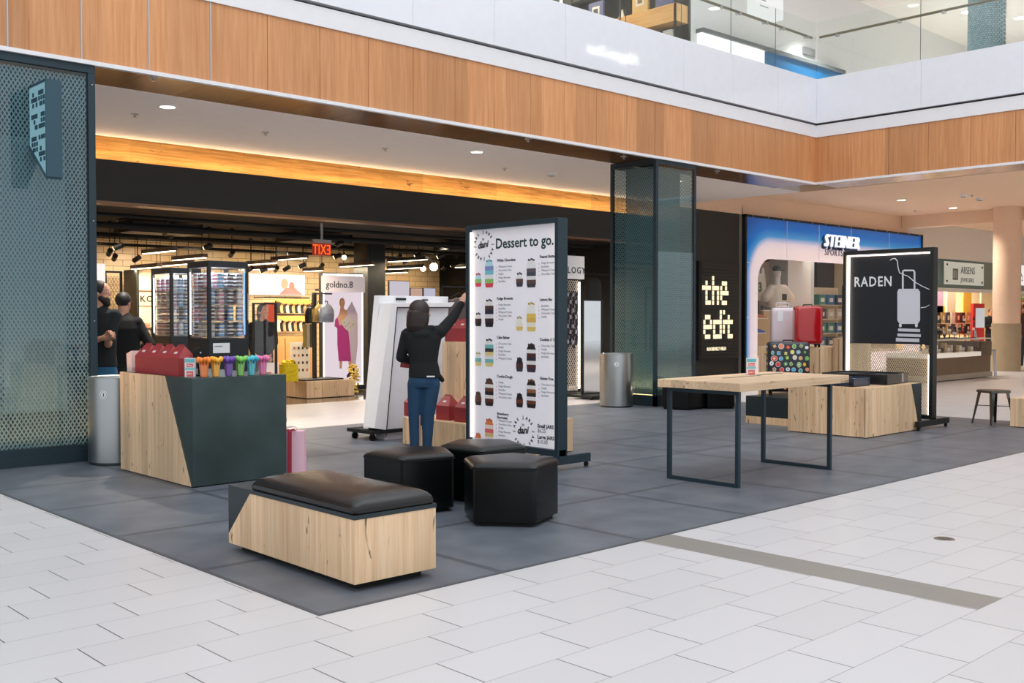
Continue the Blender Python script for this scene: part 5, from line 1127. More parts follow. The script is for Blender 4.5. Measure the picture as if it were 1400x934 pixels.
# ================================================================== STORE INTERIOR
# --- glass-door fridges full of small jars
M_frame = mat('fridge_black', (24, 30, 36), .35)
def fridge(label, x0, y0, w, d, H_, n_sh, label_card):
    t = thing('display_fridge', label, 'fridge', (x0+w/2, y0+d/2, 0), group='black glass display fridges')
    z0 = 1.20; f = .035
    MB().box(x0, y0, .04, x0+w, y0+d, z0).out('lower_cabinet', M_frame, t, world=True, bevel=.004)
    MB().box(x0, y0, H_-.07, x0+w, y0+d, H_).out('top_cap', M_frame, t, world=True, bevel=.004)
    for (xx, yy) in ((x0, y0), (x0+w-f, y0), (x0, y0+d-f), (x0+w-f, y0+d-f)): MB().box(xx, yy, z0, xx+f, yy+f, H_-.07).out('corner_post', M_frame, t, world=True)
    MB().box(x0+.004, y0+f, z0, x0+.008, y0+d-f, H_-.07).out('glass_pane', M_glass, t, world=True)
    MB().box(x0+f, y0+.004, z0, x0+w-f, y0+.008, H_-.07).out('glass_door', M_glass, t, world=True)
    MB().box(x0+w-.012, y0+f, z0, x0+w-.008, y0+d-f, H_-.07).out('glass_pane', M_glass, t, world=True)
    MB().tube([(x0+w-.02, y0-.03, z0+.2), (x0+w-.02, y0-.03, z0+.5)], .008).out('door_handle', M_chrome, t, world=True)
    for yy in (y0+d-f-.012,): MB().box(x0+.012, yy, z0+.04, x0+.02, yy+.01, H_-.12).out('led_strip', emis('fridge_led', (225, 240, 255), 7), t, world=True)
    MB().box(x0+w-f-.012, y0+.012, z0+.04, x0+w-f, y0+.02, H_-.12).out('led_strip', emis('fridge_led_blue', (90, 140, 255), 2.5), t, world=True)
    for k in range(5): MB().box(x0+.08, y0-.004, .2+k*.05, x0+w-.08, y0, .22+k*.05).out('vent_slot', M_blk2, t.children[0], world=True)
    if label_card: MB().c(228, 230, 232).box(x0+.05, y0-.004, z0-.16, x0+.25, y0-.001, z0-.05).c(120, 120, 126).box(x0+.07, y0-.006, z0-.09, x0+.16, y0-.004, z0-.08).out('paper_notice', M_print, t, world=True)
    zs = [z0+.02+k*(H_-.13-z0)/n_sh for k in range(n_sh)]
    for z_ in zs: MB().box(x0+.02, y0+.02, z_-.008, x0+w-.02, y0+d-.02, z_).out('wire_shelf', mat('wire_shelf', (150, 160, 170), .3, .6), t, world=True)
    area('fridge_light', (x0+w/2, y0+d/2, H_-.075), (0, 0, 0), w*.6, d*.6, 9, (.88, .95, 1))
    return zs
jt = None; jcols = [('brown', (96, 58, 46)), ('cream', (232, 220, 196)), ('pink', (224, 130, 140)), ('blue', (110, 170, 210))]
jar_protos = []
for nm_, c_ in jcols:
    t = thing('dessert_jar', 'small layered dessert jar standing on a wire shelf inside a lit fridge', 'jar', (0, 0, 0), 0, 'dessert jars in the fridges')
    MB().c(*c_).lathe([(0, .003), (.034, .003), (.036, .026), (0, .026)], n=14).c(236, 234, 230).lathe([(0, .027), (.036, .027), (.036, .042), (0, .042)], n=14).c(*[int(v*.75) for v in c_]).lathe([(0, .043), (.036, .043), (.035, .062), (0, .062)], n=14).out('filling', M_print, t, smooth=True)
    MB().lathe([(.0, 0), (.038, 0), (.039, .067), (.036, .071)], n=14).out('glass', glass('jar_glass', (235, 240, 245)), t, smooth=True)
    MB().c(225, 228, 234).lathe([(0, .070), (.038, .070), (.038, .082), (0, .082)], n=14).out('lid', M_print, t, smooth=True)
    jar_protos.append(t)
used = set(); cnt = 0
fr = [(5.343, 10.498, .485, .50, 2.055, 4, True, 'taller black glass fridge behind the counter, nearest, with a white paper notice'), (5.63, 12.03, .40, .55, 2.04, 4, False, 'second black glass fridge, left of and behind the nearest one')]
rj = random.Random(3)
for (x0, y0, w, d, H_, n_, card, lab) in fr:
    for si, z_ in enumerate(fridge(lab, x0, y0, w, d, H_, n_, card)):
        for iy in range(4):
            for ix in range(4):
                if ix > 1 and iy > 1: continue
                if rj.random() < .08: continue
                k = rj.randrange(4); loc = (x0+.075+ix*(w-.15)/3, y0+.075+iy*(d-.15)/3, z_+.001)
                for lev in (0, 1):
                    l2 = (loc[0], loc[1], loc[2]+lev*.083)
                    if k not in used and lev == 0: jar_protos[k].location = l2; used.add(k)
                    else: dup(jar_protos[k], l2); cnt += 1
for k in range(4):
    if k not in used: bpy.data.objects.remove(jar_protos[k])
# --- pendants: linear lamps with warm light
M_pend = mat('pendant_brown', (84, 62, 54), .5, .3); M_line = emis('pendant_line', (255, 238, 210), 7)
def pendant(x_, ym, z_, L_, lab, power=40, dark=False):
    t = thing('linear_pendant', lab, 'lamp', (x_, ym, z_), group='linear pendant lamps in the store')
    MB().box(-.05, -L_/2, 0, .05, L_/2, .07).out('housing', M_black if dark else M_pend, t)
    MB().box(-.035, -L_/2+.02, -.008, .035, L_/2-.02, 0).out('light_line', M_line, t)
    for s in (-1, 1): MB().box(-.004, s*L_*.4-.004, .07, .004, s*L_*.4+.004, 3.02-z_).out('suspension_wire', M_blk2, t)
    area('pendant_lamp', (x_, ym, z_-.02), (0, 0, 0), .06, L_, power, (1, .80, .55))
PD = [((196, 349), (238, 341), 17.2, 'left end of the row, nearest the mesh panel'), ((237, 358), (280, 350), 18.2, 'just above the second fridge'), ((181, 370), (218, 363), 19.0, 'low at the far left behind the people'), ((214, 366), (262, 359), 19.6, 'above the second fridge, farther back'),
      ((339, 364), (377, 357.5), 18.2, 'right of the taller fridge'), ((340, 371.5), (374, 365), 19.4, 'farther back, right of the taller fridge'), ((372, 358), (418, 351), 17.4, 'above the clothes rails'), ((416, 372), (440, 369), 19.4, 'small, left of the tall fashion lightbox'), ((465, 366), (510, 361), 18.0, 'above the tall fashion lightbox'),
      ((531, 360), (583, 353), 17.4, 'upper of the three right of the black column'), ((531, 370), (576, 364), 18.6, 'middle of the three right of the black column'), ((528, 375), (556, 371), 19.6, 'lowest of the three right of the black column'), ((623, 367), (640, 364), 18, 'next to the menu board edge')]
for a_, b_, Y_, l_ in PD:
    m_ = ((a_[0]+b_[0])/2, (a_[1]+b_[1])/2); p = FY(*m_, Y_); y0_ = FX(*a_, p.x).y; y1_ = FX(*b_, p.x).y
    L_ = min(abs(y0_-y1_), 2.2); pendant(p.x, p.y, p.z, L_, 'linear pendant lamp '+l_, 34, a_[0] > 520)
# --- ceiling services
pi_ = 0
for (a_, b_, r_, nm) in [((2.6, 15.3, 2.95), (17, 15.3, 2.95), .03, 'thin black pipe nearest the header, running left to right'), ((2.6, 16.0, 2.86), (17, 16.0, 2.86), .05, 'black pipe under the store ceiling, second from the header'), ((2.6, 17.0, 2.92), (17, 17.0, 2.92), .03, 'thin black pipe halfway back under the store ceiling'),
     ((2.6, 18.4, 2.9), (17, 18.4, 2.9), .04, 'black pipe farthest back under the store ceiling'), ((2.6, 19.4, 2.80), (17, 19.4, 2.80), .03, 'thin black pipe in front of the brick wall top')]:
    tag(MB().cone(a_, b_, r_, r_, 12).out('ceiling_pipe', M_blk2, smooth=True), nm, 'pipe', 'ceiling pipes')
for (x_, nm) in ((7.5, 'left'), (10.5, 'middle'), (14.2, 'right')):
    t = thing('air_duct', 'black rectangular air duct under the store ceiling, %s one of three' % nm, 'duct', (x_, 16.45, 2.80), group='air ducts')
    dq = MB().box(-.6, -.3, 0, .6, .3, .16).out('duct_body', M_black, t); MB().box(-.62, -.32, .0, -.58, .32, .17).out('flange', M_blk2, dq); MB().box(.58, -.32, .0, .62, .32, .17).out('flange', M_blk2, dq)
# track spots
M_spotw = emis('spot_lens', (255, 232, 190), 10)
SP = [(227, 317, 16.2), (236, 321, 16.6), (164, 337, 16.5), (157, 352, 18), (188, 354, 18), (286, 337, 17), (317, 347, 17), (343, 368, 19), (362, 369, 19), (378, 368, 19), (393, 367, 19), (415, 363, 18), (440, 364, 18.6), (465, 333, 16), (463, 350, 17.5), (546, 351, 18), (556, 357, 18), (573, 349, 18), (608, 366, 17.4), (622, 362, 17.6), (604, 350, 17.0), (150, 345, 17), (795, 340, 17), (821, 340, 17)]
targ = [(x_, 21, 1.7) for x_ in (3, 4.5, 6, 7.5, 9, 10.5, 12, 13.5, 15, 16.5)]
M_hb = mat('spot_housing', (14, 15, 16), .4)
for k, (px, py, Y_) in enumerate(SP):
    p = FY(px, py, Y_); z_ = min(p.z, 2.85)
    t = thing('track_spotlight', 'small black track spotlight hanging from the dark store ceiling', 'spotlight', (p.x, p.y, z_), .3+(k % 3-1)*.5, 'track spotlights in the store')
    MB().box(-.006, -.006, .02, .006, .006, 3.02-z_).box(-.03, -.03, 3.0-z_, .03, .03, 3.02-z_).out('stem', M_blk2, t)
    h_ = MB().cone((0, .09, -.03), (0, -.05, .03), .045, .045, 16).out('housing', M_hb, t, smooth=True)
    MB().cone((0, .092, -.031), (0, .096, -.033), .036, .036, 16).out('lens', M_spotw, h_)
for k, x_ in enumerate((3.5, 5.5, 7.5, 9.5, 11.5, 13.5, 15.5)):
    spot('wall_wash_spot', (x_, 18.9, 2.72), (x_, 21, 1.5), 170, (1, .80, .55), 95, .9, .08)
for x_, y_ in ((6.5, 16.2), (10, 15.6), (13.5, 16.4), (16, 15.6)): spot('store_spot', (x_, y_, 2.9), (x_+.2, y_+.6, 0), 170, (1, .84, .62), 110, .9, .08)
# bulbs
for (px, py, r_, s_, lb_) in ((593, 365, .09, 26, 'large glowing bulb lamp against the brick wall, brightest'), (578.5, 367.5, .06, 14, 'smaller glowing bulb just left of the brightest bulb'), (470.5, 352, .05, 10, 'glowing bulb above the tall fashion lightbox')):
    p = FY(px, py, 18.6); t = thing('bulb_lamp', lb_, 'lamp', tuple(p), group=None)
    MB().ell((0, 0, 0), (r_, r_, r_)).out('bulb', emis('bulb_%d' % px, (255, 226, 170), s_), t, smooth=True)
    MB().cone((0, 0, r_*.8), (0, 0, r_+.05), .025, .02, 12).cone((0, 0, r_+.05), (0, 0, 3.02-p.z), .004, .004, 6).out('cord_and_socket', M_blk2, t)
# --- exit sign (its reverse side: mirrored letters)
p0 = FY(427.5, 332, 15.0); p1 = FY(452, 350, 15.0)
t = thing('exit_sign', 'glowing red-orange exit sign seen from behind, hanging under the black header', 'sign', ((p0.x+p1.x)/2, 15, p1.z))
MB().box(p0.x, 14.98, p1.z, p1.x, 15.02, p0.z).out('lit_plate', mat('exit_plate', (90, 22, 10), .4, emit=.35, ecol=(190, 40, 15)), t, world=True)
MB().box(p0.x, 14.97, p0.z, p1.x, 15.03, p0.z+.06).box((p0.x+p1.x)/2-.02, 14.99, p0.z+.06, (p0.x+p1.x)/2+.02, 15.01, 3.02).out('top_housing', mat('grey_housing', (150, 146, 144), .5), t, world=True)
w = p1.x-p0.x; MB().text('EXIT', (p0.z-p1.z)*1.15, (p1.x-.012, 14.976, p1.z+.02), (-1, 0, 0), (0, 0, 1), ext=.003, bold=.0, sx=.62*w/.26*.83, sp=1.05).out('lettering', emis('exit_glow', (255, 96, 36), 1.6), t, world=True)
# --- back wall: bright fashion poster, rails of clothes
YB = 20.85
p0 = FY(345, 374, YB); p1 = FY(417, 404, YB)
t = thing('poster_lightbox', 'wide bright fashion poster lightbox on the brick wall above the clothes rails', 'poster', (p0.x, YB, p1.z))
MB().box(p0.x, YB, p1.z, p1.x, YB+.14, p0.z).out('lightbox', emis('poster_glow', (255, 238, 226), 1.4), t, world=True)
mb = MB(); ww = p1.x-p0.x
mb.c(206, 140, 140).prism([(p0.x+ww*.50, YB-.004, p1.z+.01), (p0.x+ww*.95, YB-.004, p1.z+.01), (p0.x+ww*.8, YB-.004, p1.z+.17), (p0.x+ww*.62, YB-.004, p1.z+.16)], (0, .003, 0)).c(232, 180, 160).ell((p0.x+ww*.6, YB-.003, p1.z+.26), (.09, .002, .12)).c(190, 130, 120).ell((p0.x+ww*.74, YB-.003, p1.z+.2), (.07, .002, .1))
mb.out('figure_print', M_print, t, world=True)
YH2 = 20.45
hang = None
for (row, (pyr, pyb, pxa, pxb)) in enumerate(((407, 430, 378, 423), (430.5, 455, 378, 421))):
    a = FY(pxa, pyr, YH2); b = FY(pxb, pyr, YH2)
    t = thing('clothes_rail', '%s black clothes rail on the brick wall under the bright poster' % ('upper', 'lower')[row], 'rail', (a.x, YH2, a.z))
    MB().tube([(a.x-.3, YH2, a.z), (b.x, YH2, a.z)], .014).tube([(a.x-.25, YH2, a.z), (a.x-.25, 21, a.z)], .01).tube([(b.x-.05, YH2, a.z), (b.x-.05, 21, a.z)], .01).out('bar', M_blk2, t, world=True)
    n_ = 11; hh = (FY(400, pyr, YH2).z-FY(400, pyb, YH2).z)*.92
    for k in range(n_):
        x_ = a.x+.03+(b.x-a.x-.1)*k/(n_-1); c_ = [(24, 22, 22), (226, 214, 196), (40, 32, 30), (200, 170, 120)][(k*3+row) % 4]
        t = thing('hung_garment', 'small garment on a pale wooden hanger, one of a row on the wall rails', 'garment', (x_, YH2, a.z), -.5, 'garments on the wall rails')
        MB().tube([(0, 0, 0), (0, 0, -.05)], .006).prism([(-.17, -.012, -.16), (0, -.012, -.065), (.17, -.012, -.16), (.17, -.012, -.115), (0, -.012, -.02), (-.17, -.012, -.115)], (0, .024, 0)).out('wooden_hanger', mat('hanger_wood', (240, 178, 92), .5, emit=0), t)
        MB().c(*c_).loft([ringe((0, 0, -hh), .07, .02, n=10), ringe((0, 0, -hh*.8), .055, .02, n=10), ringe((0, 0, -.2), .05, .018, n=10), ringe((0, 0, -.13), .09, .014, n=10), ringe((0, 0, -.10), .05, .012, n=10)]).out('garment', M_print, t, bevel=.01)
a = FY(381, 457, 20.3); b = FY(426, 510, 20.3)
t = thing('display_box', 'tall pale oak cabinet against the back wall under the clothes rails', 'cabinet', ((a.x+b.x)/2, 20.3, 0))
MB().box(a.x-.6, 20.2, 0, b.x, 20.7, a.z-.05).out('oak_body', mat('warm_oak', (206, 160, 104), .5, noise=.08), t, world=True); MB().box(a.x+.1, 20.19, .05, a.x+.105, 20.2, a.z-.08).out('door_gap', M_blk2, t, world=True)
a = FY(398, 468, 19.4); b = FY(424, 512, 19.4)
t = thing('product_board', 'pale board of small product cards in front of the oak cabinet', 'board', (a.x, 19.4, 0))
MB().box(a.x, 19.4, 0, b.x, 19.44, a.z).out('board_panel', mat('board_white', (222, 216, 210), .6), t, world=True)
mb = MB(); rj = random.Random(4)
for r_ in range(4):
    for k in range(4): mb.c(*[(40, 36, 34), (196, 120, 60), (30, 30, 34), (120, 90, 80)][rj.randrange(4)]); x_ = a.x+.08+k*(b.x-a.x-.16)/3; z_ = a.z-.12-r_*.16; mb.box(x_-.02, 19.392, z_-.035, x_+.02, 19.4, z_+.02)
mb.out('product_card', M_print, t, world=True)
# --- tall fashion lightbox goldno.8
Yg = 16.5; g0 = FY(442, 530, Yg); g1 = FY(496, 386, Yg); gz0 = FY(470, 527, Yg).z; gz1 = FY(470, 373.5, Yg).z
t = thing('fashion_lightbox', 'tall glowing lightbox with a figure in a magenta dress and goldno.8 header', 'lightbox', ((g0.x+g1.x)/2, Yg, 0))
MB().box(g0.x, Yg, gz0, g1.x, Yg+.14, gz1).out('frame', M_black, t, world=True)
MB().box(g0.x-.06, Yg-.02, 0.03, g1.x+.05, Yg+.2, gz0).out('base', M_black, t, world=True)
MB().box(g0.x+.02, Yg-.01, gz0+.02, g1.x-.03, Yg, gz1-.02).out('printed_panel', emis('lightbox_pink_white', (244, 228, 236), .85), t, world=True)
MB().box(g1.x-.03, Yg-.015, gz0+.02, g1.x-.01, Yg-.002, gz1-.02).box(g0.x+.0, Yg-.015, gz0+.02, g0.x+.02, Yg-.002, gz1-.02).box(g0.x, Yg-.015, gz1-.05, g1.x-.01, Yg-.002, gz1-.02).box(g0.x, Yg-.015, gz0+.0, g1.x-.01, Yg-.002, gz0+.03).out('led_edge', emis('edge_glow', (255, 240, 225), 4), t, world=True)
def G(px, py): q = FY(px, py, Yg-.012); return (q.x, Yg-.014, q.z)
mb = MB()
mb.c(226, 208, 220).prism([G(474, 424), G(481, 412), G(489, 430), G(489, 470), G(486, 500), G(482, 520), G(478, 480)], (0, .002, 0))
mb.c(196, 60, 142).prism([(G(*q)[0], Yg-.017, G(*q)[2]) for q in [(461, 446), (466, 440), (474, 441), (476, 452), (478, 470), (480, 494), (463, 494), (461, 470)]], (0, .003, 0))
mb.c(232, 176, 140).prism([(G(*q)[0], Yg-.0185, G(*q)[2]) for q in [(463, 430), (466, 422), (474, 424), (475, 434), (470, 440), (464, 446), (459, 446), (458, 440)]], (0, .003, 0)).c(196, 60, 142).prism([(G(*q)[0], Yg-.020, G(*q)[2]) for q in [(458, 437), (461, 434), (464, 446), (461, 449), (457, 446)]], (0, .002, 0))
mb.c(228, 168, 132).prism([(G(*q)[0], Yg-.021, G(*q)[2]) for q in [(465.5, 418), (469.5, 418), (471, 425), (464, 425)]], (0, .002, 0)); q = G(467.5, 414); mb.c(232, 178, 140).ell((q[0], Yg-.022, q[2]), (.040, .003, .062), 12, 8).c(206, 140, 70).ell((q[0], Yg-.018, q[2]+.0), (.062, .003, .095), 12, 8)
mb.c(228, 168, 136).prism([(G(*q)[0], Yg-.016, G(*q)[2]) for q in [(464, 494), (468, 494), (467, 504), (464, 504)]], (0, .002, 0)).prism([(G(*q)[0], Yg-.016, G(*q)[2]) for q in [(476, 494), (480, 494), (481, 510), (478, 510)]], (0, .002, 0)).c(70, 24, 36).prism([(G(*q)[0], Yg-.017, G(*q)[2]) for q in [(478, 508), (482, 508), (480, 514), (474, 517), (474, 513)]], (0, .002, 0))
mb.c(224, 214, 206).prism([(G(*q)[0], Yg-.022, G(*q)[2]) for q in [(465, 441), (474, 432), (485, 438), (488, 445), (478, 454), (472, 450)]], (0, .003, 0)).c(150, 110, 110)
for k in range(7): q = G(470+k*2.2, 441+(k*5) % 7); mb.ell((q[0], Yg-.0235, q[2]), (.012, .002, .012), 6, 4)
mb.out('figure_print', M_print, t, world=True)
h0 = FY(441, 377, Yg-.25); h1 = FY(498, 400, Yg-.25)
MB().box(h0.x, Yg-.27, h1.z, h1.x, Yg-.2, h0.z).out('header_board', mat('header_white', (226, 214, 218), .5, emit=.25), t, world=True)
MB().box(h0.x, Yg-.2, h1.z+.02, h0.x+.04, Yg, h1.z+.06).box(h1.x-.04, Yg-.2, h1.z+.02, h1.x, Yg, h1.z+.06).out('header_bracket', M_black, t, world=True)
MB().text('goldno.8', .175, (FY(446, 392, Yg-.28).x, Yg-.272, FY(446, 393, Yg-.28).z), ext=.002, sx=.98, bold=.001).out('lettering', M_black, t, world=True)
# --- bag rack and bags, scarves
Yr = 15.9; rx = FY(430, 500, Yr).x
t = thing('bag_rack', 'black steel stand with two arms holding backpacks, left of the fashion lightbox', 'rack', (rx, Yr, 0))
zt3 = FY(430, 400, Yr).z; zp = FY(430, 511, Yr).z
MB().box(rx-.03, Yr-.03, .32, rx+.03, Yr+.03, zt3).out('post', M_black, t, world=True)
MB().tube([(rx-.05, Yr-.05, zt3-.02), (rx+.34, Yr-.05, zt3-.02)], .014).tube([(rx-.05, Yr-.05, zt3-.02), (rx-.25, Yr-.35, zt3-.05)], .012).out('arm', M_black, t, world=True)
MB().box(rx-.35, Yr-.25, .303, min(rx+.45, xq1-.02 if 'xq1' in globals() else 10.7), Yr+.25, .33).out('base_plate', M_black, t, world=True)
def backpack(lab, px, py, Y_, col, col2, s=1.0, quilt=True):
    p = FY(px, py, Y_); t = thing('backpack', lab, 'backpack', (p.x, Y_, p.z), 0, 'backpacks on the bag rack')
    R_ = [ringe((0, 0, z_*s), rx_*s, ry_*s, n=24) for z_, rx_, ry_ in ((-.17, .12, .05), (-.165, .15, .07), (-.05, .16, .085), (.06, .15, .08), (.13, .11, .06), (.165, .05, .03))]
    MB().loft(R_).out('bag_body', mat('bag_%s' % lab[:6].strip(), col, .3, .5, noise=.5, nscale=45), t, smooth=True)
    MB().loft([ringe((0, -.05*s, z_*s), rx_*s, .045*s, n=20) for z_, rx_ in ((-.15, .10), (-.14, .12), (-.03, .12), (-.01, .10))]).out('front_pocket', mat('pocket_%s' % lab[:6].strip(), col2, .35, .4, noise=.5, nscale=45), t, smooth=True)
    MB().tube([(-.03, 0, .15*s), (-.025, 0, .21*s), (.025, 0, .21*s), (.03, 0, .15*s)], .008).out('top_loop', M_blk2, t, smooth=True)
    return t
backpack('silver quilted backpack hanging at the front of the bag rack', 446, 428, 15.75, (176, 180, 190), (150, 154, 166), 1.0)
backpack('gold backpack hanging just behind the silver one', 436, 428, 15.9, (196, 164, 96), (170, 138, 76), .95)
backpack('black backpack hanging left of the gold one', 427, 430, 15.98, (30, 28, 28), (50, 46, 42), .95)
for k, (px, c_, lb_) in enumerate(((417, (190, 160, 70), 'gold'), (421, (226, 214, 190), 'cream'), (425, (110, 100, 60), 'olive'))):
    p = FY(px, 445, 16.1); t = thing('hanging_scarf', '%s scarf hanging below the backpacks on the rack' % lb_, 'scarf', (p.x, 16.1, p.z), 0, 'scarves on the bag rack')
    MB().c(*c_).loft([ringe((.0, 0, z_), .045+.01*math.sin(z_*30), .02, n=12) for z_ in [-.40+.06*j for j in range(8)]]).out('scarf_cloth', M_print, t, smooth=True)
    MB().tube([(0, 0, .02), (0, 0, .3), (rx-p.x-.02, Yr-16.1-.05, .3)], .004).out('hook', M_blk2, t)
# oak platform, yellow tote, ruffle
pa = FY(400, 543, 15.9)
xq0 = 9.75; xq1 = 10.72
t = oakbox('low pale oak platform carrying the bag rack and yellow tote', xq0, 15.55, xq1+.02, 16.3, 0, .30)
xx = FY(399, 500, 15.75).x
t = thing('tote_bag', 'shiny yellow crinkled tote bag standing on the low oak platform', 'bag', (xx, 15.85, .303), .15)
rk = random.Random(9); mb = MB(); nx_, nz_ = 12, 8
rings = []
for j in range(nz_+1):
    z_ = .30*j/nz_; ring = []
    for k in range(28):
        a_ = 2*PI*k/28; c_, s_ = math.cos(a_), math.sin(a_); e_ = .35
        ring.append((.165*math.copysign(abs(c_)**e_, c_)+rk.uniform(-.009, .009), .08*math.copysign(abs(s_)**e_, s_)+rk.uniform(-.009, .009), z_+(rk.uniform(-.006, .006) if 0 < j < nz_ else 0)))
    rings.append(ring)
M_yel = mat('yellow_foil', (232, 206, 30), .3, .35, noise=.3, nscale=30, bump=.4, bscale=50)
mb.loft(rings).out('bag_body', M_yel, t, smooth=False)
MB().tube([(-.09, -.085, .25)]+[(-.09*math.cos(k*PI/8), -.085, .29+.09*math.sin(k*PI/8)) for k in range(9)]+[(.09, -.085, .25)], .010).out('handle', M_yel, t, smooth=True)
mb = MB()
for k in range(26): a_ = rk.uniform(0, 2*PI); mb.ell((.10*math.cos(a_)-.02, .04*math.sin(a_), .31+rk.uniform(0, .05)), (.035, .03, .03), 8, 6)
mb.out('crumpled_paper', M_yel, t)
p = FY(462, 516, 15.5); t = thing('ruffled_garland', 'pale yellow ruffled paper garland at the right end of the oak platform', 'decoration', (xq1+.15, 15.75, 0))
mb = MB()
for k in range(60): mb.ell((rk.uniform(-.10, .10)*(1-abs(k-30)/60), rk.uniform(-.07, .07), .05+k*.0085), (rk.uniform(.02, .045), .035, rk.uniform(.012, .03)), 8, 6)
mb.out('ruffle', mat('pale_yellow_ruffle', (238, 206, 100), .6), t); MB().cone((0, 0, 0), (0, 0, .55), .01, .01, 8).out('stem', M_blk2, t)
# --- black standing frame with clear glass; passer-by behind replaces a mirror reflection; plant behind
mY = 12.6; m0 = FY(346.5, 414, mY); m1 = FY(379.5, 515, mY)
t = thing('standing_mirror', 'narrow black-framed full-length standing frame right of the taller fridge', 'mirror', ((m0.x+m1.x)/2, mY, 0))
f = .022; MB().box(m0.x, mY, .05, m0.x+f, mY+.04, m0.z).box(m1.x-f, mY, .05, m1.x, mY+.04, m0.z).box(m0.x+f, mY, m0.z-f, m1.x-f, mY+.04, m0.z).box(m0.x+f, mY, .05, m1.x-f, mY+.04, .08).out('frame', M_black, t, world=True)
MB().box(m0.x-.02, mY-.2, 0, m1.x+.02, mY+.25, .05).out('foot_plate', M_black, t, world=True)
MB().box(m0.x+f, mY+.02, .08, m1.x-f, mY+.024, m0.z-f).out('glass', M_glass, t, world=True)
q = FD(359, 500, 16.0)
clothed('person with long dark hair in a black coat, seen through the narrow black frame', (q.x, q.y, 0), -YAW, 1.62, M_skin2, mat('black_coat', (20, 20, 22), .85), mat('dark_trousers', (40, 44, 54), .8), M_hairb, -.7,
   [((-.16, .02, 1.40), (-.2, -.02, 1.12), (-.12, -.14, .95), 2, (.2, -.3, -1), (1, 0, 0)), ((.17, .02, 1.40), (.21, -.02, 1.12), (.14, -.16, .95), 2, (.2, -.3, -1), (-1, 0, 0))], hairlong=True, topname='coat')
t = thing('shopping_bag', 'pale shopping bag held by the person seen in the narrow frame', 'bag', (q.x-.1, q.y-.36, .28), -YAW)
MB().c(230, 214, 206).hexa([(-.14, -.05, .1), (.14, -.05, .1), (.14, .05, .1), (-.14, .05, .1), (-.14, -.05, .46), (.14, -.05, .46), (.14, .05, .46), (-.14, .05, .46)]).c(200, 90, 60).box(-.05, -.052, .2, .05, -.05, .32).out('bag_body', M_print, t)
MB().tube([(-.06, 0, .45), (-.05, 0, .56), (.05, 0, .56), (.06, 0, .45)], .004).out('handle', M_blk2, t)
a = FY(369, 415, 16.8); t = thing('red_banner', 'orange-red hanging banner behind the person seen in the narrow frame', 'banner', (a.x, 16.8, 0)); b = FY(375, 445, 16.8)
MB().box(a.x-.10, 16.8, b.z, b.x+.02, 16.81, a.z).out('cloth', mat('orange_red_cloth', (206, 84, 56), .8), t, world=True); MB().cone((b.x+.03, 16.8, 0), (b.x+.03, 16.8, a.z+.05), .012, .012, 8).box(a.x-.12, 16.795, a.z, b.x+.04, 16.815, a.z+.02).out('stand', M_blk2, t, world=True)
p = FY(344, 462, 14.9); t = thing('potted_plant', 'leafy green potted plant between the taller fridge and the narrow frame', 'plant', (p.x, 14.9, 0))
MB().lathe([(0, 0), (.10, 0), (.13, .35), (.12, .36), (.11, .32), (0, .32)]).out('pot', mat('clay_pot', (150, 110, 84), .7), t, smooth=True)
mb = MB(); rl = random.Random(2)
for k in range(40):
    a_ = rl.uniform(0, 2*PI); z_ = rl.uniform(.6, 1.35); r0 = rl.uniform(.03, .14); d_ = Vector((math.cos(a_), math.sin(a_), rl.uniform(-.1, .7))).normalized(); c_ = Vector((r0*math.cos(a_), r0*math.sin(a_), z_)); s_ = d_.orthogonal().normalized()*.03
    mb.c(rl.randint(60, 90), rl.randint(110, 150), 50).face([tuple(c_), tuple(c_+d_*.08+s_), tuple(c_+d_*.17), tuple(c_+d_*.08-s_)])
mb.out('foliage', M_print, t); MB().cone((0, 0, .3), (0, 0, 1.2), .012, .006, 8).out('stem', mat('stem_green', (80, 100, 50), .7), t)
# --- left back: white KO kiosk, mesh divider, white sign
kz = FY(190, 372, 19.5); k1 = FY(212, 490, 19.5); k2 = FY(206, 398, 19.5).z
t = thing('shop_kiosk', 'cream wall unit with the letters KO and shelves of small goods, left of the fridges', 'shelving unit', (kz.x, 19.5, 0))
M_cr2 = mat('cream_unit', (232, 214, 182), .6)
MB().box(kz.x, 19.6, 0, kz.x+1.1, 20.1, kz.z).out('back_panel', M_cr2, t, world=True); MB().box(kz.x-.05, 19.5, 0, kz.x, 20.1, kz.z+.05).out('side_frame', M_black, t, world=True)
zk0 = FY(200, 398, 19.5).z; zk1 = FY(200, 418, 19.5).z
MB().box(kz.x, 19.58, zk0-.015, kz.x+1.1, 19.6, zk0+.015).box(kz.x, 19.58, zk1-.01, kz.x+1.1, 19.6, zk1+.0).out('divider', mat('brown_line', (120, 84, 50), .6), t, world=True)
MB().text('KO', .17, (FY(194, 413, 19.5).x, 19.59, FY(194, 412.5, 19.5).z), ext=.004, sp=1.2, bold=.003).out('lettering', mat('dark_letters', (50, 40, 34), .5), t, world=True)
zsv = [FY(200, yy, 19.3).z for yy in (447, 457, 472)]
for z_ in zsv: MB().box(kz.x, 19.25, z_-.02, kz.x+1.1, 19.6, z_).out('shelf', mat('warm_oak', (206, 160, 104)), t, world=True)
rk = random.Random(12)
for z_ in zsv[:3]:
    for k in range(5):
        x_ = kz.x+.08+k*.17; c_ = [(236, 206, 190), (224, 190, 160), (60, 50, 46), (230, 150, 140), (240, 232, 222)][rk.randrange(5)]
        tag(MB().c(*c_).box(x_-.05, 19.3, z_+.001, x_+.05, 19.4, z_+rk.uniform(.06, .13)).c(*[int(v*.7) for v in c_]).box(x_-.03, 19.295, z_+.015, x_+.03, 19.3, z_+.04).out('boxed_item', M_print), 'small boxed item on the shelves of the cream unit', 'box', 'boxed items in the cream unit')
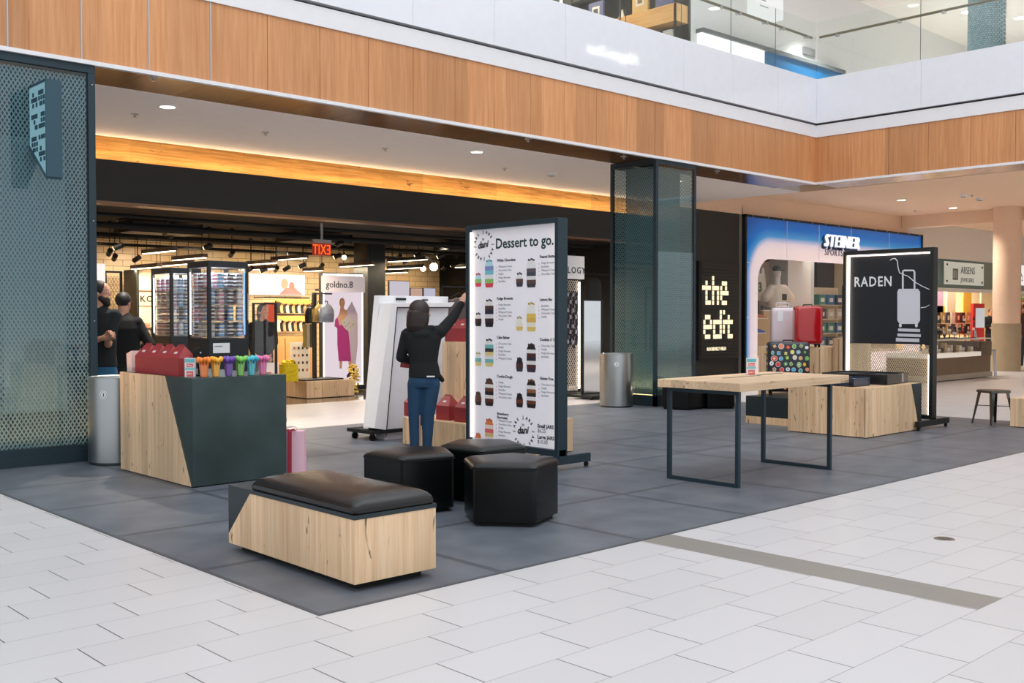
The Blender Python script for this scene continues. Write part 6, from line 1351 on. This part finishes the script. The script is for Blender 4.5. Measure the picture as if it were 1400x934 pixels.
a = FY(143, 371, 15.8); b = FY(168, 436, 15.8)
t = thing('mesh_divider', 'black framed wire mesh divider behind the two people at the left', 'divider', (a.x, 15.8, 0))
MB().box(a.x, 15.8, 0, a.x+.03, 15.84, a.z).box(b.x-.03, 15.8, 0, b.x, 15.84, a.z).box(a.x, 15.8, a.z-.02, b.x, 15.84, a.z+.01).out('frame', M_black, t, world=True)
expanded(a.x+.03, b.x-.03, .4, a.z-.03, .05, .09, .005, Y=15.82).out('metal_mesh', mat('warm_metal_mesh', (190, 170, 140), .4, .3), t, world=True)
a = FY(127, 360, 13.6); b = FY(144, 386, 13.6)
t = thing('white_sign_board', 'white sign panel above the bearded person’s head', 'sign', (a.x, 13.6, 0)); MB().box(a.x, 13.6, b.z, b.x, 13.64, a.z).out('panel', mat('panel_white', (220, 220, 226), .5), t, world=True); MB().box(b.x-.03, 13.61, 0, b.x-.01, 13.63, b.z).out('post', M_black, t, world=True)
# --- screens on top of something behind the white board
for (x0_, x1_, y0_, y1_, c_, lb_) in ((532, 560, 383.5, 405, (222, 214, 226), 'largest pale screen on the brick wall above the white display board'), (561, 577.5, 393.5, 405, (214, 176, 158), 'small pink screen, middle of three above the white display board'), (579, 595.5, 393.5, 405, (206, 204, 224), 'small pale screen, right of three above the white display board')):
    a = FY(x0_, y0_, 18.4); b = FY(x1_, y1_+6, 18.4)
    t = thing('display_screen', lb_, 'screen', (a.x, 18.4, b.z)); MB().box(a.x, 18.4, b.z, b.x, 18.46, a.z).out('casing', M_black, t, world=True)
    MB().box(a.x+.01, 18.395, b.z+.01, b.x-.01, 18.4, a.z-.01).out('lit_picture', emis('screen_%d' % x0_, c_, .8), t, world=True)
    MB().box((a.x+b.x)/2-.03, 18.46, 0, (a.x+b.x)/2+.03, 18.5, a.z-.05).out('stand', M_black, t, world=True)
# --- right of the menu board: OLOGY rack, scarves, narrow mirror
Yo = 12.9; a = FY(752, 348, Yo); b = FY(799, 382, Yo)
t = thing('accessory_rack', 'freestanding accessory rack with white header lettered OLOGY behind the menu board', 'rack', (a.x, Yo, 0))
MB().box(a.x-.4, Yo, b.z, b.x, Yo+.05, a.z).out('header_board', mat('header_white2', (228, 228, 232), .5, emit=.12), t, world=True)
MB().text('APOLOGY'[2:] if True else '', .165, (FY(768, 372, Yo).x, Yo-.004, FY(770, 373, Yo).z), ext=.002, sp=1.25, bold=.001, sx=.95).out('lettering', M_black, t, world=True)
MB().box(b.x-.08, Yo+.05, .05, b.x-.04, Yo+.09, b.z+.1).box(a.x-.4, Yo+.05, .05, a.x-.36, Yo+.09, b.z+.1).out('upright', M_black, t, world=True)
expanded(a.x-.36, b.x-.08, .1, b.z, .05, .08, .006, Y=Yo+.08).out('metal_mesh', mat('pale_mesh', (206, 196, 186), .5), t, world=True)
MB().box(b.x-.12, Yo+.02, .12, b.x-.09, Yo+.04, b.z-.05).out('led_strip', emis('led_soft2', (255, 236, 214), 5), t, world=True)
MB().box(a.x-.5, Yo-.15, .0, b.x+.05, Yo+.3, .06).out('base', M_black, t, world=True)
rk = random.Random(21)
for k in range(9):
    px = 774+k*1.9; p = FY(px, 400, Yo-.06); L_ = .95+rk.uniform(-.1, .1)
    t = thing('patterned_scarf', 'dark patterned scarf hanging in a bunch on the accessory rack', 'scarf', (p.x, Yo-.05-.02*(k % 2), p.z), 0, 'scarves on the accessory rack')
    mb = MB(); nseg = 14
    for j in range(nseg): mb.c(*[(30, 30, 50), (190, 190, 206), (40, 36, 44), (24, 24, 30)][(j+k) % 4]); mb.loft([ringe((0, 0, -L_*j/nseg), .022, .012, n=8), ringe((0, 0, -L_*(j+1)/nseg), .024, .012, n=8)])
    mb.out('cloth', M_print, t, smooth=True); MB().tube([(0, 0, 0), (0, .05, .02)], .005).out('hook', M_blk2, t)
Ym = 12.3; a = FY(797, 409, Ym); b = FY(824, 563, Ym)
t = thing('standing_mirror', 'narrow standing mirror on a flat black base right of the menu board', 'mirror', ((a.x+b.x)/2, Ym, 0))
MB().box(a.x, Ym, .06, a.x+.03, Ym+.04, a.z).box(b.x-.03, Ym, .06, b.x, Ym+.04, a.z).box(a.x+.03, Ym, a.z-.03, b.x-.03, Ym+.04, a.z).box(a.x+.03, Ym, .06, b.x-.03, Ym+.04, .09).out('frame', M_black, t, world=True)
MB().box(a.x+.03, Ym+.012, .09, b.x-.03, Ym+.016, a.z-.03).out('mirror_glass', mat('mirror', (225, 228, 230), .02, 1), t, world=True)
c0 = FZ(795, 573, .06); MB().box(a.x-.15, Ym-.35, .03, b.x+.1, Ym+.2, .07).out('base_plate', M_black, t, world=True)
for xx, yy in ((a.x-.1, Ym-.3), (b.x+.05, Ym-.3), (b.x+.05, Ym+.15)): MB().cone((xx-.015, yy, .016), (xx+.015, yy, .016), .016, .016, 12).out('castor', M_blk2, t, world=True)
p = FY(812, 395, 14.2); t = thing('hanging_jacket', 'black jacket hanging on a rail above the narrow mirror', 'jacket', (p.x, 14.2, 0))
blobmesh([('l', [ringe((0, 0, z_), rx_, .08, n=16) for z_, rx_ in ((p.z-.35, .2), (p.z, .22), (p.z+.16, .20), (p.z+.22, .08))])], 'fabric', mat('black_cotton', (22, 26, 30), .9), t, .02)
MB().tube([(0, 0, p.z+.2), (0, 0, p.z+.3)], .006).tube([(-.5, 0, p.z+.3), (.5, 0, p.z+.3)], .012).tube([(-.5, 0, 0), (-.5, 0, p.z+.3)], .012).tube([(.5, 0, 0), (.5, 0, p.z+.3)], .012).out('garment_rail', M_blk2, t)
t = oakbox('pale oak display box just visible right of the menu board’s foot', 8.0, 7.6, 8.45, 8.05, 0, .33) if False else None
p = FZ(783, 618); t = oakbox('low pale oak display box with black top behind the menu board', p.x-.55, p.y-.0, p.x, p.y+.6, 0, .36, lip=False)

# ================================================================== SPORTS SHOP WINDOW DISPLAY
Yj = YS+1.25
a = FY(1041, 350, Yj)
t = thing('jersey_display', 'white sleeveless number 3 jersey hanging in the sports shop window', 'jersey', (a.x, Yj, 0)); x_ = FY(1039, 380, Yj).x; zt4 = FY(1039, 366, Yj).z; zb4 = FY(1039, 411, Yj).z
w_ = (FY(1048, 390, Yj).x-FY(1032, 390, Yj).x)/2; x_ = FY(1040, 390, Yj).x
MB().prism([(x_-w_, Yj, zb4), (x_+w_, Yj, zb4), (x_+w_*.9, Yj, zt4-.35), (x_+w_*.55, Yj, zt4), (x_+w_*.3, Yj, zt4), (x_+w_*.15, Yj, zt4-.15), (x_-w_*.15, Yj, zt4-.15), (x_-w_*.3, Yj, zt4), (x_-w_*.55, Yj, zt4), (x_-w_*.9, Yj, zt4-.35)], (0, .06, 0)).out('jersey_cloth', mat('jersey_cream', (232, 222, 200), .8), t, world=True)
MB().c(30, 100, 60).text('3', .34, (x_-.11, Yj-.005, zt4-.62), ext=.003, bold=.01).out('number', M_print, t, world=True)
MB().cone((x_, Yj+.08, 0), (x_, Yj+.08, zt4), .02, .02, 10).box(x_-.22, Yj+.06, zt4-.04, x_+.22, Yj+.1, zt4-.01).box(x_-.25, Yj-.1, 0, x_+.25, Yj+.2, .52).out('stand', M_blk2, t, world=True)
p = FY(1063, 372, YS+.8); t = thing('mannequin', 'white mannequin bust in a pale t-shirt and dark cap in the sports shop window', 'mannequin', (p.x, YS+.8, p.z-1.45), -.4)
P = head_prims((0, 0, 1.45), -PI/2, 1.25)+[('c', (0, 0, 1.1), (0, 0, 1.35), .08, .075), ('l', [ringe((0, 0, z_), rx_, ry_) for z_, rx_, ry_ in ((.45, .22, .15), (.8, .24, .16), (1.1, .22, .12))])]
blobmesh(P, 'bust', mat('mannequin_white', (222, 216, 208), .5), t, .016)
blobmesh([('l', [ringe((0, 0, z_), rx_, ry_) for z_, rx_, ry_ in ((.40, .26, .18), (.8, .27, .18), (1.02, .27, .16), (1.12, .14, .11))]), ('c', (-.2, 0, 1.02), (-.38, -.02, .78), .11, .12), ('c', (.2, 0, 1.02), (.38, -.02, .78), .11, .12)], 't_shirt', mat('tshirt_pale', (222, 212, 196), .85), t, .02)
MB().c(40, 40, 44).box(.02, -.185, .72, .16, -.18, .88).out('chest_print', M_print, t)
blobmesh([('e', (0, .01, 1.53), (.13, .14, .09)), ('e', (0, -.15, 1.50), (.10, .10, .015))], 'cap', mat('dark_cap', (60, 62, 62), .8), t, .012)
MB().cone((0, 0, .5-p.z+1.45), (0, 0, .45), .03, .03, 10).out('pole', M_blk2, t)
for k, (px, py, c_, lb_) in enumerate(((1038, 456, (40, 90, 170), 'blue running shoe on the window ledge, at the left edge'), (1040, 436, (206, 120, 80), 'orange and tan shoe on the upper step of the window display'), (1048, 425, (60, 60, 60), 'dark shoe on the window display beside the jersey stand'))):
    yy_ = YS+.3+.17*k; p = FY(px, py, yy_); t = thing('running_shoe', lb_, 'shoe', (p.x, yy_, p.z), -.3)
    MB().c(*c_).loft([[( -.16+.32*j/8, s_*(.045+.012*math.sin(j*PI/8)), z_*(1.9-1.1*j/8 if z_ > .05 else 1)) for s_, z_ in ((-1, .02), (1, .02), (.7, .075), (-.7, .075))] for j in range(9)]).out('upper', M_print, t, bevel=.006)
    MB().c(236, 236, 236).box(-.17, -.06, 0, .18, .06, .022).out('sole', M_print, t, bevel=.006)
    MB().box(-.13, -.05, .5-p.z, .13, .05, 0).out('display_step', mat('step_tan', (206, 176, 132), .6), t)
t = thing('shop_shelving', 'pale shelving standing deep inside the sports shop', 'shelving', (FY(1125, 400, YS+2.2).x, YS+2.2, 0)); MB().box(-.7, 0, 0, .9, .1, 2.3).out('back_panel', M_cr2, t)
for k in range(4): MB().box(-.7, -.3, .5+k*.42, .9, 0, .52+k*.42).out('shelf', M_cr2, t)
for k in range(12):
    z_ = .521+(k//3)*.42; x_ = t.location.x-.45+(k % 3)*.5; y_ = t.location.y
    tag(MB().c(*[(30, 110, 160), (40, 130, 120), (200, 190, 170), (26, 60, 90)][(k*3+k//4) % 4]).box(x_-.18, y_-.25, z_, x_+.2, y_-.02, z_+.3).c(230, 230, 220).box(x_-.1, y_-.26, z_+.08, x_+.1, y_-.25, z_+.2).out('stacked_product', M_print), 'blue-green packaged goods on the shelves deep in the sports shop', 'box', 'packaged goods inside the sports shop')

# ================================================================== FAR RIGHT: KIOSK, JEWELLER, PASSERS-BY
kx0, kx1, ky, kd = 21.9, 25.1, 10.05, 1.0
t = thing('jewellery_kiosk', 'steel and bronze jewellery counter kiosk with glass display top, right background', 'kiosk', (23.5, 10.5, 0))
MB().box(kx0, ky, .08, kx1, ky+kd, .52).out('front_panel', mat('bronze_panel', (120, 98, 74), .3, .6, noise=.2, nscale=2), t, world=True)
MB().box(kx0-.03, ky-.03, 0.02, kx1+.03, ky+kd+.03, .14).out('plinth', mat('plinth_steel', (166, 158, 146), .35, .6), t, world=True)
MB().box(kx0-.02, ky-.02, .52, kx1-.6, ky+kd, .62).out('lit_ledge', mat('ledge_white', (236, 230, 220), .4, emit=.3), t, world=True)
MB().box(kx1-.6, ky-.02, .52, kx1, ky+kd, .85).out('end_cabinet', mat('bronze_panel2', (104, 88, 70), .35, .5), t, world=True)
MB().box(kx0, ky, .62, kx1-.6, ky+.01, .9).out('glass_front', M_glass, t, world=True); MB().box(kx0, ky-.01, .9, kx1+.02, ky+kd, .93).out('worktop', mat('ledge_grey', (200, 196, 188), .3), t, world=True)
rk = random.Random(8)
for k in range(16):
    x_ = kx0+.12+k*.155; hgt_ = rk.uniform(.08, .22)
    tag(MB().c(*[(216, 200, 176), (60, 56, 54), (190, 160, 110), (236, 232, 226)][k % 4]).box(x_-.05, ky+.12, .621, x_+.05, ky+.22, .621+hgt_).c(30, 30, 30).box(x_-.03, ky+.118, .64, x_+.03, ky+.12, .66).out('jewellery_stand', M_print), 'small jewellery stand inside the kiosk’s glass case', 'stand', 'jewellery stands in the kiosk case')
for k in range(22):
    x_ = kx0+.1+(k % 11)*.26; y_ = ky+.2+(k//11)*.45; h_ = rk.uniform(.12, .55)
    t = thing('display_stand', 'small accessory stand on top of the jewellery kiosk', 'stand', (x_, y_, .931), rk.random(), 'accessory stands on the kiosk')
    MB().box(-.05, -.05, 0, .05, .05, .012).cone((0, 0, .012), (0, 0, h_), .008, .008, 8).out('post', M_blk2, t)
    mb = MB()
    for j in range(3): mb.c(*[(30, 30, 32), (196, 170, 120), (232, 226, 220), (90, 70, 60)][(j+k) % 4]).box(-.07, -.02, h_*(.35+.22*j), .07, .02, h_*(.35+.22*j)+.06)
    mb.out('merchandise', M_print, t)
t = thing('tall_chair', 'silver high-backed chair at the right end of the jewellery kiosk', 'chair', (kx1+.45, ky+.3, 0), .3)
for sx_ in (-1, 1):
    for sy_ in (-1, 1): MB().tube([(sx_*.23, sy_*.22, 0), (sx_*.19, sy_*.19, .62)], .016).out('leg', M_chrome, t, smooth=True)
    MB().tube([(sx_*.19, .19, .62), (sx_*.19, .25, 1.1)], .016).out('back_post', M_chrome, t, smooth=True)
MB().box(-.21, -.21, .60, .21, .21, .64).out('seat', M_chrome, t, bevel=.01)
for k in range(3): MB().box(-.19, .21+k*.012, .78+k*.12, .19, .23+k*.012, .83+k*.12).out('back_slat', M_chrome, t)
# jeweller's frontage
Ya = YS+.5; A0 = FY(1270, 400, Ya).x; A1 = FY(1357, 400, Ya).x; zA1 = FY(1283, 353, Ya).z; zA0 = FY(1283, 376, Ya).z+.0; zS0 = FY(1300, 376, Ya).z
zh0 = FY(1283, 399, Ya).z; 
t = thing('jeweller_shop_front', 'grey-green glass jeweller frontage with frosted sign panel behind the kiosk', 'shop front', (A0, Ya, 0))
zlo = FY(1350, 396, Ya).z
MB().box(A0, Ya, zlo, 60, Ya+.08, zA1).out('header_glass', mat('grey_green_glass', (120, 136, 130), .2, noise=.15, nscale=1), t, world=True)
MB().box(A0, Ya-.02, zlo-.12, 60, Ya+.1, zlo).out('header_beam', mat('beam_white', (222, 220, 216), .5), t, world=True)
a = FY(1291, 357, Ya-.1); b = FY(1344, 391, Ya-.1)
MB().box(a.x, Ya-.12, b.z, b.x, Ya-.09, a.z).out('frosted_sign_panel', mat('frosted_panel', (222, 232, 226), .3, emit=.2), t, world=True)
for x_, z_ in ((a.x+.15, a.z-.1), (b.x-.15, a.z-.12), (a.x+.15, b.z+.1), (b.x-.15, b.z+.1)): MB().cone((x_, Ya-.14, z_), (x_, Ya-.08, z_), .035, .035, 10).out('standoff_bolt', M_black, t, world=True)
q = FY(1303, 380, Ya-.13); MB().c(110, 120, 118).box(q.x, Ya-.126, q.z-.06, q.x+.38, Ya-.12, q.z+.30).c(206, 222, 214).box(q.x+.05, Ya-.128, q.z, q.x+.08, Ya-.126, q.z+.25).box(q.x+.14, Ya-.128, q.z, q.x+.17, Ya-.126, q.z+.25).box(q.x+.25, Ya-.128, q.z, q.x+.28, Ya-.126, q.z+.25).out('emblem', M_print, t, world=True)
q = FY(1313, 374, Ya-.13); MB().c(96, 104, 104).text('ARSENS', .33, (q.x+.05, Ya-.124, q.z+.0), ext=.003, sx=.95).text('JEWELERS', .2, (q.x+.05, Ya-.124, q.z-.27), ext=.003, sx=1.15).out('lettering', M_print, t, world=True)
struct('wall_jeweller_interior', MB().box(A0-2, Ya+4, 0, 62, Ya+4.1, 4.2), mat('shop_cream_lit', (240, 220, 184), .7))
struct('wall_jeweller_side', MB().box(A0-2, YS+.6, 0, A0-1.9, Ya+4, 4.2), mat('shop_cream_lit', (240, 220, 184)))
area('jeweller_light', (A0+3, Ya+2, 3.2), (0, 0, 0), 6, 2, 420, (1, .86, .64)); area('jeweller_light', (A0+10, Ya+2, 3.2), (0, 0, 0), 5, 2, 300, (1, .86, .64))
a = FY(1332, 415, Ya+.2); b = FY(1344, 452, Ya+.2)
t = thing('advert_totem', 'red framed upright advert panel beside the jeweller entrance', 'advert', (a.x, Ya+.2, 0))
MB().box(a.x-.05, Ya+.2, .0, b.x+.1, Ya+.3, a.z).out('red_frame', mat('advert_red', (206, 40, 44), .5), t, world=True); MB().box(a.x+.12, Ya+.19, b.z+.1, b.x+.1, Ya+.2, a.z-.15).out('picture', mat('advert_pale', (206, 220, 232), .5, emit=.3), t, world=True)
MB().box(a.x-.06, Ya+.15, 0, b.x+.11, Ya+.35, .08).out('base', M_black, t, world=True)
for k, (px, c_, lb_) in enumerate(((1283, (220, 190, 236), 'lilac'), (1285, (246, 214, 60), 'yellow'), (1300, (240, 226, 206), 'cream'), (1322, (246, 190, 70), 'amber'))):
    a = FY(px, [412, 432, 415, 418][k], Ya+1.6); h_ = [.8, .7, 1.2, 1.3][k]
    t = thing('wall_poster', lb_+' poster stand inside the jeweller shop, seen above the kiosk', 'poster', (a.x, Ya+1.6, 0))
    MB().c(*c_).box(-.35, -.02, a.z-h_*.5, .35, .02, a.z+h_*.5).out('poster', M_print, t); MB().box(-.02, .02, 0, .02, .05, a.z).out('stand', M_blk2, t)
for k in range(18):
    px = 1281+(k % 9)*6.8; py = 434+(k//9)*15; p = FY(px, 441, Ya+.8); zq = FY(1310, (441.6, 456.6)[k//9], Ya+.8).z+.2
    tag(MB().c(*[(40, 36, 34), (230, 220, 204), (196, 160, 100), (120, 60, 50), (60, 70, 90)][(k*7) % 5]).box(p.x-.14, Ya+.75, zq-.199, p.x+.14, Ya+.9, zq+.16).c(240, 234, 220).box(p.x-.06, Ya+.74, zq-.1, p.x+.06, Ya+.75, zq+.05).out('display_item', M_print), 'small display item on the shelves inside the jeweller’s window', 'display item', 'display items in the jeweller window')
t = thing('shelf_rack', 'open shelf rack holding the display items in the jeweller window', 'shelving', (FY(1310, 440, Ya+.95).x, Ya+.95, 0))
for py in (441.6, 456.6): z_ = FY(1310, py, Ya+.8).z; MB().box(-2.3, -.25, z_-.03, 2.0, 0, z_).out('shelf', M_cr2, t)
MB().box(-2.3, 0, 0, -2.2, .05, 2.6).box(1.9, 0, 0, 2.0, .05, 2.6).out('upright', M_cr2, t)
# dark doorway figure and passer-by by the round column
q = FD(1401, 470, 30)
clothed('person in a dark brown jacket walking at the extreme right, beyond the round column', (q.x, q.y, 0), -YAW, 1.78, M_skin2, mat('brown_jacket', (70, 48, 44), .85), mat('dark_trousers', (40, 44, 54)), M_hairb, -PI/2,
   [((-.17, .02, 1.40), (-.22, -.0, 1.12), (-.2, -.10, .90), 2, (0, -.2, -1), (1, 0, 0)), ((.17, .02, 1.40), (.22, -.0, 1.12), (.2, -.10, .90), 2, (0, -.2, -1), (-1, 0, 0))], topname='jacket', build=1.15)
q = FY(1350, 470, Ya+.4)
clothed('person in black in the jeweller doorway, just left of the round column', (q.x, Ya+.3, 0), -YAW, 1.7, M_skin2, mat('black_cotton', (22, 26, 30)), mat('dark_trousers', (40, 44, 54)), M_hairb, -PI/2,
   [((-.17, .02, 1.40), (-.2, -.05, 1.12), (.0, -.2, 1.1), 2, (1, 0, 0), (0, 0, 1)), ((.17, .02, 1.40), (.2, -.05, 1.12), (.02, -.22, 1.06), 2, (-1, 0, 0), (0, 0, 1))], topname='top')
for k in range(6):
    p = FY(1396, 397+k*9, Ya+.3); tag(MB().c(*[(90, 40, 50), (150, 206, 90), (232, 120, 50), (200, 60, 40), (236, 130, 50), (60, 60, 70)][k]).box(p.x-.3, Ya+.2, p.z-.12, p.x+2.2, Ya+.6, p.z+.12).c(240, 230, 210).box(p.x-.2, Ya+.19, p.z-.05, p.x+.1, Ya+.2, p.z+.05).out('shelf_stock', M_print), ['dark red', 'green', 'orange', 'red', 'bright orange', 'grey'][k]+' band of stock on the shelf unit at the far right edge', 'stock')
t = thing('shelf_unit', 'dark shelf unit of colourful stock at the far right edge beyond the column', 'shelving', (FY(1396, 400, Ya+.65).x, Ya+.65, 0)); MB().box(-.4, 0, 0, 2.3, .1, 3.0).out('back_panel', M_black, t); MB().box(-.4, -.45, 0, 2.3, 0, .5).out('lower_cabinet', M_black, t)
p = FY(1392, 380, Ya-.1); t = thing('lit_shop_sign', 'white lit shop sign at the extreme right edge with blue and yellow marks', 'sign', (p.x, Ya-.1, p.z))
MB().box(-.6, 0, -.25, 2.6, .08, .45).out('sign_box', emis('sign_white', (244, 242, 238), .95), t)
MB().c(50, 140, 200).ell((.1, -.002, .12), (.22, .003, .10)).c(244, 242, 238).ell((.12, -.004, .12), (.13, .003, .05)).c(240, 190, 60).ell((-.05, -.004, .3), (.08, .003, .04)).c(50, 140, 200).text('2', .3, (.3, -.004, -.1), ext=.002).out('sign_marks', M_print, t)
